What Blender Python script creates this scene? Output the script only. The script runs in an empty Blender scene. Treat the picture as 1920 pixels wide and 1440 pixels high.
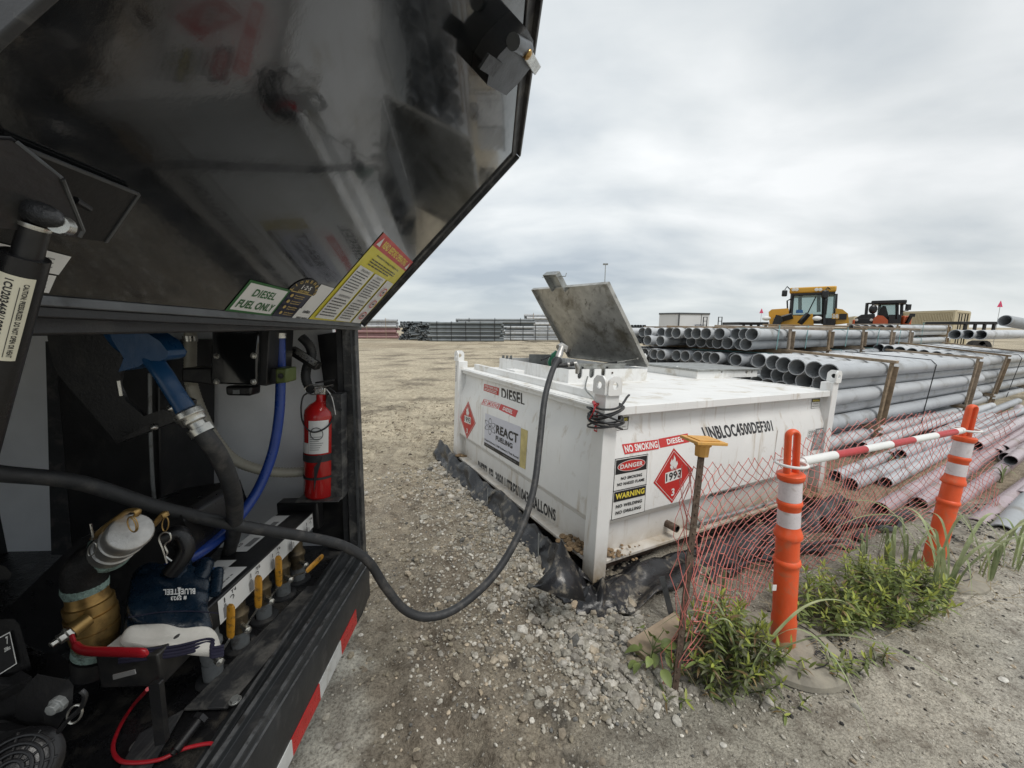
import bpy, math, random
import numpy as np
from mathutils import Vector, Matrix
from mathutils.geometry import tessellate_polygon
random.seed(7); rng=np.random.default_rng(7)
SC=bpy.context.scene
COL=SC.collection
# ---------------------------------------------------------------- camera, sky, sun, exposure
F=733.0; HY=611.0; CH=1.56; ROLL=0.003
cd=bpy.data.cameras.new("camera"); cd.sensor_width=36; cd.lens=F/1920*36; cd.clip_start=0.02; cd.clip_end=6000
cam=bpy.data.objects.new("camera",cd); COL.objects.link(cam)
TH=math.atan((720-HY)/F)
fw=Vector((0,math.cos(TH),-math.sin(TH))); rt=Vector((1,0,0)); up=rt.cross(fw)
rt,up=(rt*math.cos(ROLL)+up*math.sin(ROLL)),(up*math.cos(ROLL)-rt*math.sin(ROLL))
CP=Vector((0,0,CH))
cam.matrix_world=Matrix(((rt.x,up.x,-fw.x,0),(rt.y,up.y,-fw.y,0),(rt.z,up.z,-fw.z,CH),(0,0,0,1)))
SC.camera=cam
SUN_EL,SUN_AZ=math.radians(58),math.radians(140)
w=bpy.data.worlds.new("World"); SC.world=w; w.use_nodes=True
nt=w.node_tree; nt.nodes.clear()
def N(nt,t,**k):
    n=nt.nodes.new(t)
    for a,b in k.items():
        if a.startswith('i_'):
            n.inputs[a[2:].replace('_',' ')].default_value=b
        else: setattr(n,a,b)
    return n
def L(nt,a,b): nt.links.new(a,b)
out=N(nt,'ShaderNodeOutputWorld'); bg=N(nt,'ShaderNodeBackground'); bg.inputs[1].default_value=0.1
sky=N(nt,'ShaderNodeTexSky'); sky.sky_type='NISHITA'; sky.sun_disc=False; sky.sun_elevation=SUN_EL; sky.sun_rotation=SUN_AZ
tc=N(nt,'ShaderNodeTexCoord'); sep=N(nt,'ShaderNodeSeparateXYZ'); L(nt,tc.outputs['Generated'],sep.inputs[0])
def math_(nt,op,a,b=None,c=None,clamp=False):
    m=N(nt,'ShaderNodeMath',operation=op); m.use_clamp=clamp
    for i,v in enumerate((a,b,c)):
        if v is None: continue
        if isinstance(v,(int,float)): m.inputs[i].default_value=v
        else: L(nt,v,m.inputs[i])
    return m.outputs[0]
zc=math_(nt,'MAXIMUM',sep.outputs[2],0.0); zd=math_(nt,'ADD',zc,0.27)
px=math_(nt,'DIVIDE',sep.outputs[0],zd); py=math_(nt,'DIVIDE',sep.outputs[1],zd)
cmb=N(nt,'ShaderNodeCombineXYZ'); L(nt,px,cmb.inputs[0]); L(nt,py,cmb.inputs[1])
def noise(nt,vec,scale,detail=6,rough=.55,dist=0.,w4=None):
    n=N(nt,'ShaderNodeTexNoise'); n.inputs['Scale'].default_value=scale; n.inputs['Detail'].default_value=detail
    n.inputs['Roughness'].default_value=rough; n.inputs['Distortion'].default_value=dist
    if vec is not None: L(nt,vec,n.inputs['Vector'])
    return n.outputs[0]
def ramp(nt,fac,stops,interp='LINEAR'):
    r=N(nt,'ShaderNodeValToRGB'); r.color_ramp.interpolation=interp
    while len(r.color_ramp.elements)<len(stops): r.color_ramp.elements.new(.5)
    for e,(p,c) in zip(r.color_ramp.elements,stops):
        e.position=p; e.color=(*c,1) if len(c)==3 else c
    L(nt,fac,r.inputs[0]); return r.outputs[0]
mp=N(nt,'ShaderNodeMapping'); L(nt,cmb.outputs[0],mp.inputs[0]); mp.inputs['Location'].default_value=(3.1,7.4,0); mp.inputs['Rotation'].default_value=(0,0,.25); mp.inputs['Scale'].default_value=(.62,.95,1)
n1=noise(nt,mp.outputs[0],.62,3,.45,.2); n2=noise(nt,mp.outputs[0],2.3,6,.5,.2)
nn=math_(nt,'ADD',math_(nt,'MULTIPLY',n1,.64),math_(nt,'MULTIPLY',n2,.36))
# cloud tones (radiance x10 : background strength is 0.1)
cr=ramp(nt,nn,[(.38,(2.8,3.15,3.5)),(.45,(3.85,4.15,4.35)),(.52,(5.0,5.2,5.25)),(.60,(6.3,6.4,6.4))])
vd=N(nt,'ShaderNodeVectorMath',operation='DOT_PRODUCT'); L(nt,tc.outputs['Generated'],vd.inputs[0]); vd.inputs[1].default_value=(.02,.93,.36)
gl_=math_(nt,'MULTIPLY_ADD',math_(nt,'POWER',math_(nt,'MAXIMUM',vd.outputs['Value'],0.0),6.0),.24,.95)
gvm=N(nt,'ShaderNodeVectorMath',operation='SCALE'); L(nt,cr,gvm.inputs[0]); L(nt,gl_,gvm.inputs['Scale']); cr=gvm.outputs[0]
hz=math_(nt,'SUBTRACT',1.0,math_(nt,'MULTIPLY',zc,9.),clamp=True)
mxh=N(nt,'ShaderNodeMix',data_type='RGBA'); L(nt,math_(nt,'MULTIPLY',hz,.55),mxh.inputs[0]); L(nt,cr,mxh.inputs[6]); mxh.inputs[7].default_value=(4.9,5.3,5.45,1)
mx=N(nt,'ShaderNodeMix',data_type='RGBA'); mx.inputs[0].default_value=.93; L(nt,sky.outputs[0],mx.inputs[6]); L(nt,mxh.outputs[2],mx.inputs[7])
L(nt,mx.outputs[2],bg.inputs[0]); L(nt,bg.outputs[0],out.inputs[0])
sl=bpy.data.lights.new("sun",'SUN'); sl.energy=1.4; sl.angle=math.radians(25); sl.color=(1,.97,.92)
so=bpy.data.objects.new("sun",sl); COL.objects.link(so)
sd=Vector((math.sin(SUN_AZ)*math.cos(SUN_EL),math.cos(SUN_AZ)*math.cos(SUN_EL),math.sin(SUN_EL)))
so.rotation_euler=(-sd).to_track_quat('-Z','Y').to_euler(); so.location=(0,0,30)
vs=SC.view_settings; vs.view_transform='Standard'; vs.look='None'; vs.gamma=1; vs.use_curve_mapping=False; vs.exposure=0.60
# ---------------------------------------------------------------- materials
def M(name,col,rough=.5,metal=0.,var=.12,scale=6.,bump=0.,bscale=60.,dirt=None,coat=0.,col2=None,spec=.5,streak=None,trans=0.):
    m=bpy.data.materials.new(name); m.use_nodes=True; t=m.node_tree; b=t.nodes['Principled BSDF']
    c=N(t,'ShaderNodeTexCoord'); v=c.outputs['Object']
    n=noise(t,v,scale,6,.6)
    lo=[max(0,x*(1-var)) for x in col]; hi=[min(1,x*(1+var)) for x in col] if col2 is None else col2
    cc=ramp(t,n,[(.32,lo),(.68,hi)])
    r0=rough
    if dirt:
        dc,amt,ds=dirt[:3]
        dn=noise(t,v,ds,8,.65,.3)
        msk=ramp(t,dn,[(1-amt-.06,(0,0,0)),(1-amt+.1,(1,1,1))])
        if len(dirt)>3:   # more dirt below a height (object z)
            sp=N(t,'ShaderNodeSeparateXYZ'); L(t,v,sp.inputs[0])
            hh=math_(t,'MULTIPLY_ADD',sp.outputs[2],-1/dirt[3],1.,clamp=True)
            dm=math_(t,'ADD',math_(t,'MULTIPLY',msk,.6),math_(t,'MULTIPLY',math_(t,'POWER',hh,1.6),math_(t,'MULTIPLY',dn,2.3)),clamp=True)
            msk=dm
        x=N(t,'ShaderNodeMix',data_type='RGBA'); L(t,msk,x.inputs[0]); L(t,cc,x.inputs[6]); x.inputs[7].default_value=(*dc,1); cc=x.outputs[2]
    if streak:
        sc_,amt,dc=streak
        mpn=N(t,'ShaderNodeMapping'); L(t,v,mpn.inputs[0]); mpn.inputs['Scale'].default_value=sc_
        sn=noise(t,mpn.outputs[0],1.,5,.6,.1)
        mk=ramp(t,sn,[(.56,(0,0,0)),(.72,(amt,amt,amt))])
        x=N(t,'ShaderNodeMix',data_type='RGBA'); L(t,mk,x.inputs[0]); L(t,cc,x.inputs[6]); x.inputs[7].default_value=(*dc,1); cc=x.outputs[2]
    L(t,cc,b.inputs['Base Color'])
    rn=ramp(t,noise(t,v,scale*2.3,5,.6),[(.3,(max(0,r0-.08),)*3),(.7,(min(1,r0+.1),)*3)]); L(t,rn,b.inputs['Roughness'])
    b.inputs['Metallic'].default_value=metal
    if 'Coat Weight' in b.inputs: b.inputs['Coat Weight'].default_value=coat
    b.inputs['Specular IOR Level'].default_value=spec
    if trans: b.inputs['Transmission Weight'].default_value=trans
    if bump:
        bn=N(t,'ShaderNodeBump'); bn.inputs['Strength'].default_value=min(1,bump); bn.inputs['Distance'].default_value=.004
        L(t,noise(t,v,bscale,6,.6),bn.inputs['Height']); L(t,bn.outputs[0],b.inputs['Normal'])
    return m
DUST=(.20,.175,.14)
m_lid=M('glossy_black_paint',(.009,.010,.011),.09,0,.1,3,bump=.05,bscale=26,coat=.3,dirt=((.018,.018,.018),.25,5),spec=.62)
m_blk=M('black_paint',(.010,.010,.011),.38,0,.2,5,bump=.15,bscale=120,dirt=((.032,.030,.027),.42,7))
m_blkd=M('dusty_black_metal',(.030,.031,.033),.42,0,.25,9,bump=.2,bscale=90,dirt=((.13,.125,.115),.45,11),streak=((60,3,60),.5,(.16,.155,.145)))
m_alu=M('dark_worn_aluminium',(.11,.115,.12),.38,.5,.2,12,bump=.1,dirt=((.05,.05,.05),.4,14))
m_rub=M('black_rubber',(.025,.026,.028),.55,0,.2,20,bump=.25,bscale=150,dirt=((.075,.07,.065),.42,16))
m_poly=M('grey_panel',(.86,.87,.88),.5,0,.08,3,bump=.05,dirt=((.66,.66,.65),.3,9))
m_plas=M('black_plastic',(.009,.009,.010),.32,0,.2,10,bump=.15,bscale=200,dirt=((.028,.027,.025),.35,18))
m_sill=M('sill_aluminium_black',(.026,.028,.030),.36,.2,.2,6,bump=.15,bscale=80,dirt=((.065,.065,.065),.40,14))
m_ridge=M('worn_sill_ridge',(.14,.145,.15),.36,.5,.25,18,bump=.15,bscale=90,dirt=((.05,.05,.05),.48,30))
m_deck=M('oily_black_deck',(.012,.012,.013),.28,0,.3,8,bump=.6,bscale=60,dirt=((.055,.05,.043),.44,12))
m_white=M('white_tank_paint',(.78,.78,.765),.36,0,.05,2.5,bump=.05,bscale=40,dirt=((.33,.26,.17),.33,7,.36),streak=((13,13,1.7),.7,(.42,.34,.24)))
m_whitet=M('white_tank_top_paint',(.76,.76,.745),.42,0,.05,2.5,bump=.05,dirt=((.5,.45,.36),.40,4.5),streak=((2,14,2),.4,(.4,.38,.33)))
m_galv=M('galvanised_steel',(.36,.37,.36),.42,.75,.25,14,bump=.08,dirt=((.16,.14,.10),.40,6))
m_galvl=M('stained_galvanised_lid',(.42,.415,.39),.40,.55,.2,9,bump=.1,dirt=((.17,.155,.12),.42,3.2),streak=((26,7,13),.7,(.09,.085,.07)))
m_mud=M('dried_mud',(.22,.15,.085),.95,0,.35,30,bump=.9,bscale=70)
m_liner=M('black_liner',(.018,.018,.020),.30,0,.25,6,bump=.9,bscale=16,dirt=((.24,.21,.165),.40,11))
m_red=M('red_enamel',(.42,.012,.012),.18,0,.08,6,coat=.4)
m_tapr=M('red_reflective_tape',(.45,.025,.025),.3,0,.12,30,bump=.2,bscale=300,dirt=((.25,.12,.1),.3,20))
m_tapw=M('white_reflective_tape',(.52,.53,.52),.35,0,.1,30,bump=.2,bscale=300,dirt=((.3,.28,.24),.4,20))
m_bandw=M('reflective_band',(.64,.59,.60),.3,0,.05,30,bump=.15,bscale=400,dirt=((.42,.36,.33),.38,16))
m_orange=M('orange_plastic',(.74,.095,.022),.45,0,.12,5,bump=.2,bscale=160,dirt=((.40,.17,.09),.40,14,.20),streak=((30,30,4),.35,(.55,.2,.11)))
m_pinkn=M('red_net_cord',(.55,.17,.145),.5,0,.15,9)
m_yel=M('yellow_stake_cap',(.62,.33,.08),.6,0,.12,20,dirt=((.35,.24,.12),.3,30))
m_rust=M('rusty_steel',(.11,.075,.055),.75,.2,.4,25,bump=.5,bscale=90,dirt=((.20,.16,.12),.4,40))
m_wood=M('weathered_timber',(.29,.22,.15),.85,0,.3,12,bump=.4,bscale=40,streak=((3,40,40),.6,(.09,.06,.04)))
m_woodl=M('pale_board',(.36,.28,.2),.85,0,.2,12,bump=.4,bscale=40)
m_pvc=M('grey_pvc',(.46,.48,.50),.42,0,.08,1.7,bump=.04,dirt=((.24,.235,.22),.38,3))
m_pvc2=M('pale_grey_pvc',(.37,.39,.405),.40,0,.08,1.7,dirt=((.25,.24,.22),.38,3))
m_pvcp=M('mauve_pvc',(.42,.345,.365),.26,0,.1,1.7,dirt=((.3,.24,.22),.42,3))
m_pvcin=M('pvc_bore',(.33,.345,.355),.6,0,.15,5)
m_pvcr=M('dark_red_pipe',(.29,.17,.17),.5,0,.15,1.5)
m_pvcd=M('dark_grey_pipe',(.16,.18,.19),.45,0,.2,1.5)
for _m in (m_pvc,m_pvc2,m_pvcp,m_wood,m_pvcd):
    _t=_m.node_tree; _b=_t.nodes['Principled BSDF']; _s=_b.inputs['Base Color'].links[0].from_socket; _h=N(_t,'ShaderNodeHueSaturation'); _o=N(_t,'ShaderNodeObjectInfo')
    L(_t,_s,_h.inputs['Color']); L(_t,math_(_t,'MULTIPLY_ADD',_o.outputs['Random'],.28,.84),_h.inputs['Value']); L(_t,math_(_t,'MULTIPLY_ADD',_o.outputs['Random'],-.5,1.2),_h.inputs['Saturation']); L(_t,_h.outputs[0],_b.inputs['Base Color'])
m_strap=M('teal_strap',(.22,.42,.42),.4,0,.1,5)
m_strapb=M('black_strap',(.02,.02,.022),.4,0,.1,5)
m_blueh=M('blue_hose_rubber',(.012,.045,.24),.3,0,.12,10)
m_bluen=M('blue_nozzle_cover',(.008,.05,.13),.32,0,.12,10,bump=.15)
m_clear=M('ribbed_clear_hose',(.36,.34,.28),.35,0,.15,20)
m_chr=M('bright_steel',(.55,.54,.5),.28,.9,.15,30,bump=.1)
m_alucap=M('cast_aluminium',(.42,.41,.39),.42,.8,.2,25,bump=.3,bscale=120,dirt=((.18,.17,.15),.35,30))
m_brass=M('aged_brass',(.42,.27,.10),.36,.8,.2,14,bump=.1,dirt=((.13,.085,.04),.42,16))
m_verd=M('verdigris_sealant',(.26,.37,.33),.7,0,.3,60,bump=.9,bscale=120,dirt=((.06,.08,.07),.46,60))
m_redh=M('red_handle_vinyl',(.36,.012,.02),.35,0,.1,20)
m_yelh=M('yellow_handle_vinyl',(.48,.23,.02),.4,0,.12,30,dirt=((.08,.05,.02),.42,70))
m_stub=M('grey_pipe_stub',(.21,.22,.22),.5,.3,.15,20,dirt=((.09,.08,.07),.4,25))
m_navy=M('navy_glove_coating',(.005,.014,.027),.26,0,.25,20,bump=.5,bscale=55)
m_cuff=M('canvas_cuff',(.62,.60,.55),.9,0,.08,20,bump=.4,bscale=300,dirt=((.4,.37,.32),.3,15))
m_pipng=M('navy_cuff_trim',(.010,.009,.028),.8,0,.15,30)
m_prW=M('print_white',(.72,.72,.70),.45,0,.04,8,dirt=((.5,.48,.42),.25,14))
m_prLil=M('print_pale_lilac',(.62,.63,.70),.4,0,.03,8)
m_prK=M('print_black',(.015,.015,.017),.45,0,.1,8)
m_prR=M('print_red',(.50,.028,.025),.42,0,.08,8)
m_prG=M('print_green',(.02,.12,.03),.42,0,.08,8)
m_prY=M('print_yellow',(.66,.58,.04),.42,0,.06,8)
m_prYt=M('print_yellow_text',(.75,.62,.08),.42,0,.05,8)
m_prGold=M('print_gold',(.5,.36,.1),.42,0,.05,8)
m_prN=M('print_navy',(.012,.015,.04),.4,0,.05,8)
m_prB=M('print_blue',(.02,.12,.35),.42,0,.05,8)
m_prGr=M('print_grey',(.2,.2,.2),.45,0,.1,8)
m_ylw=M('stained_yellow_sticker_residue',(.55,.46,.2),.6,0,.25,9)
m_cream=M('cream_container_paint',(.55,.48,.33),.6,0,.06,.6,dirt=((.35,.27,.18),.3,2))
m_lyel=M('loader_yellow',(.60,.32,.03),.35,0,.06,1,dirt=((.3,.2,.08),.3,3))
m_lor=M('tractor_orange',(.52,.10,.03),.4,0,.06,1,dirt=((.25,.13,.08),.3,3))
m_glass=M('cab_glass',(.25,.33,.34),.08,0,.05,1,spec=.8)
_t=m_glass.node_tree; _b=_t.nodes['Principled BSDF']; _tr=N(_t,'ShaderNodeBsdfTransparent'); _tr.inputs[0].default_value=(.75,.85,.84,1); _ms=N(_t,'ShaderNodeMixShader'); _ms.inputs[0].default_value=.68
L(_t,_b.outputs[0],_ms.inputs[1]); L(_t,_tr.outputs[0],_ms.inputs[2]); L(_t,_ms.outputs[0],_t.nodes['Material Output'].inputs[0])
m_tyre=M('tyre',(.03,.028,.026),.85,0,.2,8)
m_wht=M('white_trailer_skin',(.62,.63,.64),.4,0,.04,.6,dirt=((.45,.43,.4),.3,2))
m_redc=M('red_tarp',(.5,.04,.03),.6,0,.2,3)
m_stem=M('green_stem',(.09,.12,.035),.6,0,.2,20)
def leafmat(name,c1,c2):
    m=M(name,c1,.5,0,.2,7,col2=c2); b=m.node_tree.nodes['Principled BSDF']
    t=m.node_tree; oi=N(t,'ShaderNodeObjectInfo'); hs=N(t,'ShaderNodeHueSaturation')
    src=b.inputs['Base Color'].links[0].from_socket
    L(t,src,hs.inputs['Color']); L(t,math_(t,'MULTIPLY_ADD',oi.outputs['Random'],.6,.7),hs.inputs['Value']); L(t,hs.outputs[0],b.inputs['Base Color'])
    b.inputs['Subsurface Weight'].default_value=.0
    tr=N(t,'ShaderNodeBsdfTranslucent'); L(t,hs.outputs[0],tr.inputs[0]); ms=N(t,'ShaderNodeMixShader'); ms.inputs[0].default_value=.3
    L(t,b.outputs[0],ms.inputs[1]); L(t,tr.outputs[0],ms.inputs[2]); L(t,ms.outputs[0],t.nodes['Material Output'].inputs[0])
    return m
m_leaf=leafmat('bush_leaf',(.16,.21,.06),(.24,.30,.09))
m_leafy=leafmat('young_bush_leaf',(.38,.44,.08),(.46,.50,.12))
m_grass=leafmat('grass_blade',(.22,.29,.12),(.42,.46,.26))
m_leafb=leafmat('dead_leaf',(.22,.14,.06),(.33,.24,.12))
m_leafd=leafmat('dusty_leaf',(.19,.20,.12),(.26,.27,.17))
# ---------------------------------------------------------------- geometry helpers
def ray(x,y): return (fw+rt*((x-960)/F)-up*((y-720)/F))
def hitp(x,y,P0,Nn):
    r=ray(x,y); t=(Vector(P0)-CP).dot(Nn)/r.dot(Nn); return CP+r*t
def hitz(x,y,z=0.): return hitp(x,y,Vector((0,0,z)),Vector((0,0,1)))
def hitY(x,y,Y): return hitp(x,y,Vector((0,Y,0)),Vector((0,1,0)))
def basis(d):
    d=Vector(d).normalized(); a=Vector((0,0,1)) if abs(d.z)<.9 else Vector((1,0,0))
    u=d.cross(a).normalized(); return d,u,d.cross(u).normalized()
def smooth_path(pts,n=8):
    pts=[Vector(p) for p in pts]; o=[]
    for i in range(len(pts)-1):
        p0=pts[max(i-1,0)];p1=pts[i];p2=pts[i+1];p3=pts[min(i+2,len(pts)-1)]
        for k in range(n):
            t=k/n
            o.append(.5*((2*p1)+(p2-p0)*t+(2*p0-5*p1+4*p2-p3)*t*t+(3*p1-p0-3*p2+p3)*t**3))
    o.append(pts[-1]); return o
class MB:
    def __init__(s): s.v=[];s.f=[];s.m=[];s.sm=[]
    def add(s,vs,fs,mi=0,sm=False):
        o=len(s.v); s.v+= [tuple(p) for p in vs]; s.f+=[tuple(i+o for i in f) for f in fs]; s.m+=[mi]*len(fs); s.sm+=[sm]*len(fs); return s
    def hexa(s,c,mi=0):   # c: 8 corners bottom 4 (ccw) then top 4
        return s.add(c,[(3,2,1,0),(4,5,6,7),(0,1,5,4),(1,2,6,5),(2,3,7,6),(3,0,4,7)],mi)
    def box(s,c,ex,ey=None,ez=None,mi=0):
        """c centre; either size tuple or three half-extent vectors"""
        c=Vector(c)
        if ey is None: ex,ey,ez=Vector((ex[0]/2,0,0)),Vector((0,ex[1]/2,0)),Vector((0,0,ex[2]/2))
        P=[c-ex-ey-ez,c+ex-ey-ez,c+ex+ey-ez,c-ex+ey-ez,c-ex-ey+ez,c+ex-ey+ez,c+ex+ey+ez,c-ex+ey+ez]
        return s.hexa(P,mi)
    def bar(s,a,b,w,h,upv=(0,0,1),mi=0):
        a=Vector(a);b=Vector(b);d=(b-a).normalized(); sx=d.cross(Vector(upv)); sx.normalize(); sz=sx.cross(d)
        return s.box((a+b)/2,(b-a)/2,sx*w/2,sz*h/2,mi)
    def tube(s,path,r,n=10,mi=0,caps=True,sm=True,flat=1.,upv=None):
        path=[Vector(p) for p in path]; k=len(path); R=r if hasattr(r,'__len__') else [r]*k
        vs=[];pu=None
        for i,p in enumerate(path):
            d=(path[min(i+1,k-1)]-path[max(i-1,0)])
            if d.length<1e-9: d=Vector((0,0,1))
            d.normalize()
            if pu is None:
                if upv is not None: u=Vector(upv)-d*d.dot(Vector(upv)); u.normalize()
                else: _,u,_=basis(d)
            else:
                u=pu-d*d.dot(pu); u.normalize()
            pu=u; w_=d.cross(u)
            for j in range(n):
                a=2*math.pi*j/n; vs.append(p+u*(R[i]*math.cos(a))+w_*(R[i]*flat*math.sin(a)))
        fs=[(i*n+j,i*n+(j+1)%n,(i+1)*n+(j+1)%n,(i+1)*n+j) for i in range(k-1) for j in range(n)]
        s.add(vs,fs,mi,sm)
        if caps:
            s.add(vs[:n],[tuple(range(n))[::-1]],mi); s.add(vs[-n:],[tuple(range(n))],mi)
        return s
    def lathe(s,o,d,prof,n=20,mi=0,sm=True):
        """prof: list (dist along d, radius)"""
        d,u,w_=basis(d); o=Vector(o); vs=[]
        for (t,r) in prof:
            for j in range(n):
                a=2*math.pi*j/n; vs.append(o+d*t+(u*math.cos(a)+w_*math.sin(a))*r)
        k=len(prof)
        fs=[(i*n+j,i*n+(j+1)%n,(i+1)*n+(j+1)%n,(i+1)*n+j) for i in range(k-1) for j in range(n)]
        return s.add(vs,fs,mi,sm)
    def prism(s,pts,ext,mi=0,mi_side=None,sm=False):
        pts=[Vector(p) for p in pts]; e=Vector(ext); n=len(pts)
        tri=tessellate_polygon([pts])
        if mi_side is None: mi_side=mi
        s.add(pts,[tuple(t) for t in tri],mi); s.add([p+e for p in pts],[tuple(t)[::-1] for t in tri],mi)
        s.add(pts+[p+e for p in pts],[(i,(i+1)%n,n+(i+1)%n,n+i) for i in range(n)],mi_side,sm)
        return s
    def quad(s,a,b,c,d,mi=0): return s.add([a,b,c,d],[(0,1,2,3)],mi)
    def ring_plate(s,c,ax,ay,outline,rh,th,mi=0,n=24):
        """plate with round hole: outline = function angle->radius"""
        c=Vector(c);ax=Vector(ax);ay=Vector(ay);az=ax.cross(ay).normalized()*th/2
        vs=[]
        for sg in (-1,1):
            for R in (0,1):
                for j in range(n):
                    a=2*math.pi*j/n; r=rh if R==0 else outline(a)
                    vs.append(c+(ax*math.cos(a)+ay*math.sin(a))*r+az*sg)
        fs=[]
        for j in range(n):
            k=(j+1)%n
            fs+=[(j,k,n+k,n+j)[::-1],(2*n+j,2*n+k,3*n+k,3*n+j),(n+j,n+k,3*n+k,3*n+j)[::-1],(j,k,2*n+k,2*n+j)]
        return s.add(vs,fs,mi)
    def ball(s,c,r,mi=0,n=10,sq=(1,1,1),ax=None):
        c=Vector(c); prof=[(-math.cos(math.pi*i/n),math.sin(math.pi*i/n)) for i in range(n+1)]
        vs=[];k=n*2
        A=ax or (Vector((1,0,0)),Vector((0,1,0)),Vector((0,0,1)))
        for (t,q) in prof:
            for j in range(k):
                a=2*math.pi*j/k; vs.append(c+A[0]*(r*sq[0]*q*math.cos(a))+A[1]*(r*sq[1]*q*math.sin(a))+A[2]*(r*sq[2]*t))
        fs=[(i*k+j,i*k+(j+1)%k,(i+1)*k+(j+1)%k,(i+1)*k+j) for i in range(n) for j in range(k)]
        return s.add(vs,fs,mi,True)
    def mesh(s,name,mats,off=(0,0,0)):
        me=bpy.data.meshes.new(name); o=Vector(off)
        me.from_pydata([(p[0]-o.x,p[1]-o.y,p[2]-o.z) for p in s.v],[],s.f)
        if not isinstance(mats,(list,tuple)): mats=[mats]
        for m in mats: me.materials.append(m)
        me.polygons.foreach_set('material_index',s.m); me.polygons.foreach_set('use_smooth',s.sm)
        me.validate(); me.update(); me.set_sharp_from_angle(angle=math.radians(42)); return me
    def build(s,name,mats,parent=None,bevel=0.,label=None,kind=None,local=False,off=None):
        if off is None:
            off=(0,0,0)
            if parent is not None and not local: off=wloc(parent)
        me=s.mesh(name,mats,off); o=bpy.data.objects.new(name,me); COL.objects.link(o)
        if parent is not None: o.parent=parent
        if parent is None and off!=(0,0,0): o.location=off
        if bevel:
            b=o.modifiers.new('bevel','BEVEL'); b.width=bevel; b.segments=2; b.limit_method='ANGLE'; b.angle_limit=math.radians(40)
        if label: o['label']=label
        if kind: o['kind']=kind
        return o
def wloc(o):
    v=Vector(o.location)
    while o.parent is not None: o=o.parent; v=v+Vector(o.location)
    return v
def thing(name,label,cat,loc=(0,0,0),group=None):
    o=bpy.data.objects.new(name,None); COL.objects.link(o); o.empty_display_size=.05
    o.location=loc; o['label']=label; o['category']=cat
    if group: o['group']=group
    return o
def tag(o,label,cat,group=None):
    o['label']=label; o['category']=cat
    if group: o['group']=group
    return o
def copy_tree(o,parent=None):
    c=o.copy(); COL.objects.link(c); c.parent=parent
    for ch in list(o.children): copy_tree(ch,c)
    return c
# text -> triangles in unit box
_tc={}
def text_geo(s):
    if s in _tc: return _tc[s]
    cu=bpy.data.curves.new('t','FONT'); cu.body=s; cu.resolution_u=3; cu.offset=.032; cu.space_character=1.08
    ob=bpy.data.objects.new('t',cu); COL.objects.link(ob)
    dg=bpy.context.evaluated_depsgraph_get(); dg.update(); me=bpy.data.meshes.new_from_object(ob.evaluated_get(dg))
    V=np.array([v.co[:2] for v in me.vertices]) if len(me.vertices) else np.zeros((1,2)); Fc=[tuple(p.vertices) for p in me.polygons]
    bpy.data.objects.remove(ob); bpy.data.meshes.remove(me); bpy.data.curves.remove(cu)
    mn=V.min(0); mx_=V.max(0); V=(V-mn)/np.maximum(mx_-mn,1e-6)
    _tc[s]=(V,Fc); return _tc[s]
class Sheet:
    """flat print on four 3-D corners (BL,BR,TR,TL); coordinates 0..1"""
    def __init__(s,bl,br,tr,tl,lift=.0012):
        s.c=[Vector(p) for p in (bl,br,tr,tl)]; s.b=MB(); s.mats=[]; s.k=0
        n=(s.c[1]-s.c[0]).cross(s.c[3]-s.c[0]).normalized()
        if n.dot(CP-s.c[0])<0: n=-n
        s.n=n; s.lift=lift
    def p(s,x,y,k):
        a,b,c,d=s.c; return (a*(1-x)+b*x)*(1-y)+(d*(1-x)+c*x)*y+s.n*(s.lift+.0004*k)
    def mi(s,m):
        if m not in s.mats: s.mats.append(m)
        return s.mats.index(m)
    def poly(s,pts,m,k=None):
        if k is None: s.k+=1;k=s.k
        v3=[s.p(x,y,k) for x,y in pts]
        tri=tessellate_polygon([[Vector((x,y,0)) for x,y in pts]])
        s.b.add(v3,[tuple(t) for t in tri],s.mi(m)); return s
    def rect(s,x0,y0,x1,y1,m,k=None): return s.poly([(x0,y0),(x1,y0),(x1,y1),(x0,y1)],m,k)
    def ell(s,cx,cy,rx,ry,m,k=None,n=28): return s.poly([(cx+rx*math.cos(2*math.pi*i/n),cy+ry*math.sin(2*math.pi*i/n)) for i in range(n)],m,k)
    def ring(s,cx,cy,rx,ry,w_,m,rot=0,asp=1.,k=None,n=36):
        if k is None: s.k+=1;k=s.k
        vs=[]
        for q in (1-w_,1+w_):
            for i in range(n):
                a=2*math.pi*i/n; X=rx*q*math.cos(a);Y=ry*q*math.sin(a)
                vs.append(s.p(cx+(X*math.cos(rot)-Y*math.sin(rot))/asp,cy+X*math.sin(rot)+Y*math.cos(rot),k))
        s.b.add(vs,[(i,(i+1)%n,n+(i+1)%n,n+i) for i in range(n)],s.mi(m)); return s
    def text(s,t,x0,y0,x1,y1,m,k=None,skew=0,flip=False):
        if k is None: s.k+=1;k=s.k
        V,Fc=text_geo(t)
        if flip: V=1-V
        s.b.add([s.p(x0+(x1-x0)*a+skew*b,y0+(y1-y0)*b,k) for a,b in V],Fc,s.mi(m)); return s
    def lines(s,x0,y0,x1,y1,n,m,seed=1,th=.45):
        r=random.Random(seed); s.k+=1
        for i in range(n):
            yy=y1-(y1-y0)*(i+.5)/n; h=(y1-y0)/n*th/2; x=x0; xe=x1-(x1-x0)*r.uniform(0,.3)
            while x<xe-.01:
                ww=(x1-x0)*r.uniform(.06,.16); s.rect(x,yy-h,min(x+ww,xe),yy+h,m,s.k); x+=ww+(x1-x0)*.025
        return s
    def build(s,name='sticker',parent=None,label=None,off=None): return s.b.build(name,s.mats,parent,label=label,off=off)
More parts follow.
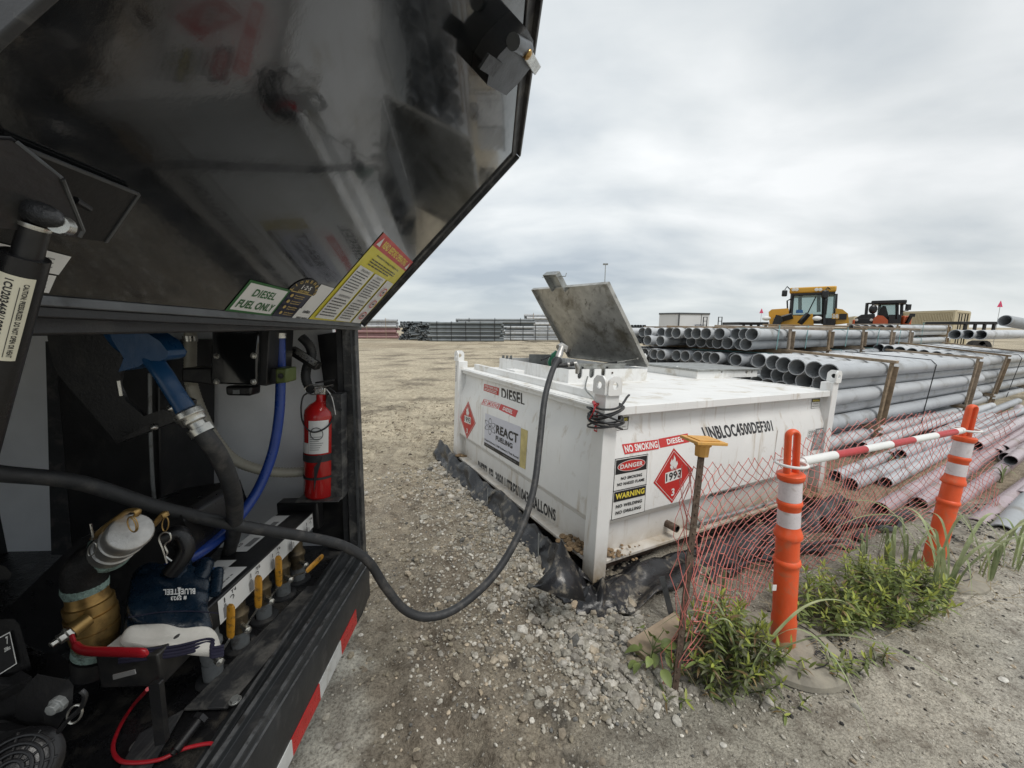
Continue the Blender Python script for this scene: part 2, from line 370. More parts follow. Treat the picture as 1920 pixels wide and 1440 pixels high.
# numpy noise
_perm=rng.permutation(256)
_grad=rng.normal(size=(256,2)); _grad/=np.linalg.norm(_grad,axis=1)[:,None]
def pn(x,y):
    xi=np.floor(x).astype(int);yi=np.floor(y).astype(int);xf=x-xi;yf=y-yi
    u=xf*xf*xf*(xf*(xf*6-15)+10);v=yf*yf*yf*(yf*(yf*6-15)+10)
    def g(a,b):
        h=_perm[(_perm[(xi+a)&255]+yi+b)&255]; gr=_grad[h]; return gr[...,0]*(xf-a)+gr[...,1]*(yf-b)
    return (g(0,0)*(1-u)+g(1,0)*u)*(1-v)+(g(0,1)*(1-u)+g(1,1)*u)*v
def fbm(x,y,o=4):
    s=0;a=1
    for i in range(o): s=s+a*pn(x*2**i+17*i,y*2**i-9*i); a*=.5
    return s
m_brassd=M('grimy_brass',(.17,.13,.075),.5,.6,.25,18,bump=.2,dirt=((.06,.05,.04),.45,18))
m_olive=M('olive_clip',(.075,.10,.02),.45,0,.1,10)
m_castblk=M('cast_black_iron',(.018,.017,.017),.5,.3,.3,18,bump=.6,bscale=150,dirt=((.09,.08,.07),.35,22))
m_socket=M('worn_ball_socket',(.03,.031,.033),.35,.3,.3,60,bump=.5,bscale=200,dirt=((.16,.16,.165),.36,70))
m_greenn=M('green_nozzle',(.015,.13,.07),.35,0,.1,10)
# ---------------------------------------------------------------- ground
TA=Vector((.4861,2.148,0)); _tv=Vector((.0055,.0410,0))
TR=Matrix.Rotation(.5063,3,'Z')@Matrix.Rotation(_tv.length,3,_tv.normalized())
LA,LB,PW,HC,ZT,ZB=2.364,2.803,.102,1.174,1.0473,.1193
def tk(a,b,z): return TA+TR@Vector((b,a,z))
ta=(TR@Vector((0,1,0))); tb=(TR@Vector((1,0,0))); tz=(TR@Vector((0,0,1)))
A2=np.array([ta.x,ta.y]);A2/=np.linalg.norm(A2);B2=np.array([tb.x,tb.y]);B2/=np.linalg.norm(B2)
NETL=[(.70,1.50),(.80,1.72),(1.52,2.14),(2.94,2.80),(4.3,3.25),(6.5,3.9)]
def net_y(x): return np.interp(x,[p[0] for p in NETL],[p[1] for p in NETL])
def sst(x,a,b):
    t=np.clip((x-a)/(b-a),0,1); return t*t*(3-2*t)
def gh(x,y,fine=True):
    x=np.asarray(x,float);y=np.asarray(y,float)
    beh=sst(y-net_y(x),.02,.45)*sst(x,.9,2.2)
    h=-.105*beh
    d=np.hypot(x,y)
    fade=1-sst(d,9,40)
    h=h+fade*(.014*fbm(x*1.3+3,y*1.3,3))
    if fine:
        mud=(1-sst(x-(.25+.42*(y-1.2)),0,.5))   # churned soil left of the gravel road
        conc=1-sst(x-(-.95+ .62*(1.9-y)) ,0,.12)
        conc=np.where(y<1.95,conc,0)
        amp=.0045+.022*mud*(1-conc)
        r=fbm(x*7,y*7,4); r2=fbm(x*21+5,y*21,3)
        h=h+fade*(amp*(1.0*r+.8*np.abs(r2)*1.0)+.0016*fbm(x*60,y*60,2))
        # tyre ruts
        rut=x-(-.35+.12*np.sin(y*1.7)-.28*(y-1.5)); h=h-fade*(.036*np.exp(-(rut/.08)**2)-.014*np.exp(-((np.abs(rut)-.15)/.05)**2))*mud
        rut=x-(.22+.05*np.sin(y*3)-.05*(y-1.5)); h=h-fade*.012*np.exp(-(rut/.05)**2)*mud
    # puddle hollow between net and tank
    h=h-.05*np.exp(-(((x-1.75)/.55)**2+((y-2.42)/.2)**2))
    return h
def grow(a,step,end,g):
    o=[a];s=step
    while o[-1]<end: s*=g;o.append(o[-1]+s)
    return o
gx=list(np.arange(-2.2,4.6,.019)); gx=[-v for v in grow(2.2,.019,2500,1.10)][::-1][:-1]+gx+grow(4.6,.019,2500,1.10)[1:]
gy=list(np.arange(.9,4.2,.019)); gy=[-v for v in grow(-.9,.03,400,1.22)][::-1][:-1]+gy+grow(4.2,.019,3000,1.045)[1:]
gx=np.array(gx);gy=np.array(gy); X,Y=np.meshgrid(gx,gy); Z=gh(X,Y)
nx,ny=len(gx),len(gy)
V=np.stack([X,Y,Z],-1).reshape(-1,3)
I=(np.arange(ny-1)[:,None]*nx+np.arange(nx-1)[None,:]).ravel()
Q=np.stack([I,I+1,I+nx+1,I+nx],-1)
me=bpy.data.meshes.new('ground'); me.vertices.add(len(V)); me.vertices.foreach_set('co',V.ravel()); me.loops.add(Q.size); me.loops.foreach_set('vertex_index',Q.ravel())
me.polygons.add(len(Q)); me.polygons.foreach_set('loop_start',np.arange(0,Q.size,4)); me.polygons.foreach_set('use_smooth',np.ones(len(Q),bool)); me.update()
# albedo zones
x,y=V[:,0],V[:,1]
wob=.12*fbm(x*2.2,y*2.2,4); wob2=.05*fbm(x*9,y*9,3)
far=np.array([.46,.405,.305]); mudc=np.array([.295,.26,.205]); conc=np.array([.50,.48,.42]); grav=np.array([.32,.30,.255]); road=np.array([.45,.42,.355]); roadr=np.array([.50,.485,.44]); wet=np.array([.30,.235,.16])
def mixc(c,col,m): return c*(1-m[:,None])+col*m[:,None]
d=np.hypot(x,y)
c=np.tile(mudc,(len(x),1))
c=mixc(c,far,sst(d+wob*4,2.6,6.0))
blot=sst(fbm(x*.55+9,y*1.9,5),.02,.45)*sst(d,3.5,8); c=mixc(c,np.array([.17,.145,.11]),blot*.85)
blot=sst(fbm(x*.05+2,y*.16,4),.05,.5)*sst(d,12,30); c=mixc(c,np.array([.28,.23,.16]),blot*.6)
cm=np.where(y<2.1,1-sst(x-(-.95+.62*(1.9-y))+wob*1.2+wob2,-.03,.09),0); c=mixc(c,conc,cm)
gline=x-(.25+.42*(y-1.2))+wob
c=mixc(c,grav,sst(gline,-.15,.25)*(1-sst(d,6,9)))
rd=sst((x-.55)-(y-1.25)*1.9+wob*.8,-.1,.35)*(1-sst(d,8,14)); c=mixc(c,road,rd)
rr=sst((x-1.7)-(y-1.4)*1.25+wob,0,.9)*(1-sst(d,8,14)); c=mixc(c,roadr,rr)
beh=sst(y-net_y(x),.0,.3)*sst(x,.9,1.6)*(1-sst(d,6,10)); c=mixc(c,wet,beh*.8)
wm=np.exp(-((x+.30+.28*(y-1.6))/.30)**2)*sst(y,.9,1.3)*(1-sst(y,2.6,4.2))*sst(fbm(x*4+3,y*4,4),-.25,.35); c=mixc(c,np.array([.19,.16,.125]),wm*.75)
wm=sst(fbm(x*1.7+13,y*1.7,4),.05,.5)*(1-sst(d,3,6))*np.where(x<.4,1,.35); c=mixc(c,np.array([.20,.17,.135]),wm*.55)
# dark damp crack line running away from the camera
dk=np.exp(-((x-(-.05+.03*np.sin(y*19)+.05*fbm(x*5,y*5,3)+(1.77-y)*.53))/.035)**2)*sst(y,.8,1.1)*(1-sst(y,1.78,1.95)); c=mixc(c,np.array([.075,.07,.062]),np.clip(dk*sst(fbm(x*14,y*14,3),-.35,.3),0,.8))
edge=np.exp(-(((x-1.2)-(y-1.55)*1.95)/.35)**2)*sst(x,1.0,1.6)*(1-sst(x,4,6))*sst(fbm(x*8,y*8,4),0.05,.4); c=mixc(c,np.array([.055,.055,.05]),edge*.75)
at=me.color_attributes.new('zone','FLOAT_COLOR','POINT'); at.data.foreach_set('color',np.concatenate([c,np.ones((len(c),1))],1).ravel())
gm=bpy.data.materials.new('dirt_ground'); gm.use_nodes=True; t=gm.node_tree; b=t.nodes['Principled BSDF']; b.inputs['Roughness'].default_value=.93; b.inputs['Specular IOR Level'].default_value=.25
a_=N(t,'ShaderNodeAttribute',attribute_name='zone'); co=N(t,'ShaderNodeTexCoord').outputs['Object']
def mul(t,a,b_,fac=1.):
    m=N(t,'ShaderNodeMix',data_type='RGBA',blend_type='MULTIPLY'); m.inputs[0].default_value=fac; L(t,a,m.inputs[6]); L(t,b_,m.inputs[7]); return m.outputs[2]
k1=ramp(t,noise(t,co,9,10,.68,.2),[(.33,(.55,.52,.50)),(.5,(1,1,1)),(.68,(1.28,1.28,1.27))])
k2=ramp(t,noise(t,co,85,6,.7),[(.36,(.45,.43,.41)),(.5,(1,1,1)),(.64,(1.35,1.35,1.35))])
k3=ramp(t,noise(t,co,1.1,6,.6,.3),[(.35,(.84,.84,.83)),(.65,(1.12,1.11,1.10))])
cc=mul(t,mul(t,mul(t,a_.outputs[0],k1),k2,.8),k3)
vor=N(t,'ShaderNodeTexVoronoi'); vor.inputs['Scale'].default_value=55; L(t,co,vor.inputs[0])
pk=ramp(t,vor.outputs['Distance'],[(.0,(1,1,1)),(.16,(1,1,1)),(.22,(0,0,0))]); sel=ramp(t,vor.outputs['Color'],[(.72,(0,0,0)),(.78,(1,1,1))])
mk=math_(t,'MULTIPLY',math_(t,'MULTIPLY',pk,sel),.7)
pc=ramp(t,vor.outputs['Color'],[(.2,(.5,.46,.38)),(.5,(.1,.1,.095)),(.8,(.6,.57,.5))])
xm=N(t,'ShaderNodeMix',data_type='RGBA'); L(t,mk,xm.inputs[0]); L(t,cc,xm.inputs[6]); L(t,pc,xm.inputs[7]); L(t,xm.outputs[2],b.inputs['Base Color'])
hgt=math_(t,'ADD',math_(t,'MULTIPLY',noise(t,co,40,8,.7),1.),math_(t,'ADD',math_(t,'MULTIPLY',mk,.3),math_(t,'MULTIPLY',noise(t,co,190,3,.6),.3)))
bp=N(t,'ShaderNodeBump'); bp.inputs['Strength'].default_value=1.0; bp.inputs['Distance'].default_value=.022; L(t,hgt,bp.inputs['Height']); L(t,bp.outputs[0],b.inputs['Normal'])
me.materials.append(gm)
g=bpy.data.objects.new('ground',me); COL.objects.link(g); g['kind']='structure'
def G(x,y): return float(gh(np.array([x]),np.array([y]))[0])
def ground_at(px_,py_):
    p=hitz(px_,py_,0)
    for _ in range(4): p=hitz(px_,py_,G(p.x,p.y))
    return p
# puddle
b_=MB(); n=40
pts=[(1.75+.50*(1+.18*math.sin(3*a+1)+.1*math.sin(7*a))*math.cos(a),2.42+.17*(1+.2*math.sin(2*a)+.1*math.sin(5*a))*math.sin(a)) for a in [2*math.pi*i/n for i in range(n)]]
pz=min(G(*p) for p in pts)+.004
b_.add([(px_,py_,pz) for px_,py_ in pts],[tuple(range(n))],0)
m_pud=M('muddy_water',(.17,.13,.085),.06,0,.05,3,spec=.5)
b_.build('puddle',m_pud,kind='structure')
# ---------------------------------------------------------------- gravel
def ico(sub):
    import bmesh
    bm=bmesh.new(); bmesh.ops.create_icosphere(bm,subdivisions=sub,radius=1); v=np.array([x.co[:] for x in bm.verts]); f=np.array([[q.index for q in p.verts] for p in bm.faces]); bm.free(); return v,f
I1=ico(1);I2=ico(2)
def stones(name,P,R,base,kind='stuff',hi=False,cols=None,label=None):
    v0,f0=I2 if hi else I1
    nn=len(P); nv=len(v0); shapes=[]
    for k in range(10):
        q=v0.copy()
        for _ in range(5):   # chip planar facets
            dn=rng.normal(size=3); dn/=np.linalg.norm(dn); o_=rng.uniform(.55,.85); pr=q@dn; q=q-np.outer(np.maximum(pr-o_,0),dn)
        shapes.append(q*(1+rng.normal(size=(nv,1))*.05))
    VV=np.empty((nn,nv,3)); sc=np.stack([rng.uniform(.8,1.35,nn),rng.uniform(.7,1.1,nn),rng.uniform(.5,.85,nn)],-1)
    for i in range(nn):
        q=shapes[i%10]*sc[i]*R[i]; a=rng.uniform(0,6.28); tl=rng.uniform(-.5,.5)
        Rz=np.array([[math.cos(a),-math.sin(a),0],[math.sin(a),math.cos(a),0],[0,0,1]]); Rx=np.array([[1,0,0],[0,math.cos(tl),-math.sin(tl)],[0,math.sin(tl),math.cos(tl)]])
        VV[i]=q@Rx.T@Rz.T+P[i]
    FF=(f0[None]+np.arange(nn)[:,None,None]*nv).reshape(-1,3)
    m_=bpy.data.meshes.new(name); m_.vertices.add(nn*nv); m_.vertices.foreach_set('co',VV.ravel()); m_.loops.add(FF.size); m_.loops.foreach_set('vertex_index',FF.ravel())
    m_.polygons.add(len(FF)); m_.polygons.foreach_set('loop_start',np.arange(0,FF.size,3)); m_.polygons.foreach_set('use_smooth',np.zeros(len(FF),bool)); m_.update()
    if cols is None: cols=np.array([[.46,.44,.39],[.38,.36,.315],[.56,.54,.49],[.28,.265,.24],[.46,.39,.30],[.14,.14,.135]])
    cp=np.array([.27,.27,.17,.15,.10,.04])[:len(cols)]; cp=cp/cp.sum()
    cc_=cols[rng.choice(len(cols),nn,p=cp)]*rng.uniform(.8,1.2,(nn,1))
    ca=np.concatenate([np.repeat(cc_,nv,0),np.ones((nn*nv,1))],1)
    a_=m_.color_attributes.new('zone','FLOAT_COLOR','POINT'); a_.data.foreach_set('color',ca.ravel())
    m_.materials.append(m_stone); o=bpy.data.objects.new(name,m_); COL.objects.link(o)
    if kind: o['kind']=kind
    return o
m_stone=bpy.data.materials.new('crushed_stone'); m_stone.use_nodes=True; t=m_stone.node_tree; b=t.nodes['Principled BSDF']; b.inputs['Roughness'].default_value=.9
a_=N(t,'ShaderNodeAttribute',attribute_name='zone'); co=N(t,'ShaderNodeTexCoord').outputs['Object']
L(t,mul(t,mul(t,a_.outputs[0],ramp(t,noise(t,co,70,6,.7),[(.3,(.6,.58,.55)),(.65,(1.2,1.2,1.2))])),ramp(t,noise(t,co,14,4,.6),[(.35,(.8,.78,.74)),(.65,(1.1,1.1,1.1))])),b.inputs['Base Color'])
bp=N(t,'ShaderNodeBump'); bp.inputs['Strength'].default_value=.6; bp.inputs['Distance'].default_value=.003; L(t,noise(t,co,150,6,.7),bp.inputs['Height']); L(t,bp.outputs[0],b.inputs['Normal'])
def scatter(n,fn,x0,x1,y0,y1,rmu,rsig,rmax,sink=.25):
    P=[];R=[]
    while len(P)<n:
        xx=rng.uniform(x0,x1,4000);yy=rng.uniform(y0,y1,4000); k=rng.uniform(size=4000)<fn(xx,yy); xx=xx[k];yy=yy[k]
        r=np.minimum(rmu*np.exp(rng.normal(size=len(xx))*rsig),rmax); z=gh(xx,yy)+r*(.55-sink)
        P+=list(np.stack([xx,yy,z],-1));R+=list(r)
    return np.array(P[:n]),np.array(R[:n])
def tank_ab(x,y):
    dx=x-TA.x;dy=y-TA.y; return dx*A2[0]+dy*A2[1],dx*B2[0]+dy*B2[1]
def fA(x,y):
    a,b=tank_ab(x,y)
    dist=np.where(b<0,-b,0)
    near=(a>-.75)&(a<2.5)&(b<.0)
    wgt=(np.exp(-(dist/.24)**2)*.8+.25*np.exp(-(dist/.6)**2))*near*np.where(a>.9,.5,1.)
    wgt2=np.exp(-((a+.28)/.3)**2)*((b>-.5)&(b<.6))*(a<-.02)*.9
    ok=(y<net_y(x)+.12)|(x<.7)
    inside=(a>0)&(b>0)
    return np.clip(np.maximum(wgt,wgt2),0,1)*ok*(~inside)*(pn(x*4,y*4)*.9+.75)
P,R=scatter(4300,fA,-1.6,1.5,1.4,5,.0130,.48,.036,.38); stones('gravel',P,R,0,hi=False,cols=np.array([[.38,.36,.32],[.31,.295,.255],[.48,.46,.42],[.24,.225,.20],[.38,.33,.26],[.11,.11,.105]]))
def fB(x,y):
    d=np.hypot(x,y); a,b=tank_ab(x,y)
    return ((~((a>0)&(b>0)))*(.07+.4*sst(x-(.1+.42*(y-1.2)),0,.5)*(.4+pn(x*3,y*3))+.15*np.exp(-(x+.4)**2)))*(1-sst(d,3,6))*np.where((x<-.5)&(y<1.9),.12,1)
P,R=scatter(9000,fB,-2.4,4.6,.95,6,.0045,.45,.015); stones('gravel',P,R,0)
P,R=scatter(9000,lambda x,y:np.clip(fA(x,y)*1.0+.07*np.exp(-((x-.1)/.7)**2)*np.exp(-((y-1.8)/.7)**2),0,1),-1.9,1.6,1.3,5,.0062,.4,.014,.2); stones('gravel',P,R,0)
def fD(x,y):   # dark bitumen crumbs along the road edge
    return np.exp(-(((x-1.25)-(y-1.58)*1.95)/.35)**2)*sst(x,.9,1.6)*np.clip(pn(x*6,y*6)*2+.3,0,1)
P,R=scatter(1500,fD,.8,5,1.3,4,.0065,.4,.017,.3); stones('gravel',P,R,0,cols=np.array([[.035,.035,.035],[.05,.048,.045],[.08,.075,.07],[.40,.38,.33],[.03,.03,.03],[.5,.46,.4]]))
# churned clods of soil
def fC(x,y): return (1-sst(x-(.15+.42*(y-1.2)),0,.3))*np.clip(pn(x*2.5,y*2.5)*1.6+.45,0,1)*np.where((x<-.62*(y-1.9)-.93)&(y<2.05),.05,1)*(1-sst(y,6,9))
P,R=scatter(15000,fC,-3.2,.9,1.0,8.5,.0070,.55,.032,.38); stones('soil_clods',P,R,0,cols=np.array([[.31,.275,.215],[.26,.23,.175],[.36,.32,.255],[.22,.19,.15],[.34,.30,.24],[.13,.115,.095]]))
# single stones that can be told apart
big=[(1400,655+0,'') ]
def rock(pxx,pyy,r,label,colr):
    p=ground_at(pxx,pyy); q,f=I2; q=q.copy()
    for _ in range(6):
        dn=rng.normal(size=3); dn/=np.linalg.norm(dn); pr=q@dn; q=q-np.outer(np.maximum(pr-rng.uniform(.5,.8),0),dn)
    q=q*np.array([1.3,.95,.6])*r
    mb=MB(); mb.add([Vector(k) for k in q],[tuple(int(i) for i in k) for k in f],0,False)
    m=M('stone_'+label.split()[0],colr,.85,0,.3,60,bump=.5,bscale=120)
    o=mb.build('stone',m); o.location=(p.x,p.y,p.z+r*.25); o.rotation_euler=(0,0,rng.uniform(0,3)); tag(o,label,'stone')
rock(1356,1398,.012,'pale round pebble lying on the bare road below the bushes, nearest the frame bottom',(.5,.48,.43))
rock(1607,1327,.016,'flat light grey slate chip alone on the smooth road right of the small weeds',(.33,.32,.28))
rock(1881,1276,.016,'white pebble near the right edge of the road',(.55,.53,.48))
rock(1233,1328,.020,'whitish rock beside the foot of the net stake',(.48,.46,.41))
rock(1270,1354,.022,'pale pitted rock in front of the leafy bush by the stake',(.44,.42,.37))
rock(1081,1137,.034,'tan rounded stone touching the front edge of the black liner',(.42,.33,.23))
# ---------------------------------------------------------------- far left pipe stacks
def pipe_mesh(name,Lg,R,mats,n=16,bell=True,wall=.09):
    b=MB(); br=R*1.13 if bell else R; w_=R*wall*1.3
    prof=[(.55,R-w_),(.14,R-w_),(.12,br-w_),(0,br-w_)]
    b.lathe((0,0,0),(1,0,0),prof,n,1)
    b.lathe((0,0,0),(1,0,0),[(0,br-w_),(0,br)],n,0,False)
    b.lathe((0,0,0),(1,0,0),[(0,br),(.15,br),(.19,R),(Lg,R)] if bell else [(0,R),(Lg,R)],n,0)
    b.lathe((0,0,0),(1,0,0),[(Lg,R),(Lg,R-w_),(Lg-.4,R-w_)],n,0,False)
    b.add([(.55,(R-w_)*math.cos(2*math.pi*j/n),(R-w_)*math.sin(2*math.pi*j/n)) for j in range(n)],[tuple(range(n))],1)
    return b.mesh(name,mats)
def put(name,me,loc,parent=None,rot=(0,0,0)):
    o=bpy.data.objects.new(name,me); COL.objects.link(o); o.location=loc; o.rotation_euler=rot
    if parent is not None: o.parent=parent
    return o
def far_stack(label,pxl,pxr,Y,rows,cols,D,mat,group,straps=4,z0=.1,mat2=None,nrow2=0,rot=0.,jit=.25,gap=0,sm=None,ends=False):
    pl=hitY(pxl,611,Y);pr=hitY(pxr,611,Y); Lg=(pr-pl).length
    root=thing('pipe_stack',label,'pipe stack',(pl.x,Y,0),group); root.rotation_euler=(0,0,rot)
    me1=pipe_mesh('far_pipe',Lg,D/2,[mat,m_pvcin],10,True); me2=pipe_mesh('far_pipe',Lg,D/2,[mat2,m_pvcin],10,True) if mat2 else me1
    z=z0+D/2; rr=random.Random(int(pxl))
    for r in range(rows):
        if gap and r and r%gap==0: z+=D*.55
        for c_ in range(cols):
            put('pipe',me2 if r<nrow2 else me1,(rr.uniform(-jit,jit),c_*D+(D/2 if r%2 else 0)+rr.uniform(-.02,.02),z),root)
        z+=D*.9
    for s in range(straps):
        xs=Lg*(s+.5)/straps
        b=MB(); b.box((xs,-D*.56,z/2),(.06,.02,z-.05)); b.box((xs,cols*D/2,z-D*.38),(.06,cols*D+.1,.03)); b.build('strap',sm or m_strapb,root,local=True)
    return root
FG='stacked pipe bundles at the far side of the yard'
far_stack('long stack with mauve pipes below and grey pipes on top, nearest the trailer post',600,742,47,7,3,.36,m_pvc,FG,4,0,m_pvcr,4,sm=m_woodl)
far_stack('dark grey nine-row stack tied with black straps in the middle of the yard',806,941,39.5,9,4,.235,m_pvcd,FG,5,0)
far_stack('pale silvery banded stack right of the dark stack, behind the tank lid',946,1062,42,5,4,.27,m_pvc2,FG,5,0,gap=2)
far_stack('thin dark stack lying on top behind the middle of the yard',856,1000,52,8,3,.34,m_pvcd,FG,3,0)
far_stack('tall grey stack farthest back left of the open steel lid',985,1075,60,8,3,.46,m_pvc,FG,3,0,sm=m_woodl)
def end_stack(label,pxc,Y,rows,cols,D,mat):
    p=hitY(pxc,611,Y); root=thing('pipe_stack',label,'pipe stack',(p.x,Y,0),FG); root.rotation_euler=(0,0,math.radians(68))
    me1=pipe_mesh('far_pipe',5.5,D/2,[mat,m_pvcin],10,True); rr=random.Random(pxc)
    for r in range(rows):
        for c_ in range(cols-(r%2)): put('pipe',me1,(rr.uniform(-.6,.6),-(c_-cols/2)*D*1.05-(D/2 if r%2 else 0)+rr.uniform(-.03,.03),D/2+r*D*.88),root)
    b=MB(); b.box((1.5,0,rows*D*.45),(.06,cols*D*1.05,rows*D*.9)); b.build('strap',m_strapb,root,local=True)
end_stack('dark bundle seen end-on beside the mauve and grey stack',765,43,9,6,.25,m_pvcd)
end_stack('dark bundle seen end-on touching the nine-row stack',795,41,8,5,.25,m_pvcd)
end_stack('small stack of black pipes seen end-on behind the open steel lid',1196,48,6,5,.32,m_pvcd)
# ---------------------------------------------------------------- background vehicles and things
def vtower():
    p=hitY(1131,611,210); r=thing('light_mast','tall thin light mast on the horizon above the open steel lid','light mast',(p.x,210,0))
    b=MB(); b.tube([(p.x,210,0),(p.x,210,33)],[.32,.2],8); b.build('pole',m_galv,r)
    b=MB(); b.box((p.x,210,33.2),(2.6,.5,.5)); 
    for k in (-1,-.35,.35,1): b.box((p.x+k,209.8,33.6),(.5,.5,.4))
    b.build('lamp_head',m_galv,r)
vtower()
def box_trailer():
    Y=35; a=hitY(1272,611,Y); x0=hitY(1238,611,Y+.8).x; x1=hitY(1323,611,Y+1.6).x
    r=thing('box_trailer','white enclosed box trailer parked behind the grey pipes','trailer',(a.x,Y,0))
    z0,z1=.55,2.68; P=[(x0,Y+1.2),(a.x,Y),(x1,Y+1.0),(x1-a.x+x0,Y+2.4)]
    b=MB(); b.hexa([(p[0],p[1],z0) for p in P]+[(p[0],p[1],z1) for p in P]); b.build('body',m_wht,r,.02)
    b=MB(); 
    for i in range(4):
        p,q=P[i],P[(i+1)%4]; b.bar((p[0],p[1],z1+.01),(q[0],q[1],z1+.01),.12,.14)
    b.bar((a.x,Y-.02,z0),(a.x,Y-.02,z1),.1,.1,upv=(0,1,0)); b.bar((x1-.9,Y+.75,z0),(x1-.9,Y+.75,z1),.12,.06,upv=(0,1,0)); b.build('trim',m_alu,r)
    s=Sheet((a.x+1.6,Y+.38,1.35),(a.x+3.4-1.0,Y+.62,1.35),(a.x+3.4-1.0,Y+.62,1.75),(a.x+1.6,Y+.38,1.75),.03); s.text('NORTHSTAR',0,.4,1,1,m_prN); s.text('trailers',.3,.05,.7,.28,m_prN); s.build('lettering',r)
    b=MB()
    for k in (.8,1.6): b.lathe((a.x+k,Y-.0+k*.4-.3,.35),(0.3,-1,0),[(0,.35),(.2,.35),(.22,.1)],16)
    b.build('wheel',m_tyre,r)
box_trailer()
def loader():
    DN=Vector((.6035,.797,0)).normalized(); LT=Vector((DN.y,-DN.x,0)); D0=21.3; c0=hitp(1515,611,DN*D0,DN); cx=c0.x; Y=c0.y
    def w(px_,py_,dy=0): return hitp(px_,py_,DN*(D0+dy),DN)
    r=thing('wheel_loader','yellow wheel loader with glazed black-framed cab behind the grey pipes','loader',(cx,Y,0))
    def bx(name,p0,p1,d0,d1,m,bev=.03,mb=None):
        a=w(p0[0],p0[1]);c=w(p1[0],p1[1]); b=mb or MB(); ce=(a+c)/2+DN*(d0+d1)/2; b.box(ce,LT*abs((c-a).dot(LT))/2,DN*(d1-d0)/2,Vector((0,0,abs(a.z-c.z)/2)))
        return b.build(name,m,r,bev) if mb is None else b
    bx('roof',(1481,540),(1568,547),-.1,1.7,m_lyel,.05)
    bx('roof_frame',(1484,547),(1566,552),-.05,1.65,m_plas,.02)
    b=MB()
    for (x0,y0,x1,y1,dy) in [(1486,551,1482,600,0),(1545,551,1544,608,0),(1567,551,1564,608,1.0),(1500,551,1500,585,1.6),(1535,551,1535,585,1.6)]:
        b=MB(); b.bar(w(x0,y0,dy),w(x1,y1,dy),.10,.10,upv=(0,1,0)); b.build('cab_pillar',m_plas,r)
    bx('windscreen',(1487,552),(1543,592),.03,.06,m_glass,0)
    bx('side_window',(1549,552),(1563,596),.5,.53,m_glass,0)
    bx('lower_cab',(1484,590),(1545,607),.0,1.2,m_plas,.04)
    bx('cab_side',(1545,596),(1566,612),.3,1.2,m_plas,.04)
    b=MB(); b.bar(w(1530,556,-.05),w(1512,592,-.05),.03,.03,upv=(0,1,0)); b.build('wiper',m_plas,r)
    for x_ in (1488,1494,1531,1538):
        b=MB(); p=w(x_,543,-.15); b.lathe(p,-DN,[(0,.07),(.06,.07),(.07,.0)],10); b.build('headlight',m_prW,r)
    for (x_,y_,s) in ((1471,550,.2),(1547,552,.24)):
        b=MB(); p=w(x_,y_,-.3); b.box(p,(s,.12,s*1.35)); o=b.build('mirror',m_plas,r,.04); b=MB(); b.tube([p+Vector((.0,0,.15)),p+Vector((.15,.1,.3)),w(x_+14,546,-.05)],.02,6); b.build('arm',m_plas,o)
    b=MB(); b.tube([w(1477,590,-.1),w(1476,564,-.1),w(1482,561,0)],.03,6); b.tube([w(1548,590,-.1),w(1551,560,-.1),w(1545,558,0)],.03,6); b.build('handrail',m_plas,r)
    b=MB(); b.prism([w(1441,585,-.5),w(1447,580,-.5),w(1478,578,-.5),w(1480,600,-.5),w(1474,612,-.5),w(1443,612,-.5)],DN*.7); b.build('bonnet',m_lyel,r,.03)
    b=MB(); b.prism([w(1440,612,-1.1),w(1446,598,-1.1),w(1462,590,-1.1),w(1500,592,-1.1),w(1524,588,-1.1),w(1526,612,-1.1)],DN*.5); b.build('loader_arm',m_lyel,r,.04)
    b=MB(); b.bar(w(1452,602,-1.25),w(1486,592,-1.25),.22,.22,upv=(0,1,0)); b.bar(w(1499,607,-1.3),w(1516,588,-1.3),.16,.16,upv=(0,1,0)); b.build('hydraulic_ram',m_plas,r,.02)
    b=MB(); b.prism([w(1448,607,-1.5),w(1455,590,-1.5),w(1464,592,-1.5),w(1468,600,-1.5),w(1460,612,-1.5)],DN*.4); b.build('coupler',m_plas,r,.02)
    b=MB(); b.prism([w(1567,578,.4),w(1580,580,.4),w(1590,588,.4),w(1592,606,.4),w(1567,609,.4)],DN*1.3); b.build('engine_cover',m_lyel,r,.06)
    bx('grille',(1573,588),(1588,599),.34,.42,m_plas,.0)
    s=Sheet(w(1561,597,.28),w(1572,597,.28),w(1572,589,.28),w(1561,589,.28),.02); s.rect(-.1,-.1,1.1,1.1,m_lyel); s.text('08',0,0,1,1,m_prW); s.build('lettering',r)
    s=Sheet(w(1492,587,-.02),w(1506,587,-.02),w(1505,581,-.02),w(1493,581,-.02),.03); s.rect(0,0,1,1,m_prB); s.build('emblem',r)
    for (x_,dy) in ((1470,-.7),(1560,-.2),(1480,1.6),(1570,1.6)):
        b=MB(); p=w(x_,611,dy); b.lathe((p.x,p.y,.7),DN,[(0,.25),(0,.6),(.08,.7),(.45,.7),(.5,.6),(.5,.25)],22); b.build('wheel',m_tyre,r)
    for x_ in (1437,1532): 
        b=MB(); b.ball(w(x_,597,-1.2),.16,sq=(1.2,.5,.6),n=6); b.build('work_light',m_prW,r)
loader()
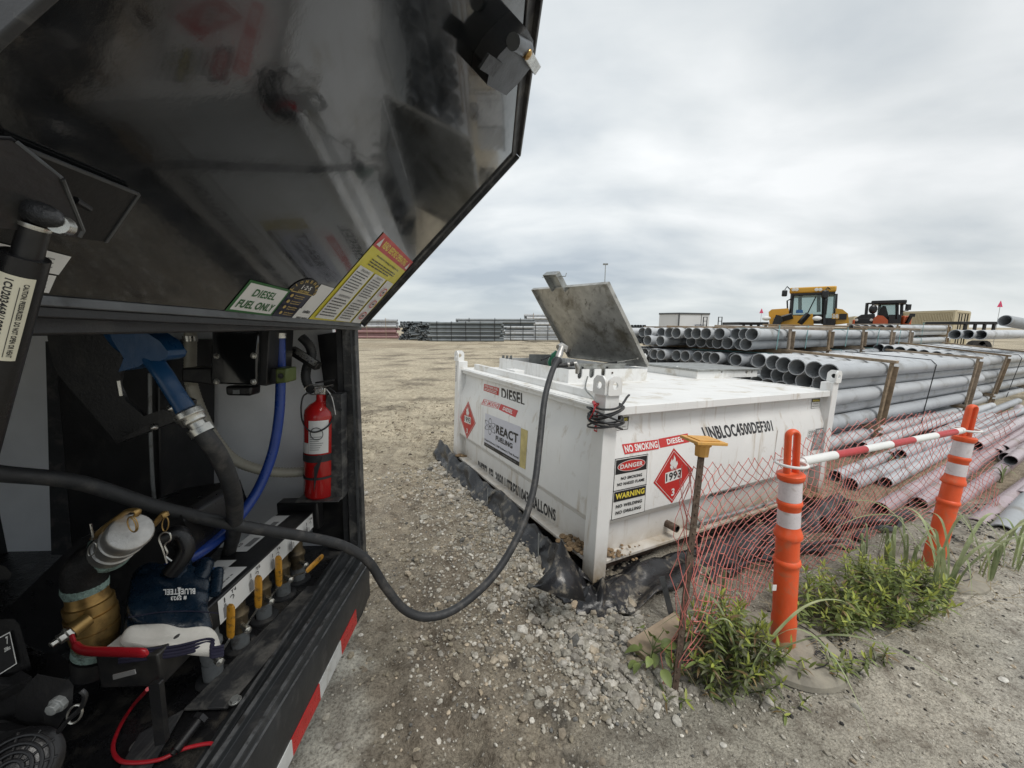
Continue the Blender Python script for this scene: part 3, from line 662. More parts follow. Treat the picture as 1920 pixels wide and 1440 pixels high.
def tractor():
    DN=Vector((.685,.729,0)).normalized(); LT=Vector((DN.y,-DN.x,0)); D0=24.; c0=hitp(1650,611,DN*D0,DN); cx=c0.x; Y=c0.y
    def w(px_,py_,dy=0): return hitp(px_,py_,DN*(D0+dy),DN)
    r=thing('tractor','orange and black rubber-track tractor with open cab beside the cream container','tractor',(cx,Y,0))
    def bx(name,p0,p1,d0,d1,m,bev=.03):
        a=w(p0[0],p0[1]);c=w(p1[0],p1[1]); b=MB(); b.box((a+c)/2+DN*(d0+d1)/2,LT*abs((c-a).dot(LT))/2,DN*(d1-d0)/2,Vector((0,0,abs(a.z-c.z)/2))); return b.build(name,m,r,bev)
    bx('roof',(1634,564),(1700,569),-.1,1.5,m_plas,.04)
    b=MB()
    for (x0,x1,dy) in ((1626,1623,0),(1650,1647,1.3),(1682,1682,0),(1691,1690,.9)): b=MB(); b.bar(w(x0,568,dy),w(x1,598,dy),.08,.08,upv=(0,1,0)); b.build('cab_pillar',m_plas,r)
    b=MB(); b.bar(w(1626,569,0),w(1682,569,0),.07,.07); b.build('roof_bar',m_plas,r)
    bx('windscreen',(1648,569),(1680,590),1.2,1.23,m_glass,0)
    b=MB(); b.prism([w(1645,600,.6),w(1650,580,.6),w(1655,573,.6),w(1661,574,.6),w(1665,588,.6),w(1668,600,.6)],DN*.3); b.build('seat',m_plas,r,.04)
    b=MB(); b.prism([w(1602,611,-.4),w(1603,597,-.4),w(1615,590,-.4),w(1640,588,-.4),w(1640,611,-.4)],DN*1.2); b.build('bonnet',m_plas,r,.05)
    bx('grille',(1604,597),(1635,608),-.47,-.4,m_plas,.02)
    b=MB(); b.prism([w(1636,612,-.6),w(1637,598,-.6),w(1645,591,-.6),w(1656,592,-.6),w(1665,600,-.6),w(1665,611,-.6)],DN*.5); b.build('wing',m_lor,r,.05)
    bx('wing',(1600,600),(1603,611),-.6,.2,m_lor,.02)
    bx('side_panel',(1666,590),(1688,610),.0,.8,m_plas,.03)
    for x_ in (1606,1634):
        b=MB(); b.lathe(w(x_,600,-.5),-DN,[(0,.06),(.05,.06),(.06,0)],8); b.build('headlight',m_prW,r)
    b=MB(); b.ball(w(1637,580,-.3),.2,n=6,sq=(.9,.5,1)); b.bar(w(1637,568,-.2),w(1637,585,-.2),.06,.06,upv=(0,1,0)); b.build('mirror',m_plas,r)
    b=MB(); b.box(w(1703,576,-.1),(.16,.1,.24)); b.tube([w(1703,572,-.1),w(1698,570,0),w(1690,572,.3)],.02,6); b.tube([w(1703,582,-.1),w(1690,584,.3)],.02,6); b.build('mirror',m_plas,r)
    b=MB(); b.bar(w(1700,607,.2),w(1708,592,.2),.1,.1,upv=(0,1,0)); b.bar(w(1705,591,.2),w(1716,591,.2),.16,.14); b.build('exhaust_stack',m_plas,r,.01)
    b=MB(); b.box(w(1692,602,.5),(.35,.5,.45)); b.build('winch',m_lor,r,.05)
    for s_ in (-.5,1.2):
        b=MB(); b.tube([c0+LT*x_+DN*s_+Vector((0,0,z_-c0.z)) for x_,z_ in ((-1.1,.3),(-1.,.6),(1.,.6),(1.1,.3),(1.,.1),(-1.,.1),(-1.1,.3))],.12,8); b.build('track',m_tyre,r)
tractor()
def container(label,pts,Y0,Y1,z1,win=True,nr=34):
    (xl,xc,xr)=pts; a=hitY(xl,611,Y0+3.0);c=hitY(xc,611,Y0);e=hitY(xr,611,Y1)
    r=thing('shipping_container',label,'container',(c.x,c.y,0))
    P=[Vector((a.x,a.y,0)),Vector((c.x,c.y,0)),Vector((e.x,e.y,0))]; P.append(P[0]+P[2]-P[1])
    up_=Vector((0,0,1))
    b=MB(); b.hexa([p+up_*.15 for p in P]+[p+up_*z1 for p in P]); b.build('body',m_cream,r)
    b=MB()
    for i,j in ((0,1),(1,2)):
        d_=(P[j]-P[i]); nn_=Vector((d_.y,-d_.x,0)).normalized(); k=nr if i==0 else 6
        for q in range(k):
            s=(q+.5)/k; o=P[i]+d_*s+nn_*.02
            if i==0: b.box(o+up_*(z1/2+.05),d_.normalized()*d_.length/k*.25,nn_*.03,up_*(z1/2-.2))
    b.build('corrugation',m_cream,r)
    b=MB()
    for i,j in ((0,1),(1,2),(2,3),(3,0)): b.bar(P[i]+up_*z1,P[j]+up_*z1,.12,.14)
    for p in P: b.bar(p,p+up_*z1,.14,.14,upv=(0,1,0))
    b.build('frame',m_cream,r)
    d_=(P[2]-P[1]); nn_=Vector((d_.y,-d_.x,0)).normalized()
    for q in (.2,.38,.62,.8):
        b=MB(); o=P[1]+d_*q+nn_*.08; b.bar(o+up_*.3,o+up_*(z1-.15),.04,.04,upv=(0,1,0)); b.build('lock_rod',m_plas,r)
    if win:
        d_=P[1]-P[0]; n0=Vector((d_.y,-d_.x,0)).normalized(); u_=d_.normalized(); c0=P[0]+d_*.70+n0*.08+up_*1.55
        b=MB(); b.box(c0,u_*.75,n0*.03,up_*.42); f=b.build('window',m_cream,r,.01)
        for i in range(5):
            b=MB(); b.box(c0+u_*(-.6+.3*i)+n0*.035,u_*.125,n0*.01,up_*.36); b.build('pane',m_glass,f)
    return r
container('cream shipping container with a barred window behind the orange tractor',(1690,1787,1813),26.5,28.5,2.62)
container('far cream container showing only its end between loader and tractor',(1590,1600,1613),40,42,2.55,False,8)
def ladder(pxx,label):
    Y=24; a=hitY(pxx-4,612,Y);c=hitY(pxx+4,594,Y); r=thing('ladder',label,'ladder',(a.x,Y,0),'black ladders behind the pipes')
    for xx in (a.x,c.x):
        b=MB(); b.bar((xx,Y,0),(xx,Y,c.z),.04,.04,upv=(0,1,0)); b.build('rail',m_plas,r)
    for k in range(9):
        b=MB(); zz=.2+k*.24; b.bar((a.x,Y,zz),(c.x,Y,zz),.035,.03); b.build('rung',m_plas,r)
ladder(1322,'short black ladder upright against the end of the white box trailer'); ladder(1350,'short black ladder standing alone right of the white box trailer')
def flag(pxx,py_,Y,label):
    p=hitY(pxx,py_,Y); r=thing('flag',label,'flag',(p.x,Y,0),'small pink marker flags'); b=MB(); b.tube([(p.x,Y,0),(p.x,Y,p.z)],.012,5); b.build('stick',m_galv,r)
    b=MB(); b.prism([(p.x-.16,Y,p.z-.18),(p.x+.16,Y,p.z-.18),(p.x,Y,p.z+.2)],(0,.02,0)); b.build('cloth',m_pinkf,r)
m_pinkf=M('pink_flag',(.7,.05,.15),.6)
flag(1428,583,32,'tiny pink flag on a thin stick left of the yellow loader'); flag(1876,570,24,'small pink flag against the sky near the right edge')
b=MB(); p=hitY(1365,611,21)
for i in range(9): b.ball((p.x+rng.uniform(-.35,.35),21+rng.uniform(-.2,.2),1.38+rng.uniform(-.05,.12)),.16,sq=(1.4,1,.45),n=5)
b.box((p.x,21,.67),(.9,.6,1.32),mi=1)
o=b.build('tarp_heap',[m_redc,m_wood]); tag(o,'crumpled red tarp heap on top of a timber stack before the yellow loader','tarp')
def flatbed(x0,x1,y0,y1,Y,label):
    a=hitY(x0,y1,Y);c=hitY(x1,y0,Y); r=thing('flatbed_trailer',label,'trailer',((a.x+c.x)/2,Y,0))
    b=MB(); b.box(((a.x+c.x)/2,Y+.9,c.z-.08),(c.x-a.x,1.8,.16)); b.build('deck',m_plas,r,.02)
    for k in range(4):
        b=MB(); xx=a.x+(c.x-a.x)*(.15+.25*k); b.box((xx,Y,c.z-.3),(.1,.1,.35)); b.build('stake',m_plas,r)
    for k in (.6,.75):
        b=MB(); b.lathe((a.x+(c.x-a.x)*k,Y,.45),(0,1,0),[(0,.2),(0,.42),(.3,.42),(.3,.2)],14); b.build('wheel',m_tyre,r)
flatbed(1386,1442,604,611,22,'low black flatbed left of the yellow loader'); flatbed(1800,1872,603,610,21,'dark flatbed trailer right of the cream container')
# ---------------------------------------------------------------- grey pipe bundles in the yard
PANG=math.atan2(.484,.875)
def bundle(label,P,ang,tilt,cols,units,D,Lg,group,battens=(),straps=(),mat=None,jit=.05,vb=True,smat=None,seed=1,roll=0.,skew=0.):
    """P: near-end centre of the top pipe on the near right side. units: rows per stacked unit, top first"""
    root=thing('pipe_bundle',label,'pipe bundle',P,group); root.rotation_euler=(roll,tilt,ang)
    me1=pipe_mesh('pvc_pipe',Lg,D/2,[mat or m_pvc,m_pvcin],18); rr=random.Random(seed); z=0; tops=[]
    for ui,rows in enumerate(units):
        ztop=z+D/2+.005
        for r_ in range(rows):
            odd=r_%2
            for c_ in range(cols-odd):
                put('pipe',me1,(rr.uniform(-jit,jit)+(.09 if odd else 0)+skew*c_,c_*D*1.06+(D*.53 if odd else 0),z),root,(rr.uniform(0,6),0,rr.uniform(-.003,.003)))
            z-=D*.885
        zb=z+D*.385
        wd=(cols-1)*D*1.06+D
        for bx_ in battens:
            b=MB(); b.box((bx_,wd/2-D/2,ztop+.02),(.085,wd+.16,.036)); b.build('batten',m_wood,root,.003,local=True)
            if vb:
                b=MB(); b.box((bx_,-D/2-.03,(ztop+zb)/2),(.07,.03,ztop-zb)); b.build('batten',m_wood,root,.003,local=True)
                b=MB(); b.box((bx_+.05,-D/2-.06,(ztop+zb)/2-.02),(.012,.06,ztop-zb-.04)); b.build('batten',m_wood,root,local=True)
            b=MB(); b.box((bx_,wd/2-D/2,zb-.018),(.085,wd+.1,.036)); b.build('batten',m_wood,root,.003,local=True)
        for sx in straps:
            b=MB(); b.tube([(sx,wd-D/2,ztop+.003),(sx,-D*.2,ztop+.006),(sx+.01,-D/2-.012,z+D*.9+ (ztop-z)*.75),(sx-.02,-D/2-.012,zb)],.007,6); b.build('strap',smat or m_strapb,root,local=True)
        z-=.10
    return root
GB='strapped bundles of grey pipe in the yard'
p1=hitY(1556,698,4.55)
bundle('front bundle of grey pipes right behind the white tank, timber battens round it',p1,PANG,.023,6,(5,3),.182,6.1,GB,(1.35,5.1),(3.1,),seed=3,roll=.06,skew=.06)
p2=p1+Vector((math.cos(PANG),math.sin(PANG),-.023))*6.45+Vector((-math.sin(PANG),math.cos(PANG),0))*.16
bundle('grey pipe bundle end to end behind the front one, running out at right',p2,PANG,.02,9,(5,3),.182,6.1,GB,(1.5,4.9),(3.0,),seed=5,roll=.12)
p3=hitY(1415,627,6.3)
bundle('back bundle of grey pipes with teal straps, ending before the orange tractor',p3,math.atan2(.53,.848),.008,8,(2,7),.18,8.0,GB,(.9,2.5,4.2,6.0,7.4),(0.55,1.6,3.4,5.2,6.7),smat=m_strap,jit=.16,seed=8)
p4=p3+Vector((-.53,.848,0))*1.56
bundle('rear left bundle of grey pipes beside the raised steel lid',p4,math.atan2(.53,.848),.008,8,(2,7),.18,8.0,GB,(1.1,2.9,5.0),(),jit=.3,vb=False,seed=9)
p5=hitY(1668,615,13.2)
bundle('distant bundle of grey pipes with a teal strap below the cream container',p5,PANG,.0,6,(2,4),.2,5.8,GB,(.2,5.2),(2.6,),smat=m_strap,seed=12)
# timber dunnage on top of the back bundle
for i,(xa,ya,xb,yb,Y) in enumerate([(1250,612,1420,617,7.6),(1340,611,1560,618,6.9),(1430,609,1590,612,8.6),(1600,612,1725,618,9.0)]):
    a=hitY(xa,ya,Y);c=hitY(xb,yb,Y-.6); b=MB(); b.bar(a,c,.09,.035)
    o=b.build('timber_batten',m_wood,None,.003)
    tag(o,['long loose batten over the back pipes below the white box trailer','loose batten crossing the back pipes in front of the black ladder','loose batten on the back pipes just below the yellow loader','loose batten on the back pipes just below the orange tractor'][i],'batten','loose battens lying on the back pipes')
GL='loose grey pipes right of the back bundle'
def loose(px_,py_,D,Lg,mat,label,group,yaw=0,tilt=.02,zc=None,Y=None,bell=True):
    if Y is None:
        z=-.10+D/2 if zc is None else zc; P=hitz(px_,py_,z)
    else: P=hitY(px_,py_,Y)
    m=pipe_mesh('loose_pipe',Lg,D/2,[mat,m_pvcin],20,bell); o=put('pipe',m,P,None,(0,tilt,PANG+yaw)); tag(o,label,'pipe',group); return o
loose(1790,627,.19,5,m_pvc,'leftmost of three loose grey pipes beside the teal-strapped bundle',GL,Y=8.9,yaw=-.1,tilt=.0)
loose(1814,627,.19,5,m_pvc,'middle of three loose grey pipes beside the teal-strapped bundle',GL,Y=8.8,yaw=-.1,tilt=.0)
loose(1838,628,.19,5,m_pvc,'rightmost of three loose grey pipes beside the teal-strapped bundle',GL,Y=8.7,yaw=-.1,tilt=.0)
loose(1884,601,.22,5,m_pvc2,'single grey pipe sloping up over the others at the right edge',GL,Y=8.0,yaw=-.35,tilt=.13,bell=False)
GM='loose pipes lying on the soil behind the orange net'
specs=[(1566,893,.13,m_pvc,'grey pipe on the soil, upper one of the pair at the tank corner',0,.0,6),(1594,908,.14,m_pvc,'grey pipe on the soil, lower one of the pair at the tank corner',-.01,0,6),
(1650,955,.13,m_pvcp,'glossy mauve pipe whose open end is nearest the black liner',.02,0,6),(1722,945,.13,m_pvcp,'mauve pipe whose mouth lies just left of the far orange post',.05,0,6),
(1748,974,.125,m_pvcp,'pale mauve pipe directly behind the foot of the far orange post',.02,.0,6),(1828,988,.14,m_pvcp,'whitish mauve pipe right of the far orange post',.0,0,5),
(1878,1002,.16,m_pvc2,'broad pale pipe with its mouth nearest the tall grass at right',.03,0,5),(1868,850,.13,m_pvcp,'mauve pipe with its mouth above the others near the right edge',.12,0,5),
(1660,905,.12,m_pvc,'grey pipe half buried between the grey pair and the mauve pipes',.02,0,6),(1780,905,.13,m_pvcp,'mauve pipe lying level with the white band of the far orange post',.04,0,6),(1915,935,.15,m_pvcp,'mauve pipe cut off by the right edge of the picture',.0,0,5)]
for (a,b_,D,mt,lab,yw,tl,Lg) in specs: loose(a,b_,D,Lg,mt,lab,GM,yaw=yw,tilt=.0+tl,zc=-.115+D/2,bell=False)
rr=random.Random(4)
for i in range(17):
    q=hitz(1600,860,-.03)+Vector((math.cos(PANG),math.sin(PANG),0))*rr.uniform(-.1,2.6)+Vector((math.sin(PANG),-math.cos(PANG),0))*(i*.115-.15)
    D=rr.uniform(.115,.135); m=pipe_mesh('loose_pipe',5.5,D/2,[m_pvc if i<6 and i%3 else m_pvcp,m_pvcin],16,False)
    o=put('pipe',m,Vector((q.x,q.y,-.10+D/2+(.10 if i%3==1 else 0)+.01*(i%2))),None,(0,.0,PANG+rr.uniform(-.03,.03))); tag(o,'grey pipe among mauve ones in the parallel loose heap behind the net' if (i<6 and i%3) else 'mauve pipe lying parallel in the loose heap behind the net','pipe','parallel heap of loose pipes behind the net')
# ---------------------------------------------------------------- white fuel tank
tank=thing('fuel_tank','white steel fuel storage tank with red placards and an open steel hatch','fuel tank',TA)
def tbox(b,a0,a1,b0,b1,z0,z1,mi=0):
    return b.hexa([tk(a0,b0,z0),tk(a0,b1,z0),tk(a1,b1,z0),tk(a1,b0,z0),tk(a0,b0,z1),tk(a0,b1,z1),tk(a1,b1,z1),tk(a1,b0,z1)][0:4]+[tk(a0,b0,z1),tk(a0,b1,z1),tk(a1,b1,z1),tk(a1,b0,z1)],mi)
prof=[(ZT+.01,.08),(.935,.08),(.80,.03),(.39,.03),(.325,.09),(ZB,.09)]
# shell: four profiled walls
b=MB(); rings=[[(d,d,z),(d,LB-d,z),(LA-d,LB-d,z),(LA-d,d,z)] for z,d in prof]
vs=[tk(*p) for r in rings for p in r]; fs=[(i*4+j,i*4+(j+1)%4,(i+1)*4+(j+1)%4,(i+1)*4+j) for i in range(len(prof)-1) for j in range(4)]
b.add(vs,fs,0); b.build('shell',m_white,tank,.006)
b=MB(); tbox(b,.045,LA-.045,.03,LB-.03,ZT+.03,ZT+.045); b.build('top_plate',m_whitet,tank,.002)
for (n_,a0,a1,b0,b1) in (('l',PW,LA-PW,.045,.075),('r',.015,.045,PW,LB-PW),('f',LA-.06,LA-.02,PW,LB-PW),('g',PW,LA-PW,LB-.06,LB-.02)):
    b=MB(); tbox(b,a0,a1,b0,b1,ZT,ZT+.052); b.build('top_rail',m_white,tank,.003)
for (a0,a1,b0,b1) in ((PW,LA-PW,.005,.10),(.01,.10,PW,LB-PW),(LA-.1,LA-.01,PW,LB-PW),(PW,LA-PW,LB-.1,LB-.01)):
    b=MB(); tbox(b,a0,a1,b0,b1,ZB,ZB+.021); b.build('base_rail',m_white,tank,.003)
b=MB(); tbox(b,.1,LA-.1,.1,LB-.1,-.0,.10); b.build('underframe',m_rust,tank)
# angle posts with lifting lugs
def octr(a):
    c_,s_=math.cos(a),math.sin(a); r=[]
    for nx_,ny_,d_ in ((1,0,.0505),(-1,0,.0505),(0,-1,.056),(0,1,.054),(.72,.69,.055),(-.72,.69,.055)):
        q=c_*nx_+s_*ny_
        if q>1e-6: r.append(d_/q)
    return min(r)
for (ca,cb) in ((0,0),(1,0),(0,1),(1,1)):
    a0=0 if ca==0 else LA-PW; b0=0 if cb==0 else LB-PW
    b=MB(); tbox(b,a0,a0+PW,b0,b0+PW,-.02 if cb==0 else .0,HC); po=b.build('corner_post',m_white,tank,.004)
    for kind_ in (0,1):
        b=MB()
        if kind_==0:
            aa=PW/2 if ca==0 else LA-PW/2; bb=-.007 if cb==0 else LB+.007; b.ring_plate(tk(aa,bb,HC+.055),ta,tz,octr,.021,.013,n=32)
        else:
            bb=PW/2 if cb==0 else LB-PW/2; aa=-.007 if ca==0 else LA+.007; b.ring_plate(tk(aa,bb,HC+.055),tb,tz,octr,.021,.013,n=32)
        b.build('lifting_lug',m_white,po,off=wloc(tank))
# raised channel, coamings, lids
b=MB(); tbox(b,.15,LA-.12,.17,.22,ZT+.045,ZT+.10); b.build('roof_channel',m_whitet,tank,.004)
b=MB(); q=hitp(966,697,tk(0,0,ZT+.08),tz); b.box(q,ta*.085,tb*.055,tz*.022); b.build('hinge_block',m_whitet,tank,.006)
ztp=ZT+.045
def tz_hit(x,y,z): return hitp(x,y,tk(0,0,z),tz)
def inv(p): v=TR.transposed()@(p-TA); return v.y,v.x,v.z
c0=inv(tz_hit(1065,718.5,ztp)); cl=inv(tz_hit(941.7,690,ztp)); cr=inv(tz_hit(1209,713,ztp))
print('coaming',c0,cl,cr)
A0,A1,B0,B1=c0[0],cl[0],c0[1],cr[1]; CZ=.118
def coam(a0,a1,b0,b1,h,notches,name='coaming'):
    th=.012
    # front (a=a0) wall with U notches
    def wall(Pf,n0,n1,ns):
        xs=[n0]; b=MB()
        segs=[];cur=n0
        for (c_,w_,dp) in ns: segs.append((cur,c_-w_/2,0)); segs.append((c_-w_/2,c_+w_/2,dp)); cur=c_+w_/2
        segs.append((cur,n1,0))
        pts=[(n0,0),(n1,0),(n1,h)]
        for (c_,w_,dp) in ns[::-1]:
            pts+=[(c_+w_/2,h)]; pts+=[(c_+w_/2*math.cos(t_),h-dp+w_/2-w_/2*math.sin(t_)) for t_ in [math.pi*i/6 for i in range(7)]]; pts+=[(c_-w_/2,h)]
        pts+=[(n0,h)]
        return pts
    b=MB(); pts=wall(None,b0,b1,notches); b.prism([tk(a0,x_,ztp+z_) for x_,z_ in pts],ta*th); b.build(name,m_whitet,tank)
    b=MB(); tbox(b,a1-th,a1,b0,b1,ztp,ztp+h); b.build(name,m_whitet,tank)
    b=MB(); tbox(b,a0+th,a1-th,b0,b0+th,ztp,ztp+h); b.build(name,m_whitet,tank)
    b=MB(); tbox(b,a0+th,a1-th,b1-th,b1,ztp,ztp+h); b.build(name,m_whitet,tank)
wB=B1-B0
coam(A0,A1,B0,B1,CZ,[(B0+wB*.13,.05,.085),(B0+wB*.27,.06,.08),(B0+wB*.41,.05,.07)])
b=MB(); tbox(b,A0+.02,A1-.02,B0+.02,B1-.02,ztp+.004,ztp+.012); b.build('hatch_floor',m_blkd,tank)
# galvanised manifold plate inside the hatch
b=MB(); b.prism([tk(A0+.03,B0+wB*(.12+x_),ztp+z_) for x_,z_ in ((0,CZ*.7),(.08,CZ*.7),(.10,.02),(.17,.02),(.19,CZ*.7),(.26,CZ*.7),(.27,.02),(.35,.02),(.37,CZ*.75),(.58,CZ*.95),(.60,CZ*1.35),(.0,CZ*1.35))],ta*.006); 
b.bar(tk(A0+.033,B0+wB*.10,ztp+CZ*1.36),tk(A0+.033,B0+wB*.72,ztp+CZ*1.36),.03,.008,upv=tz); b.build('bulkhead_plate',m_galv,tank,.001)
for f_ in (.18,.48):
    b=MB(); b.lathe(tk(A0+.027,B0+wB*f_,ztp+CZ*1.1),-ta,[(0,.009),(.006,.009),(.009,0)],8); b.build('bolt',m_plas,tank)
b=MB(); b.lathe(tk(A0-.002,B0+wB*.52,ztp+CZ*.7),-ta,[(0,.009),(.006,.009),(.009,0)],8); b.build('bolt',m_rust,tank)
for k_ in range(3):
    b=MB(); tbox(b,A1-.03,A1-.024,B0+.02+.05*k_+(.0),B0+.05+.05*k_,ztp,ztp+CZ*1.25); 
    b.build('bulkhead_plate',m_galv,tank)
b=MB(); tbox(b,A1-.24,A1-.234,B0+.25,B0+.62,ztp,ztp+CZ*1.5); b.build('bulkhead_plate',m_galv,tank)
# open lid
H1=hitp(1217,684,tk(0,B1,0),tb); H2=hitp(1068,667,tk(0,B1,0),tb)
T1=hitp(1142,529,H1,ta); T2=hitp(1000,541,H2,ta)
print('lid',inv(H1),inv(H2),inv(T1),inv(T2),(T1-H1).length,(H2-H1).length)
nl=(H2-H1).cross(T1-H1).normalized()
if nl.dot(CP-H1)>0: nl=-nl      # outer side, away from camera
b=MB(); b.hexa([H1,H2,H2+nl*.006,H1+nl*.006,T1,T2,T2+nl*.006,T1+nl*.006]); lid=b.build('hatch_lid',m_galvl,tank)
for (p_,q_) in ((H1,H2),(H2,T2),(T2,T1),(T1,H1)):
    b=MB(); inn=((H1+T2)/2-(p_+q_)/2).normalized(); b.box((p_+q_)/2-nl*.014,(q_-p_)/2,inn*.004,nl*.018); b.build('rim',m_galvl,lid,off=wloc(tank))
e_u=(T2-T1).normalized(); e_w=((T1+T2)/2-(H1+H2)/2).normalized()
def lp(x,y): return hitp(x,y,H1,nl)
tb0=lp(1041,541);tb1=lp(1063,541)
b=MB(); m0=(tb0+tb1)/2; wv=(tb1-tb0)/2*1.1
tp_=hitp(1032,505,m0-nl*.05,nl)
dirw=(e_w*1.0-nl*.0).normalized()*.20
base=m0-e_w*.01
b.box(base+dirw/2+nl*.008,dirw/2,wv,nl*.003); b.box(base+dirw/2-wv-nl*.02,dirw/2,wv.normalized()*.003,nl*.03); b.box(base+dirw/2+wv-nl*.02,dirw/2,wv.normalized()*.003,nl*.03); b.box(base+dirw-nl*.02,e_w*.003,wv,nl*.03)
b.build('latch_bracket',m_galv,lid,.001,off=wloc(tank))
b=MB(); pa=base+dirw*.8; b.tube([pa-wv*1.7-nl*.02,pa+wv*1.9-nl*.02,pa+wv*2.0+dirw*.12],.004,6); b.build('latch_pin',m_galv,lid,off=wloc(tank))
g1=hitp(1105,688,tk(A0+.1,0,0),ta); g2=lp(1198,670)-nl*.02
b=MB(); b.tube([g1,g1+(g2-g1)*.55],.011,10); st=b.build('gas_strut',m_plas,tank); b=MB(); b.tube([g1+(g2-g1)*.55,g2],.004,8); b.ball(g2,.012,n=5); b.build('rod',m_chr,st,off=wloc(tank))
b=MB(); g3=lp(1070,653)-nl*.01; b.tube([g3,g3-nl*.03-e_w*.03],.006,6); b.build('strut_stud',m_rust,lid,off=wloc(tank))
# second hatch (closed)
d0=inv(tz_hit(1306,710,ztp)); dl=inv(tz_hit(1210,696,ztp)); dr=inv(tz_hit(1417,706,ztp)); print('hatch2',d0,dl,dr)
D0,D1,E0,E1=d0[0],dl[0],d0[1],dr[1]
D1=max(D1,D0+.8)
coam(D0,D1,E0,E1,.075,[(E0+(E1-E0)*.38,.03,.02),(E0+(E1-E0)*.80,.045,.035),(E0+(E1-E0)*.90,.035,.035)],'coaming')
b=MB(); tbox(b,D0-.02,D1+.02,E0-.02,E1+.05,ztp+.08,ztp+.10); b.build('hatch_lid',m_galv,tank,.003)
b=MB(); q=tz_hit(1266,704,ztp); b.box(q+tz*.006,ta*.05,tb*.03,tz*.006); b.box(q+tz*.014,ta*.03,tb*.02,tz*.004); b.bar(q,q+tz*.095,.014,.014,upv=ta); b.tube([q+tz*.09,q+tz*.10+tb*.02,q+tz*.09+tb*.04],.008,6); b.build('hatch_catch',m_whitet,tank,.001)
# bottom pipe on right face with brackets
pA=hitp(1290,986,tk(.05,0,0),ta); pB=hitp(1500,928,tk(.05,0,0),ta)
b=MB(); b.tube([pA,pB],.02,14); b.build('drain_pipe',m_galv,tank)
for x_,y_ in ((1316,985),(1437,948)):
    q=hitp(x_,y_,tk(.02,0,0),ta); b=MB(); b.box(q,ta*.004,tb*.012,tz*.05); b.build('pipe_bracket',m_white,tank)
q=hitp(1270,992,tk(0.0,0,0),ta); b=MB(); b.lathe(q,ta,[(0,.02),(0,.026),(.12,.026)],14); b.lathe(q,ta,[(0,.02),(.06,.02)],14,1); b.build('drain_pipe',[m_rust,m_plas],tank)
# mud on ledges
def mudclump(px_,py_,pl,nrm,r,k=14,spread=.05,name='mud',par=None):
    b=MB(); q=hitp(px_,py_,pl,nrm)
    for _ in range(k): b.ball(q+ta*rng.normal()*spread*.5+tb*rng.normal()*spread*.5+tz*abs(rng.normal())*.008,r*rng.uniform(.5,1.2),n=4,sq=(1,1,.6))
    b.build(name,m_mud,par or tank,kind='stuff')
mudclump(1078,1020,tk(0,.05,ZB+.03),tz,.022,40,.10); mudclump(865,855,tk(0,.06,ZB+.02),tz,.025,14,.06)
mudclump(1148,1038,tk(0.05,0,ZB+.03),tz,.014,18,.06); mudclump(1180,1035,tk(0.05,0,ZB+.03),tz,.010,14,.10); mudclump(1514,925,tk(.05,0,ZB+.03),tz,.03,30,.10); mudclump(1395,962,tk(.05,0,ZB+.03),tz,.012,16,.2)
for (pl_,px_,py_,fc_) in ((0,905,800,'L'),(0,1106,905,'L'),(1,1452,850,'R')):
    a_,b_2,_z=inv(hitp(px_,py_,tk(0,.03,0) if fc_=='L' else tk(.03,0,0),tb if fc_=='L' else ta)); b=MB()
    if fc_=='L': b.bar(tk(a_,.0288,.39),tk(a_,.0288,.80),.007,.0035,upv=ta)
    else: b.bar(tk(.0288,b_2,.39),tk(.0288,b_2,.80),.007,.0035,upv=tb)
    b.build('weld_seam',m_white,tank)
# prints on the tank
def planeL(d): return tk(0,d,0),tb
def planeR(d): return tk(d,0,0),ta
def ledge(face,z0,dd0,z1,dd1):
    if face=='L': P=tk(0,dd0,z0);Q=tk(1,dd0,z0);S=tk(0,dd1,z1)
    else: P=tk(dd0,0,z0);Q=tk(dd0,1,z0);S=tk(dd1,0,z1)
    return P,(Q-P).cross(S-P).normalized()
def sheet(pl,bl,br,tr,tl,lift=.0015): return Sheet(*[hitp(x_,y_,*pl) for x_,y_ in (bl,br,tr,tl)],lift)
up_L=planeL(.08);mn_L=planeL(.03);lo_L=planeL(.09);lg_L=ledge('L',.935,.08,.80,.03)
up_R=planeR(.08);mn_R=planeR(.03);lo_R=planeR(.09);lg_R=ledge('R',.935,.08,.80,.03);sl_R=ledge('R',.39,.03,.325,.09)
s=sheet(up_L,(940.4,747.3),(983.8,761.9),(983.8,738),(940.4,727)); s.text('DIESEL',0,0,1,1,m_prK); s.build('lettering',tank)
s=sheet(up_L,(907,732),(935,741.7),(936,727.5),(908,719.6)); s.rect(0,0,1,1,m_prR); s.text('DYED DIESEL FUEL',.06,.58,.94,.88,m_prW); s.lines(.06,.1,.94,.5,2,m_prW,3,.5); s.build('sticker',tank)
def nosmoke(pl,a,b_,par=tank):
    s=sheet(pl,*a); s.rect(0,0,1,1,m_prW); s.rect(.015,.05,.985,.95,m_prR); s.rect(.05,.12,.95,.88,m_prW); s.text('NO SMOKING',.06,.18,.94,.82,m_prR); s.build('sticker',par)
    s=sheet(pl,*b_); s.rect(0,0,1,1,m_prR); s.text('DIESEL',.22,.22,.78,.78,m_prW); s.build('sticker',par)
def nosmoke2(pl,a,b_):
    s=sheet(pl,*a); s.rect(0,0,1,1,m_prR); s.text('NO SMOKING',.04,.14,.97,.86,m_prW); s.build('sticker',tank)
    s=sheet(pl,*b_); s.rect(0,0,1,1,m_prR); s.text('DIESEL',.25,.2,.8,.8,m_prW); s.build('sticker',tank)
nosmoke(lg_L,[(902,758.8),(934,767.5),(938.3,757),(907.5,747.3)],[(935.0,767.8),(966.5,782.7),(971.7,770),(939.3,757.3)])
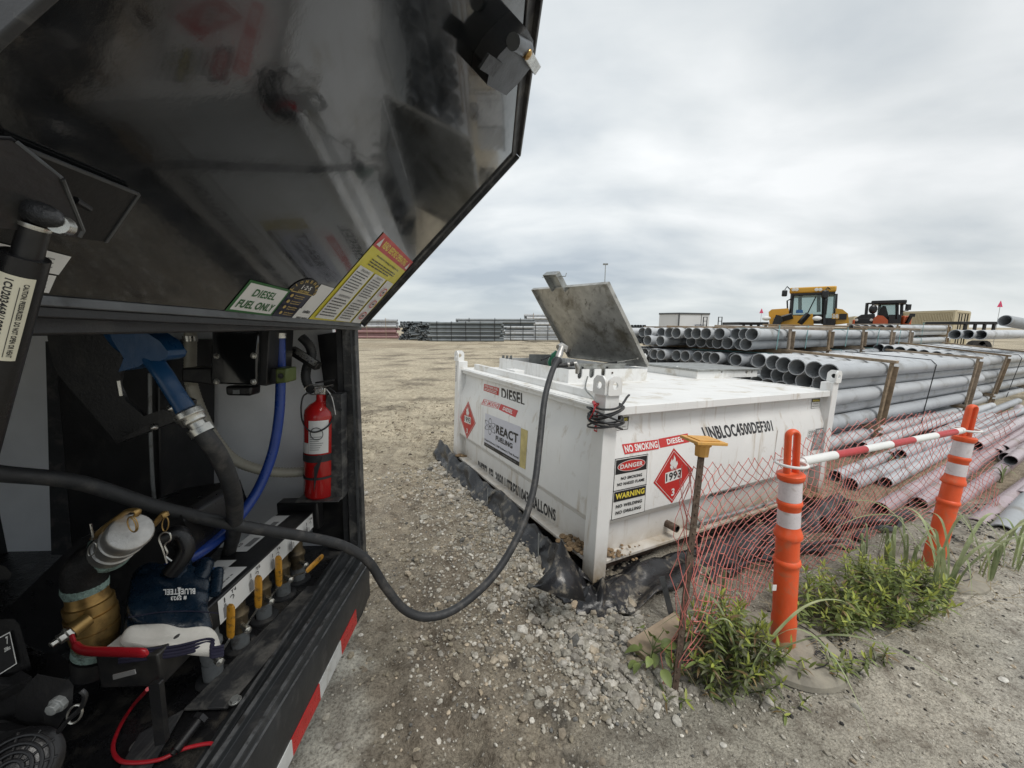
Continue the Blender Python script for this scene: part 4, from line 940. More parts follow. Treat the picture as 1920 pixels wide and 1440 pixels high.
nosmoke2(lg_R,[(1171,852),(1235,841.7),(1233,824),(1165.8,833.3)],[(1237.5,840),(1292.5,829),(1289,812.5),(1234,823)])
def placard(pl,T,R_,B_,L_):
    s=Sheet(*[hitp(x_,y_,*pl) for x_,y_ in (L_,B_,R_,T)]); # corners around diamond: x axis L->B , y axis L->T
    def D(u,v): # u horizontal -1..1, v vertical -1..1 -> sheet coords
        return ((u-v+1)/2,(u+v+1)/2)
    s.poly([(0,0),(1,0),(1,1),(0,1)],m_prR)
    for (w0,w1,m) in ((.045,.955,m_prW),(.058,.942,m_prR)): s.rect(w0,w0,w1,w1,m)
    s.poly([D(-.42,-.17),D(.42,-.17),D(.42,.20),D(-.42,.20)],m_prW)
    def txt(t,u0,v0,u1,v1,m):
        s.k+=1; Vt,Fc=text_geo(t); s.b.add([s.p(*D(u0+(u1-u0)*a,v0+(v1-v0)*c_),s.k) for a,c_ in Vt],Fc,s.mi(m))
    txt('1993',-.38,-.13,.38,.16,m_prK); txt('3',-.08,-.72,.08,-.45,m_prW)
    s.poly([D(*q) for q in ((-.14,.28),(.12,.28),(.2,.4),(.15,.52),(.1,.46),(.08,.62),(.0,.76),(-.02,.62),(-.08,.56),(-.1,.66),(-.2,.5),(-.14,.42),(-.2,.38))],m_prW)
    s.poly([D(-.16,.245),D(.16,.245),D(.16,.262),D(-.16,.262)],m_prW)
    s.build('placard',tank)
placard(mn_L,(878.3,752.5),(892,793.8),(875.8,822.3),(863,781.7)); placard(mn_R,(1263,840),(1298.8,879.6),(1259.6,943.3),(1225,905))
s=sheet(mn_L,(908,834.8),(973.8,874.4),(976.9,800.4),(910.2,774.4)); s.rect(0,0,1,1,m_prLil); s.rect(0,0,1,.11,m_prK)
for r_ in (0,math.pi/3,-math.pi/3): s.ring(.17,.66,.075,.24,.05,m_prK,rot=r_,asp=1.35)
s.ell(.17,.66,.025,.035,m_prK)
s.text('REACT',.36,.55,.95,.80,m_prK); s.text('FUELING',.36,.35,.82,.49,m_prK); s.text('Diesel Delivery | DEF Delivery | Tank Rental',.02,.16,.98,.23,m_prK); s.text('(888) 308-3772',.06,.035,.32,.085,m_prGr); s.text('reactfueling.com',.58,.035,.93,.085,m_prGr); s.build('company_sign',tank)
s=sheet(mn_L,(974.4,874.8),(996.7,886),(1004,813),(977.3,802.5)); s.rect(0,0,.5,1,m_ylw); s.build('sticker_residue',tank)
s=sheet(lo_L,(896.7,890.8),(1042,978.2),(1042,955.8),(896.7,863)); s.text('DIESEL SFL 3950 LITRES/1043 GALLONS',0,0,1,1,m_prK); s.build('lettering',tank)
s=sheet(mn_R,(1145.6,976),(1208,959.4),(1215,850.4),(1153,860.4)); s.rect(0,0,1,1,m_prK); s.rect(.015,.012,.985,.988,m_prW)
s.rect(.03,.74,.97,.975,m_prK); s.ell(.5,.858,.42,.09,m_prW); s.ell(.5,.858,.405,.083,m_prR); s.text('DANGER',.16,.82,.84,.895,m_prW)
s.text('NO SMOKING',.2,.64,.84,.69,m_prK); s.text('NO NAKED FLAME',.1,.55,.92,.60,m_prK); s.rect(0,.475,1,.487,m_prK); s.rect(.03,.30,.97,.462,m_prK); s.text('WARNING',.07,.335,.94,.43,m_prYt); s.text('NO WELDING',.1,.19,.88,.245,m_prK); s.text('NO DRILLING',.1,.085,.86,.14,m_prK); s.build('warning_sign',tank)
for nm,c_ in (('w',[(1140,809),(1176.9,804.8),(1179,780.8),(1141,784)]),('v',[(1520,766.7),(1535.6,765.6),(1537.8,746.7),(1522,747.8)])):
    s=sheet(up_R,*c_); s.rect(0,0,1,1,m_prK); s.rect(.03,.04,.97,.96,m_prW); s.rect(.03,.66,.97,.96,m_prK); s.text('WARNING',.08,.7,.92,.92,m_prYt); s.text('KEEP EMPTY PER',.2,.44,.8,.54,m_prGr); s.text('INSPECTION ONLY',.1,.2,.9,.3,m_prGr); s.build('warning_sign',tank)
s=sheet(lg_R,(1324.4,826.7),(1450,807.8),(1445.6,787.8),(1314,801)); s.text('UNBLOC4500DEF301',0,0,1,1,m_prK); s.build('lettering',tank)
s=sheet(sl_R,(1318,947),(1414,925),(1428,906),(1331,926)); s.text('COMBUSTIBLE LIQUID',0,0,1,1,m_prK); s.build('lettering',tank)
s=sheet(mn_R,(1513,823.5),(1526,821.5),(1529,803.5),(1516,805.5)); s.rect(0,0,1,1,m_prW)
for i_ in range(3):
    for j_ in range(2): s.ring(.2+.3*i_,.3+.4*j_,.1,.13,.2,m_prK,n=10)
s.build('sticker',tank)
s=sheet(mn_R,(1519,845),(1540,842),(1548,801),(1529,804)); s.rect(0,0,1,1,m_prGr); s.text('UNIT',.2,.78,.8,.93,m_prW); s.lines(.12,.1,.88,.7,9,m_prW,5,.3); s.build('data_plate',tank)
s=sheet(mn_R,(1511,870),(1533,866),(1537,850),(1518,853)); s.rect(0,0,1,1,m_prGr); s.build('data_plate',tank)
s=Sheet(tk(.045,-.0,.95),tk(.045,0,1.14),tk(.085,0,1.14),tk(.085,0,.95),.0015); s.text('DCNN',.0,.2,.9,.9,m_prR); s.build('lettering',tank)
s=Sheet(tk(LA-.045,-.0,.95),tk(LA-.045,0,1.14),tk(LA-.02,0,1.14),tk(LA-.02,0,.95),.0015); s.text('DCNN',.0,.2,.9,.9,m_prK); s.build('lettering',tank)
# cable coil on the near post
b=MB(); cc0=tk(PW/2,PW/2,1.075)
coil=thing('cable_coil','black jump cable coiled round the near corner post of the tank','cable',cc0)
for k_ in range(9):
    rr=.088+.016*rng.uniform(-.4,1); tx,ty=rng.normal()*.16,rng.normal()*.16; zc=-.012*k_+.02+rng.normal()*.006
    path=[cc0+Vector((rr*1.05*math.cos(a),rr*math.sin(a),zc+tx*rr*math.cos(a)+ty*rr*math.sin(a)-.02*math.sin(a*.5)**2)) for a in [2*math.pi*i/28 for i in range(29)]]
    b=MB(); b.tube(path,.0056,7,caps=False); b.build('loop',m_rub,coil)
q=[tk(-.01,-.035,1.10),tk(-.045,.02,1.105),tk(-.05,.07,1.125),tk(-.03,.13,1.165),tk(-.01,.165,1.172)]
b=MB(); b.tube(smooth_path([tk(.03,-.04,1.105)]+q),.0065,8); b.build('loose_end',m_rub,coil)
b=MB(); q=[hitp(1102,706,tk(A0-.01,0,0),ta),tk(.35,.14,1.16),tk(.16,.05,1.13),tk(.06,-.03,1.12)]; b.tube(smooth_path(q),.006,7); b.build('lead',m_galv,coil)
b=MB(); b.tube([tk(.075,-.025,1.125),tk(.03,-.05,1.115)],.011,7); b.tube(smooth_path([tk(.03,-.05,1.115),tk(.02,-.07,1.08),tk(.06,-.06,1.03)]),.004,6); b.build('clamp',m_redh,coil)
# ---------------------------------------------------------------- black liner round the tank
def liner():
    # cross-section rows from the top edge down to the ground, path along the left face, round the near corner, along the right face
    path=[]
    for i in range(0,61):
        a=2.75-2.75*i/60; path.append(('L',a))
    path+=[('C',t) for t in np.linspace(.05,.95,16)]
    for i in range(0,71): path.append(('R',3.1*i/70))
    V=[];nr=16
    for i,(kd,p) in enumerate(path):
        for j in range(nr):
            s=j/(nr-1)
            if kd=='L':
                n1=.5*math.sin(p*9+1)+.6*float(pn(np.array([p*3.1]),np.array([2.2]))[0]); flare=.02+.14*math.exp(-(p/.35)**2)
                top=.145-.035*n1+.05*float(pn(np.array([p*7.7]),np.array([1.3]))[0]) -.06*math.exp(-((p-.45)/.25)**2)+.07*math.exp(-((p-.22)/.07)**2) 
                if p>2.3: top+= .05*math.sin((p-2.3)*6)
                b_=-(.015+flare*.6)-s*(.10+.03*n1); z=top*(1-s)**1.2+.008
                a=p; 
                b_+=.035*float(pn(np.array([p*5.3+s]),np.array([s*2.1+4]))[0])*(.3+s)
            elif kd=='C':
                ang=p*math.pi/2; R0=.10+.06*math.sin(ang*2); top=.13-.05*math.sin(p*math.pi)+.03*math.sin(p*17)
                rr=R0+s*(.10+.03*math.sin(p*21)); a=-rr*math.sin(ang); b_=-rr*math.cos(ang); z=top*(1-s)**1.4+.01
            else:
                n1=.5*math.sin(p*6)+.8*float(pn(np.array([p*2.7]),np.array([7.2]))[0]); top=.05+.035*n1
                a=-.02-.09*math.exp(-p/.3)-s*(.20+.07*n1); z=top*(1-s)+.035*math.sin(s*7+p*5)*s+.012*math.sin(p*19+s*3)+.012; b_=p
            q=TA+TR@Vector((b_,a,0)); gz=G(q.x,q.y)
            zz=max(z,-.0)+ (gz if kd!='L' else G(q.x,q.y))
            V.append(Vector((q.x,q.y,zz+.012*float(pn(np.array([q.x*9]),np.array([q.y*9+s*3]))[0]))))
    # inner skirt going back under the tank
    b=MB(); n=len(path); b.add(V,[(i*nr+j,i*nr+j+1,(i+1)*nr+j+1,(i+1)*nr+j) for i in range(n-1) for j in range(nr-1)],0,True)
    inn=[]
    for i in range(n):
        top=V[i*nr]; kd,p=path[i]
        if kd=='L': q=tk(p,.12,.0)
        elif kd=='C': q=tk(.1,.1,0)
        else: q=tk(.14,p,0)
        inn+=[top,(top+q)/2+Vector((0,0,-.03)),Vector((q.x,q.y,G(q.x,q.y)+.012))]
    b.add(inn,[(i*3+j,(i+1)*3+j,(i+1)*3+j+1,i*3+j+1) for i in range(n-1) for j in range(2)],0,True)
    root=thing('ground_liner','crumpled black plastic liner spread under and around the white tank','liner',(TA.x,TA.y,0))
    o=b.build('sheet',m_liner,root); sm=o.modifiers.new('thick','SOLIDIFY'); sm.thickness=.004
    # corner flap sticking out
    f=[hitY(1052,1010,2.02),hitY(1035,1062,1.93),hitY(1000,1100,1.86),hitY(1048,1118,1.80),hitY(1098,1128,1.83),hitY(1086,1078,1.93)]
    c_=sum(f,Vector())/len(f)+Vector((-.01,-.03,.02)); b=MB(); b.add([c_]+f,[(0,i+1,(i+1)%6+1) for i in range(6)],0,False)
    o=b.build('folded_corner',m_liner,root); sm=o.modifiers.new('thick','SOLIDIFY'); sm.thickness=.004
    b=MB(); b.tube([f[2],hitY(1052,1090,1.86),hitY(1050,1085,1.9)],.005,6); b.build('tie',m_liner,root)
    for (x0,y0,x1,y1) in ((852,852,838,898),(915,918,914,950),(1001,995,1009,1045)):
        Pb=ground_at(x1,y1); b=MB(); b.bar(Pb,Pb+Vector((.004,.03,.155)),.035,.006,upv=(1,0,0)); b.build('stake_strip',m_galv,root)
    b=MB(); pb=ground_at(1262,1165); b.bar(pb,pb+Vector((-.05,.06,.22)),.03,.004,upv=(0,1,0)); b.build('metal_strip',m_alu,root)
liner()
b=MB(); q=ground_at(1128,1118); b.box(q+Vector((0,.0,.012)),A2v:=Vector((A2[0],A2[1],0))*.06,Vector((B2[0],B2[1],0))*.045,Vector((0,0,.012)))
tag(b.build('wood_block',m_woodl,None,.003),'small pale wood block under the near corner post of the tank','wood block')
b=MB(); a=ground_at(1192,1232);c=ground_at(1262,1185); b.bar(a+Vector((0,0,.03)),c+Vector((.06,.03,.04)),.11,.03)
tag(b.build('board',m_woodl,None,.003),'pale board end poking out of the gravel behind the net stake','board')
b=MB()
for k in range(9):
    P=[];x0,x1=1300+22*k+rng.uniform(-8,8),0
    p=ground_at(min(1330+k*34,1640),1085-k*9+rng.uniform(-14,14)); d=Vector((rng.uniform(.1,.25),rng.uniform(.04,.12),0))
    b.tube(smooth_path([p+Vector((0,0,.02)),p+d+Vector((0,0,.05)),p+d*2+Vector((.02,-.05,.02)),p+d*3+Vector((0,0,.025))],5),[.02+.01*math.sin(i) for i in range(16)],7)
tag(b.build('liner_folds',m_liner,None),'rucked black sheet folds on the wet soil behind the orange net','plastic sheet')
# corrugated black pipe running behind the net
b=MB(); pp=smooth_path([hitY(1545,975,3.0),hitY(1600,985,3.0),hitY(1660,1000,2.95),hitY(1700,985,3.05)],12)
for p in pp: p.z=max(p.z-.02,G(p.x,p.y)+.03)
b.tube(pp,[.045+.006*(i%2) for i in range(len(pp))],10); tag(b.build('corrugated_pipe',m_liner,None),'black corrugated pipe between the tank corner and the mauve pipe mouth','pipe')
# ---------------------------------------------------------------- net, stake, delineator posts, bar
def net():
    nodes=[];L_=[0]
    P=[Vector((x,y,0)) for x,y in NETL[1:5]]; P[0]=Vector(((g0:=hitY(1268,1288,1.5)).x+.02,1.53,0))
    path=smooth_path(P,16)
    for i in range(1,len(path)): L_.append(L_[-1]+(path[i]-path[i-1]).length)
    tot=L_[-1]; cw=.088
    nc=int(tot/(cw/2)); rows=30
    def at(u,v):
        # u along 0..tot , v 0..1 height
        i=np.searchsorted(L_,u); i=min(max(i,1),len(path)-1); t_=(u-L_[i-1])/(L_[i]-L_[i-1]); p=path[i-1].lerp(path[i],t_)
        d=(path[i]-path[i-1]).normalized(); nrm=Vector((d.y,-d.x,0))
        H=.96-.06*min(u/1.2,1)-.035*math.sin(u*2.2)+.01*math.sin(u*14)
        gx_=.06*math.sin(u*1.3+.5)*math.sin(v*3.1)+.03*math.sin(u*4+v*5)
        sag=.05*math.sin(v*math.pi*2+u*1.7)*min(u/.6,1)
        pin=math.exp(-u/.10)
        z=H*(v+.03*math.sin(v*math.pi*2)*math.sin(u*1.9))+.012
        jx=.012*float(pn(np.array([u*7]),np.array([v*9]))[0])*4
        off=nrm*(gx_+sag*.4)+d*(.05*math.sin(v*9+u*2)*(1-.6*pin)+jx)
        q=p+off; q.z=z+ (G(q.x,q.y) if v<.5 else -0.02*0)
        lean=(v-.5)*.10*math.exp(-u/.4); q+=d*lean
        return q
    b=MB(); pts={}
    for i in range(nc+1):
        for j in range(rows+1):
            if (i+j)%2==0: pts[(i,j)]=at(i*cw/2,j/rows)
    def strand(p,q,r=.0019):
        m=(p+q)/2+Vector((0,0,-.003)); b.tube([p,m,q],r,4,caps=False)
    for (i,j),p in pts.items():
        for dj in (1,-1):
            k=(i+1,j+dj)
            if k in pts: strand(p,pts[k])
    for (i,j),p in pts.items():
        if rng.uniform()<.9: b.add([p+Vector(v)*.0032 for v in ((1,0,0),(-1,0,0),(0,1,0),(0,-1,0),(0,0,1),(0,0,-1))],[(0,2,4),(2,1,4),(1,3,4),(3,0,4),(2,0,5),(1,2,5),(3,1,5),(0,3,5)],0)
    # bunched net gathered at the stake
    for k in range(7):
        x0=rng.uniform(-.02,.02); pth=[]
        for j in range(14):
            v=j/13; p0=at(.0,v); pth.append(p0+Vector((-.03+.03*math.sin(v*4+k)+x0*.8,.01*math.sin(k*3+v*8),0))+Vector((.02*math.sin(v*21+k*2),0.015*math.cos(v*17+k),0)))
        n0=rng.integers(0,5); b.tube(pth[n0:],.0017,4,caps=False)
    root=thing('safety_net','orange-red diamond mesh safety net strung from the capped stake past both posts','net',(P[0].x,P[0].y,0))
    o=b.build('mesh',m_pinkn,root,kind='stuff')
net()
def stake():
    f=hitY(1266,1288,1.47); f.z=0; t_=hitY(1316,846,1.53)
    r=thing('fence_stake','rusty steel stake with square yellow safety cap at the net end','stake',(f.x,f.y,0))
    d=(t_-f); b=MB()
    b.bar(f,t_,.026,.006,upv=(0,1,0)); b.bar(f+Vector((0,.012,0)),t_+Vector((0,.012,0)),.007,.022,upv=(0,1,0)); b.build('shaft',m_rust,r,.001)
    b=MB(); dn=d.normalized()
    for k in range(26): b.ball(f+d*(k+.5)/26+Vector((0,-.006,0)),.0045,n=3)
    b.build('stud',m_rust,r,kind='stuff')
    b=MB(); b.lathe(t_-dn*.02,dn,[(0,.0),(0,.027),(.042,.029),(.045,.035),(.055,.036),(.06,.0)],8); 
    u=Vector((1,.12,-.03)).normalized(); w_=dn.cross(u).normalized(); u=w_.cross(dn)
    c=t_+dn*.045; b.box(c,u*.064,w_*.064,dn*.006); b.box(c+dn*.008,u*.045,w_*.045,dn*.002); b.build('cap',m_yel,r,.002)
stake()
def delineator(foot,top,lab,hsc=1.):
    d=(top-foot); H=d.length; dn=d/H
    r=thing('delineator_post',lab,'traffic post',foot,'orange delineator posts holding the striped bar')
    s=H/1.09
    prof=[(0,.050),(.12,.051),(.19,.052),(.205,.048),(.48,.049),(.505,.049),(.512,.054),(.522,.056),(.534,.054),(.541,.048),(.655,.047),(.66,.055),(.672,.058),(.683,.055),(.692,.053),(.702,.049),(.725,.045),(.83,.045),(.835,.049),(.846,.051),(.857,.049),(.862,.044),(.965,.044),(.97,.051),(.985,.055),(.997,.055),(1.004,.048),(1.006,.0)]
    k=1.09/1.19
    b=MB(); b.lathe(foot,dn,[(t_*.885*s*1.0,q*s) for t_,q in prof],28); b.build('post',m_orange,r)
    for (z0,z1) in ((.725,.83),(.862,.965)):
        b=MB(); b.lathe(foot,dn,[(z0*.885*s,.0458*s),(z1*.885*s,.0448*s)],28); b.build('reflective_band',m_bandw,r)
    # loop handle
    u=Vector((1,.1,0)); u=(u-dn*u.dot(dn)).normalized(); w_=dn.cross(u).normalized()
    base=foot+dn*(.885*s); hh=H-.885*s
    ax=(Vector((.1,-.99,0))); ax=(ax-dn*ax.dot(dn)).normalized(); bx_=dn.cross(ax).normalized()
    P=[base+bx_*.0215]+[base+dn*(hh-.033)+ (bx_*math.cos(t_)+dn*math.sin(t_))*.0215 for t_ in [math.pi*i/10 for i in range(11)]]+[base-bx_*.0215]
    b=MB(); b.tube(P,.0115,12,flat=1.5,upv=bx_); b.build('handle',m_orange,r)
    return foot+dn*(.885*s+.035),r
f1=ground_at(1467,1218);t1=hitY(1487,804,f1.y+.0)
f2=ground_at(1745,1068);t2=hitY(1825,758,f2.y+.02)
j1,r1=delineator(f1,t1,'near upright orange post with two white bands, foot among the bushes')
j2,r2=delineator(f2,t2,'far orange post leaning right, its foot hidden by tall grass')
b=MB(); q=hitY(1452,1102,f1.y-.055); b.box(q,(.018,.002,.028)); b.build('label_tag',m_prW,r1)
def pbase(f,lab,r0):
    r=thing('post_base',lab,'post base',(f.x,f.y,f.z)); b=MB(); b.lathe(f+Vector((0,0,-.01)),(0,0,1),[(0,r0),(.022,r0*.98),(.034,r0*.9),(.044,r0*.35),(.05,.0)],40); b.build('disc',m_basem,r)
    n=14; rr=r0*.68; b=MB()
    s=Sheet(*[f+Vector(v) for v in ((0,0,.043),(1,0,.043),(1,1,.043),(0,1,.043))]); s.n=Vector((0,0,1)); word='CORTINA'; mats=[]
    pth=[f+Vector((rr*math.cos(a),rr*math.sin(a),.0415)) for a in np.linspace(-1.5,1.4,26)]; b.tube(pth,.0026,5)
    for i,chh in enumerate(word):
        a=-.85+i*.17; Vt,Fc=text_geo(chh); c_=Vector((math.cos(a),math.sin(a),0)); tn=Vector((-math.sin(a),math.cos(a),0))
        o=f+c_*(rr*.78)+Vector((0,0,.0395)); w_=.020 if chh!='I' else .006
        b.add([o+tn*((q[0]-.5)*w_)+c_*((q[1]-.5)*.040) for q in Vt],Fc,0)
    b.build('moulded_lettering',m_plas,r)
m_basem=M('dusty_rubber_base',(.24,.22,.18),.9,0,.2,12,bump=.5,dirt=((.30,.275,.22),.5,10))
pbase(f1+Vector((.02,-.0,.012)),'dusty round rubber base with moulded letters under the near orange post',.235)
pbase(f2,'partly buried round rubber base under the leaning orange post',.25)
def bar():
    d=(j2-j1); Lg=d.length; dn=d/Lg; r=thing('retractable_bar','red and white striped bar hooked between the two orange posts','barrier bar',j1)
    upv=Vector((0,0,1)); off=Vector((0,0,.012))
    a=j1+dn*.075+off; e=j2-dn*.06+off
    n=9; 
    segs=[(0,.16,'w'),(.16,.325,'r'),(.325,.48,'w'),(.48,.625,'r'),(.625,.79,'w'),(.79,.94,'r'),(.94,1.0,'w')]
    for (s0,s1,c_) in segs:
        b=MB(); rr=.0205 if s0==0 else .0185; b.lathe(a+(e-a)*s0,dn,[(0,0),(0,rr),((s1-s0)*(e-a).length,rr),((s1-s0)*(e-a).length,0)],18)
        b.build('stripe',m_prW if c_=='w' else m_redb,r)
    for c_,sg in ((j1,1),(j2,-1)):
        b=MB(); rr=.060; pth=[c_+Vector((rr*math.cos(t_),rr*math.sin(t_)*1.0,.012+.0*math.sin(t_))) for t_ in [2*math.pi*i/28 for i in range(29)]]; b.tube(pth,.0065,8,caps=False,upv=(0,0,1)); b.build('hook_ring',m_prW,r)
        b=MB(); q=c_+dn*sg*.06+off; b.tube([q,q+dn*sg*.02,q+dn*sg*.035],[.008,.02,.0215],12,flat=.9); b.build('end_cap',m_prW,r)
m_redb=M('red_bar_sleeve',(.42,.03,.035),.35,0,.08,20)
bar()
# ---------------------------------------------------------------- plants
def leaf_mesh(name,Lg,W,mat,n=4,droop=.35,fold=.25,base=.15):
    b=MB(); vs=[]
    for i in range(n+1):
        s=i/n; w_=W*math.sin(math.pi*min(1,(s*.86+.12)))**.9*(1 if i<n else 0); x=Lg*s; z=-droop*Lg*s*s+.0
        vs+=[(x,-w_,z+fold*w_),(x,0,z),(x,w_,z+fold*w_)]
    fs=[]
    for i in range(n): fs+=[(i*3,i*3+3,i*3+4,i*3+1),(i*3+1,i*3+4,i*3+5,i*3+2)]
    b.add(vs,fs,0,True); return b.mesh(name,mat)
lm=[leaf_mesh('leaf_blade',L_,w_,m_,4,dr) for (L_,w_,m_,dr) in ((.056,.0062,m_leaf,.35),(.044,.0056,m_leaf,.15),(.048,.0052,m_leafy,-.1),(.038,.005,m_leafy,.1),(.054,.0065,m_leafd,.5),(.044,.006,m_leafd,.3),(.046,.005,m_leafb,.6))]
def bush(cx,cy,rx,ry,H,nst,label,group,seed,dusty=.25,maxleaf=240,young=.3,sc=1.):
    R_=random.Random(seed); z0=G(cx,cy); r=thing('bush',label,'bush',(cx,cy,z0),group)
    stems=MB(); extra=MB(); cand=[]
    for s in range(nst):
        a=R_.uniform(0,2*math.pi); q=math.sqrt(R_.random()); bx_=cx+rx*q*math.cos(a)*.55;by=cy+ry*q*math.sin(a)*.55
        h=H*(1-.45*q*q)*R_.uniform(.62,1.08); tx=bx_+(bx_-cx)*.95+R_.uniform(-.03,.03);ty=by+(by-cy)*.95+R_.uniform(-.03,.03)
        b0=Vector((bx_,by,G(bx_,by)-.01));t0=Vector((tx,ty,z0+h)); mid=(b0+t0)/2+Vector((R_.uniform(-.02,.02),R_.uniform(-.02,.02),h*.08))
        pth=smooth_path([b0,mid,t0],8); stems.tube(pth,[.0022*(1-.6*i/len(pth)) for i in range(len(pth))],5)
        nl=int(h*R_.uniform(125,160)*sc); ph=R_.uniform(0,6)
        for k in range(nl):
            f=.12+.88*(k+.5)/nl; i=min(int(f*(len(pth)-1)),len(pth)-2); p=pth[i].lerp(pth[i+1],f*(len(pth)-1)-i)
            az=ph+k*2.4; el=R_.uniform(-.1,.5)+(.75 if f>.9 else 0)
            top=f>.86
            li=R_.choice((2,3)) if (top and R_.random()<.8) or R_.random()<young*f*.6 else (R_.choice((4,5)) if (R_.random()<dusty*(1.6-f*1.4)) else R_.choice((0,1)))
            if R_.random()<.05+.10*(1-f): li=6
            cand.append((p,az,el,li,R_.uniform(.7,1.15)*(1.0 if f>.3 else .85)))
    # those nearest the camera become parts
    cand.sort(key=lambda c:(c[0]-CP).length-.25*c[0].z)
    for n_,(p,az,el,li,s_) in enumerate(cand):
        Mx=Matrix.Translation(p)@Matrix.Rotation(az,4,'Z')@Matrix.Rotation(-el,4,'Y')@Matrix.Rotation(R_.uniform(-.5,.5),4,'X')@Matrix.Scale(s_,4)
        if n_<maxleaf:
            o=bpy.data.objects.new('leaf',lm[li]); COL.objects.link(o); o.parent=r; o.matrix_local=Matrix.Translation(-Vector(r.location))@Mx
        else:
            m_=lm[li]; mi={m_leaf:0,m_leafy:1,m_leafd:2,m_leafb:3}[m_.materials[0]]
            extra.add([Mx@v.co for v in m_.vertices],[tuple(q.vertices) for q in m_.polygons],mi,True)
    stems.build('stem',m_stem,r,kind='stuff')
    if extra.v: extra.build('foliage',[m_leaf,m_leafy,m_leafd,m_leafb],r,kind='stuff')
BG='leafy bushes growing along the net'
g1=hitz(1352,1265,0); bush(g1.x,g1.y,.26,.17,.34,54,'dusty green bush at the stake foot, left of the near orange post',BG,1,.5,300)
g1=hitz(1640,1150,0); bush(g1.x,g1.y,.38,.20,.34,60,'broad bright green bush between the two orange posts',BG,2,.15,300,.55)
g1=hitz(1540,1165,0); bush(g1.x,g1.y,.26,.17,.24,36,'low green bush directly right of the near orange post',BG,3,.2,220,.5)
g1=hitz(1735,1115,0); bush(g1.x,g1.y,.16,.10,.20,15,'bush tuft at the foot of the leaning orange post',BG,4,.25,160,.4)
def small_weed(px_,py_,H,n,label,seed):
    p=ground_at(px_,py_); bush(p.x,p.y,.05+.02*n/4,.04,H,n,label,'small weeds on the road edge',seed,.6,80,.3)
for i,(x_,y_,h,n,l) in enumerate([(1556,1268,.13,5,'small weed right of the near post base, nearer one'),(1592,1262,.10,5,'small weed beside the taller one right of the near base'),(1645,1240,.09,4,'rightmost small weed below the broad bush'),(1498,1275,.10,3,'short weed in front of the near post base'),(1478,1330,.06,3,'flattened weed on the road in front of the near post'),(1262,1322,.05,3,'tiny weed in front of the stake foot'),(1340,1312,.08,4,'broad-leaved sprout under the left bush front')]):
    small_weed(x_,y_,h,n,l,40+i)
def broad_weed(px_,py_,label):
    p=ground_at(px_,py_); r=thing('weed',label,'weed',p); me1=leaf_mesh('broad_leaf',.075,.028,m_leaf,5,.5,.3); R_=random.Random(3)
    b=MB()
    for k in range(17):
        a=k*2.4; l=R_.uniform(.03,.10); zz=R_.uniform(.03,.14); q=p+Vector((l*math.cos(a),l*math.sin(a),zz)); b.tube(smooth_path([p,p+Vector((0,0,zz*.7)),q],4),.0018,5)
        o=bpy.data.objects.new('leaf',me1); COL.objects.link(o); o.parent=r; o.location=q-p; o.rotation_euler=(R_.uniform(-.4,.4),R_.uniform(-.3,.4),a); s=R_.uniform(.5,1.); o.scale=(s,s,s)
    b.build('stem',m_stem,r)
broad_weed(1222,1250,'broad-leaved weed growing out of the gravel left of the stake')
def grass_clump(px_,py_,blades,label,seed,Hs=(.3,.6),W=.008,bend=1.,group='tall grass clumps along the net',spread=.6):
    p=ground_at(px_,py_); r=thing('grass_clump',label,'grass',p,group); R_=random.Random(seed)
    for k in range(blades):
        a=R_.uniform(0,2*math.pi); H=R_.uniform(*Hs); d=Vector((math.cos(a),math.sin(a)*.7,0)); sp=R_.uniform(.15,spread)*H*bend; s0=Vector((R_.uniform(-.03,.03),R_.uniform(-.03,.03),0))
        curl=R_.uniform(.0,.5)
        P=[s0,s0+Vector((0,0,H*.5))+d*sp*.15,s0+Vector((0,0,H*.9))+d*sp*.55,s0+Vector((0,0,H*(.98-curl*.3)))+d*sp*1.0,s0+Vector((0,0,H*(.85-curl)))+d*sp*1.45]
        pth=smooth_path(P,5); n=len(pth); sd_=Vector((-d.y,d.x,0)).normalized(); b=MB(); vs=[]
        for i,q in enumerate(pth):
            t_=i/(n-1); w_=W*.55*(.45+1.1*math.sin(math.pi*min(1,t_*.9+.08)))*(1-t_**3)*R_.uniform(.9,1.1); vs+=[q-sd_*w_+Vector((0,0,w_*.4)),q,q+sd_*w_+Vector((0,0,w_*.4))]
        fs=[]
        for i in range(n-1): fs+=[(i*3,i*3+3,i*3+4,i*3+1),(i*3+1,i*3+4,i*3+5,i*3+2)]
        b.add(vs,fs,0,True); b.build('blade',m_grass,r,local=True)
grass_clump(1662,1110,7,'upright grass clump rising from the middle of the broad bush',1,(.25,.45),.010,.5)
grass_clump(1752,1150,9,'tallest grass clump arching in front of the leaning orange post',2,(.38,.62),.010,1.1,spread=.9)
grass_clump(1775,1120,7,'second grass clump with wide blades right of the leaning post',3,(.3,.58),.009,1.2,spread=.9)
grass_clump(1850,1085,8,'grass clump between the leaning post and the right edge',4,(.2,.42),.009,1.2,spread=1.)
grass_clump(1905,1070,7,'grass clump at the right edge of the picture',5,(.2,.38),.009,1.2,spread=1.)
grass_clump(1392,1300,6,'long thin grass rising through the left bush, one blade crossing the near post',6,(.35,.55),.008,1.3,spread=1.1)
grass_clump(1345,1200,5,'short grass inside the left bush beside the stake',7,(.3,.45),.008,.8)
grass_clump(1610,1075,6,'dry grass behind the net left of the broad bush',8,(.2,.35),.007,1.3)
grass_clump(1700,1090,6,'grass tuft behind the net near the leaning post',9,(.2,.4),.008,1.2)
grass_clump(1680,880,5,'tuft of grass growing between the loose pipes behind the net',10,(.12,.22),.012,1.2)
grass_clump(1880,905,6,'grass tuft among the mauve pipes at right',11,(.12,.22),.012,1.2)

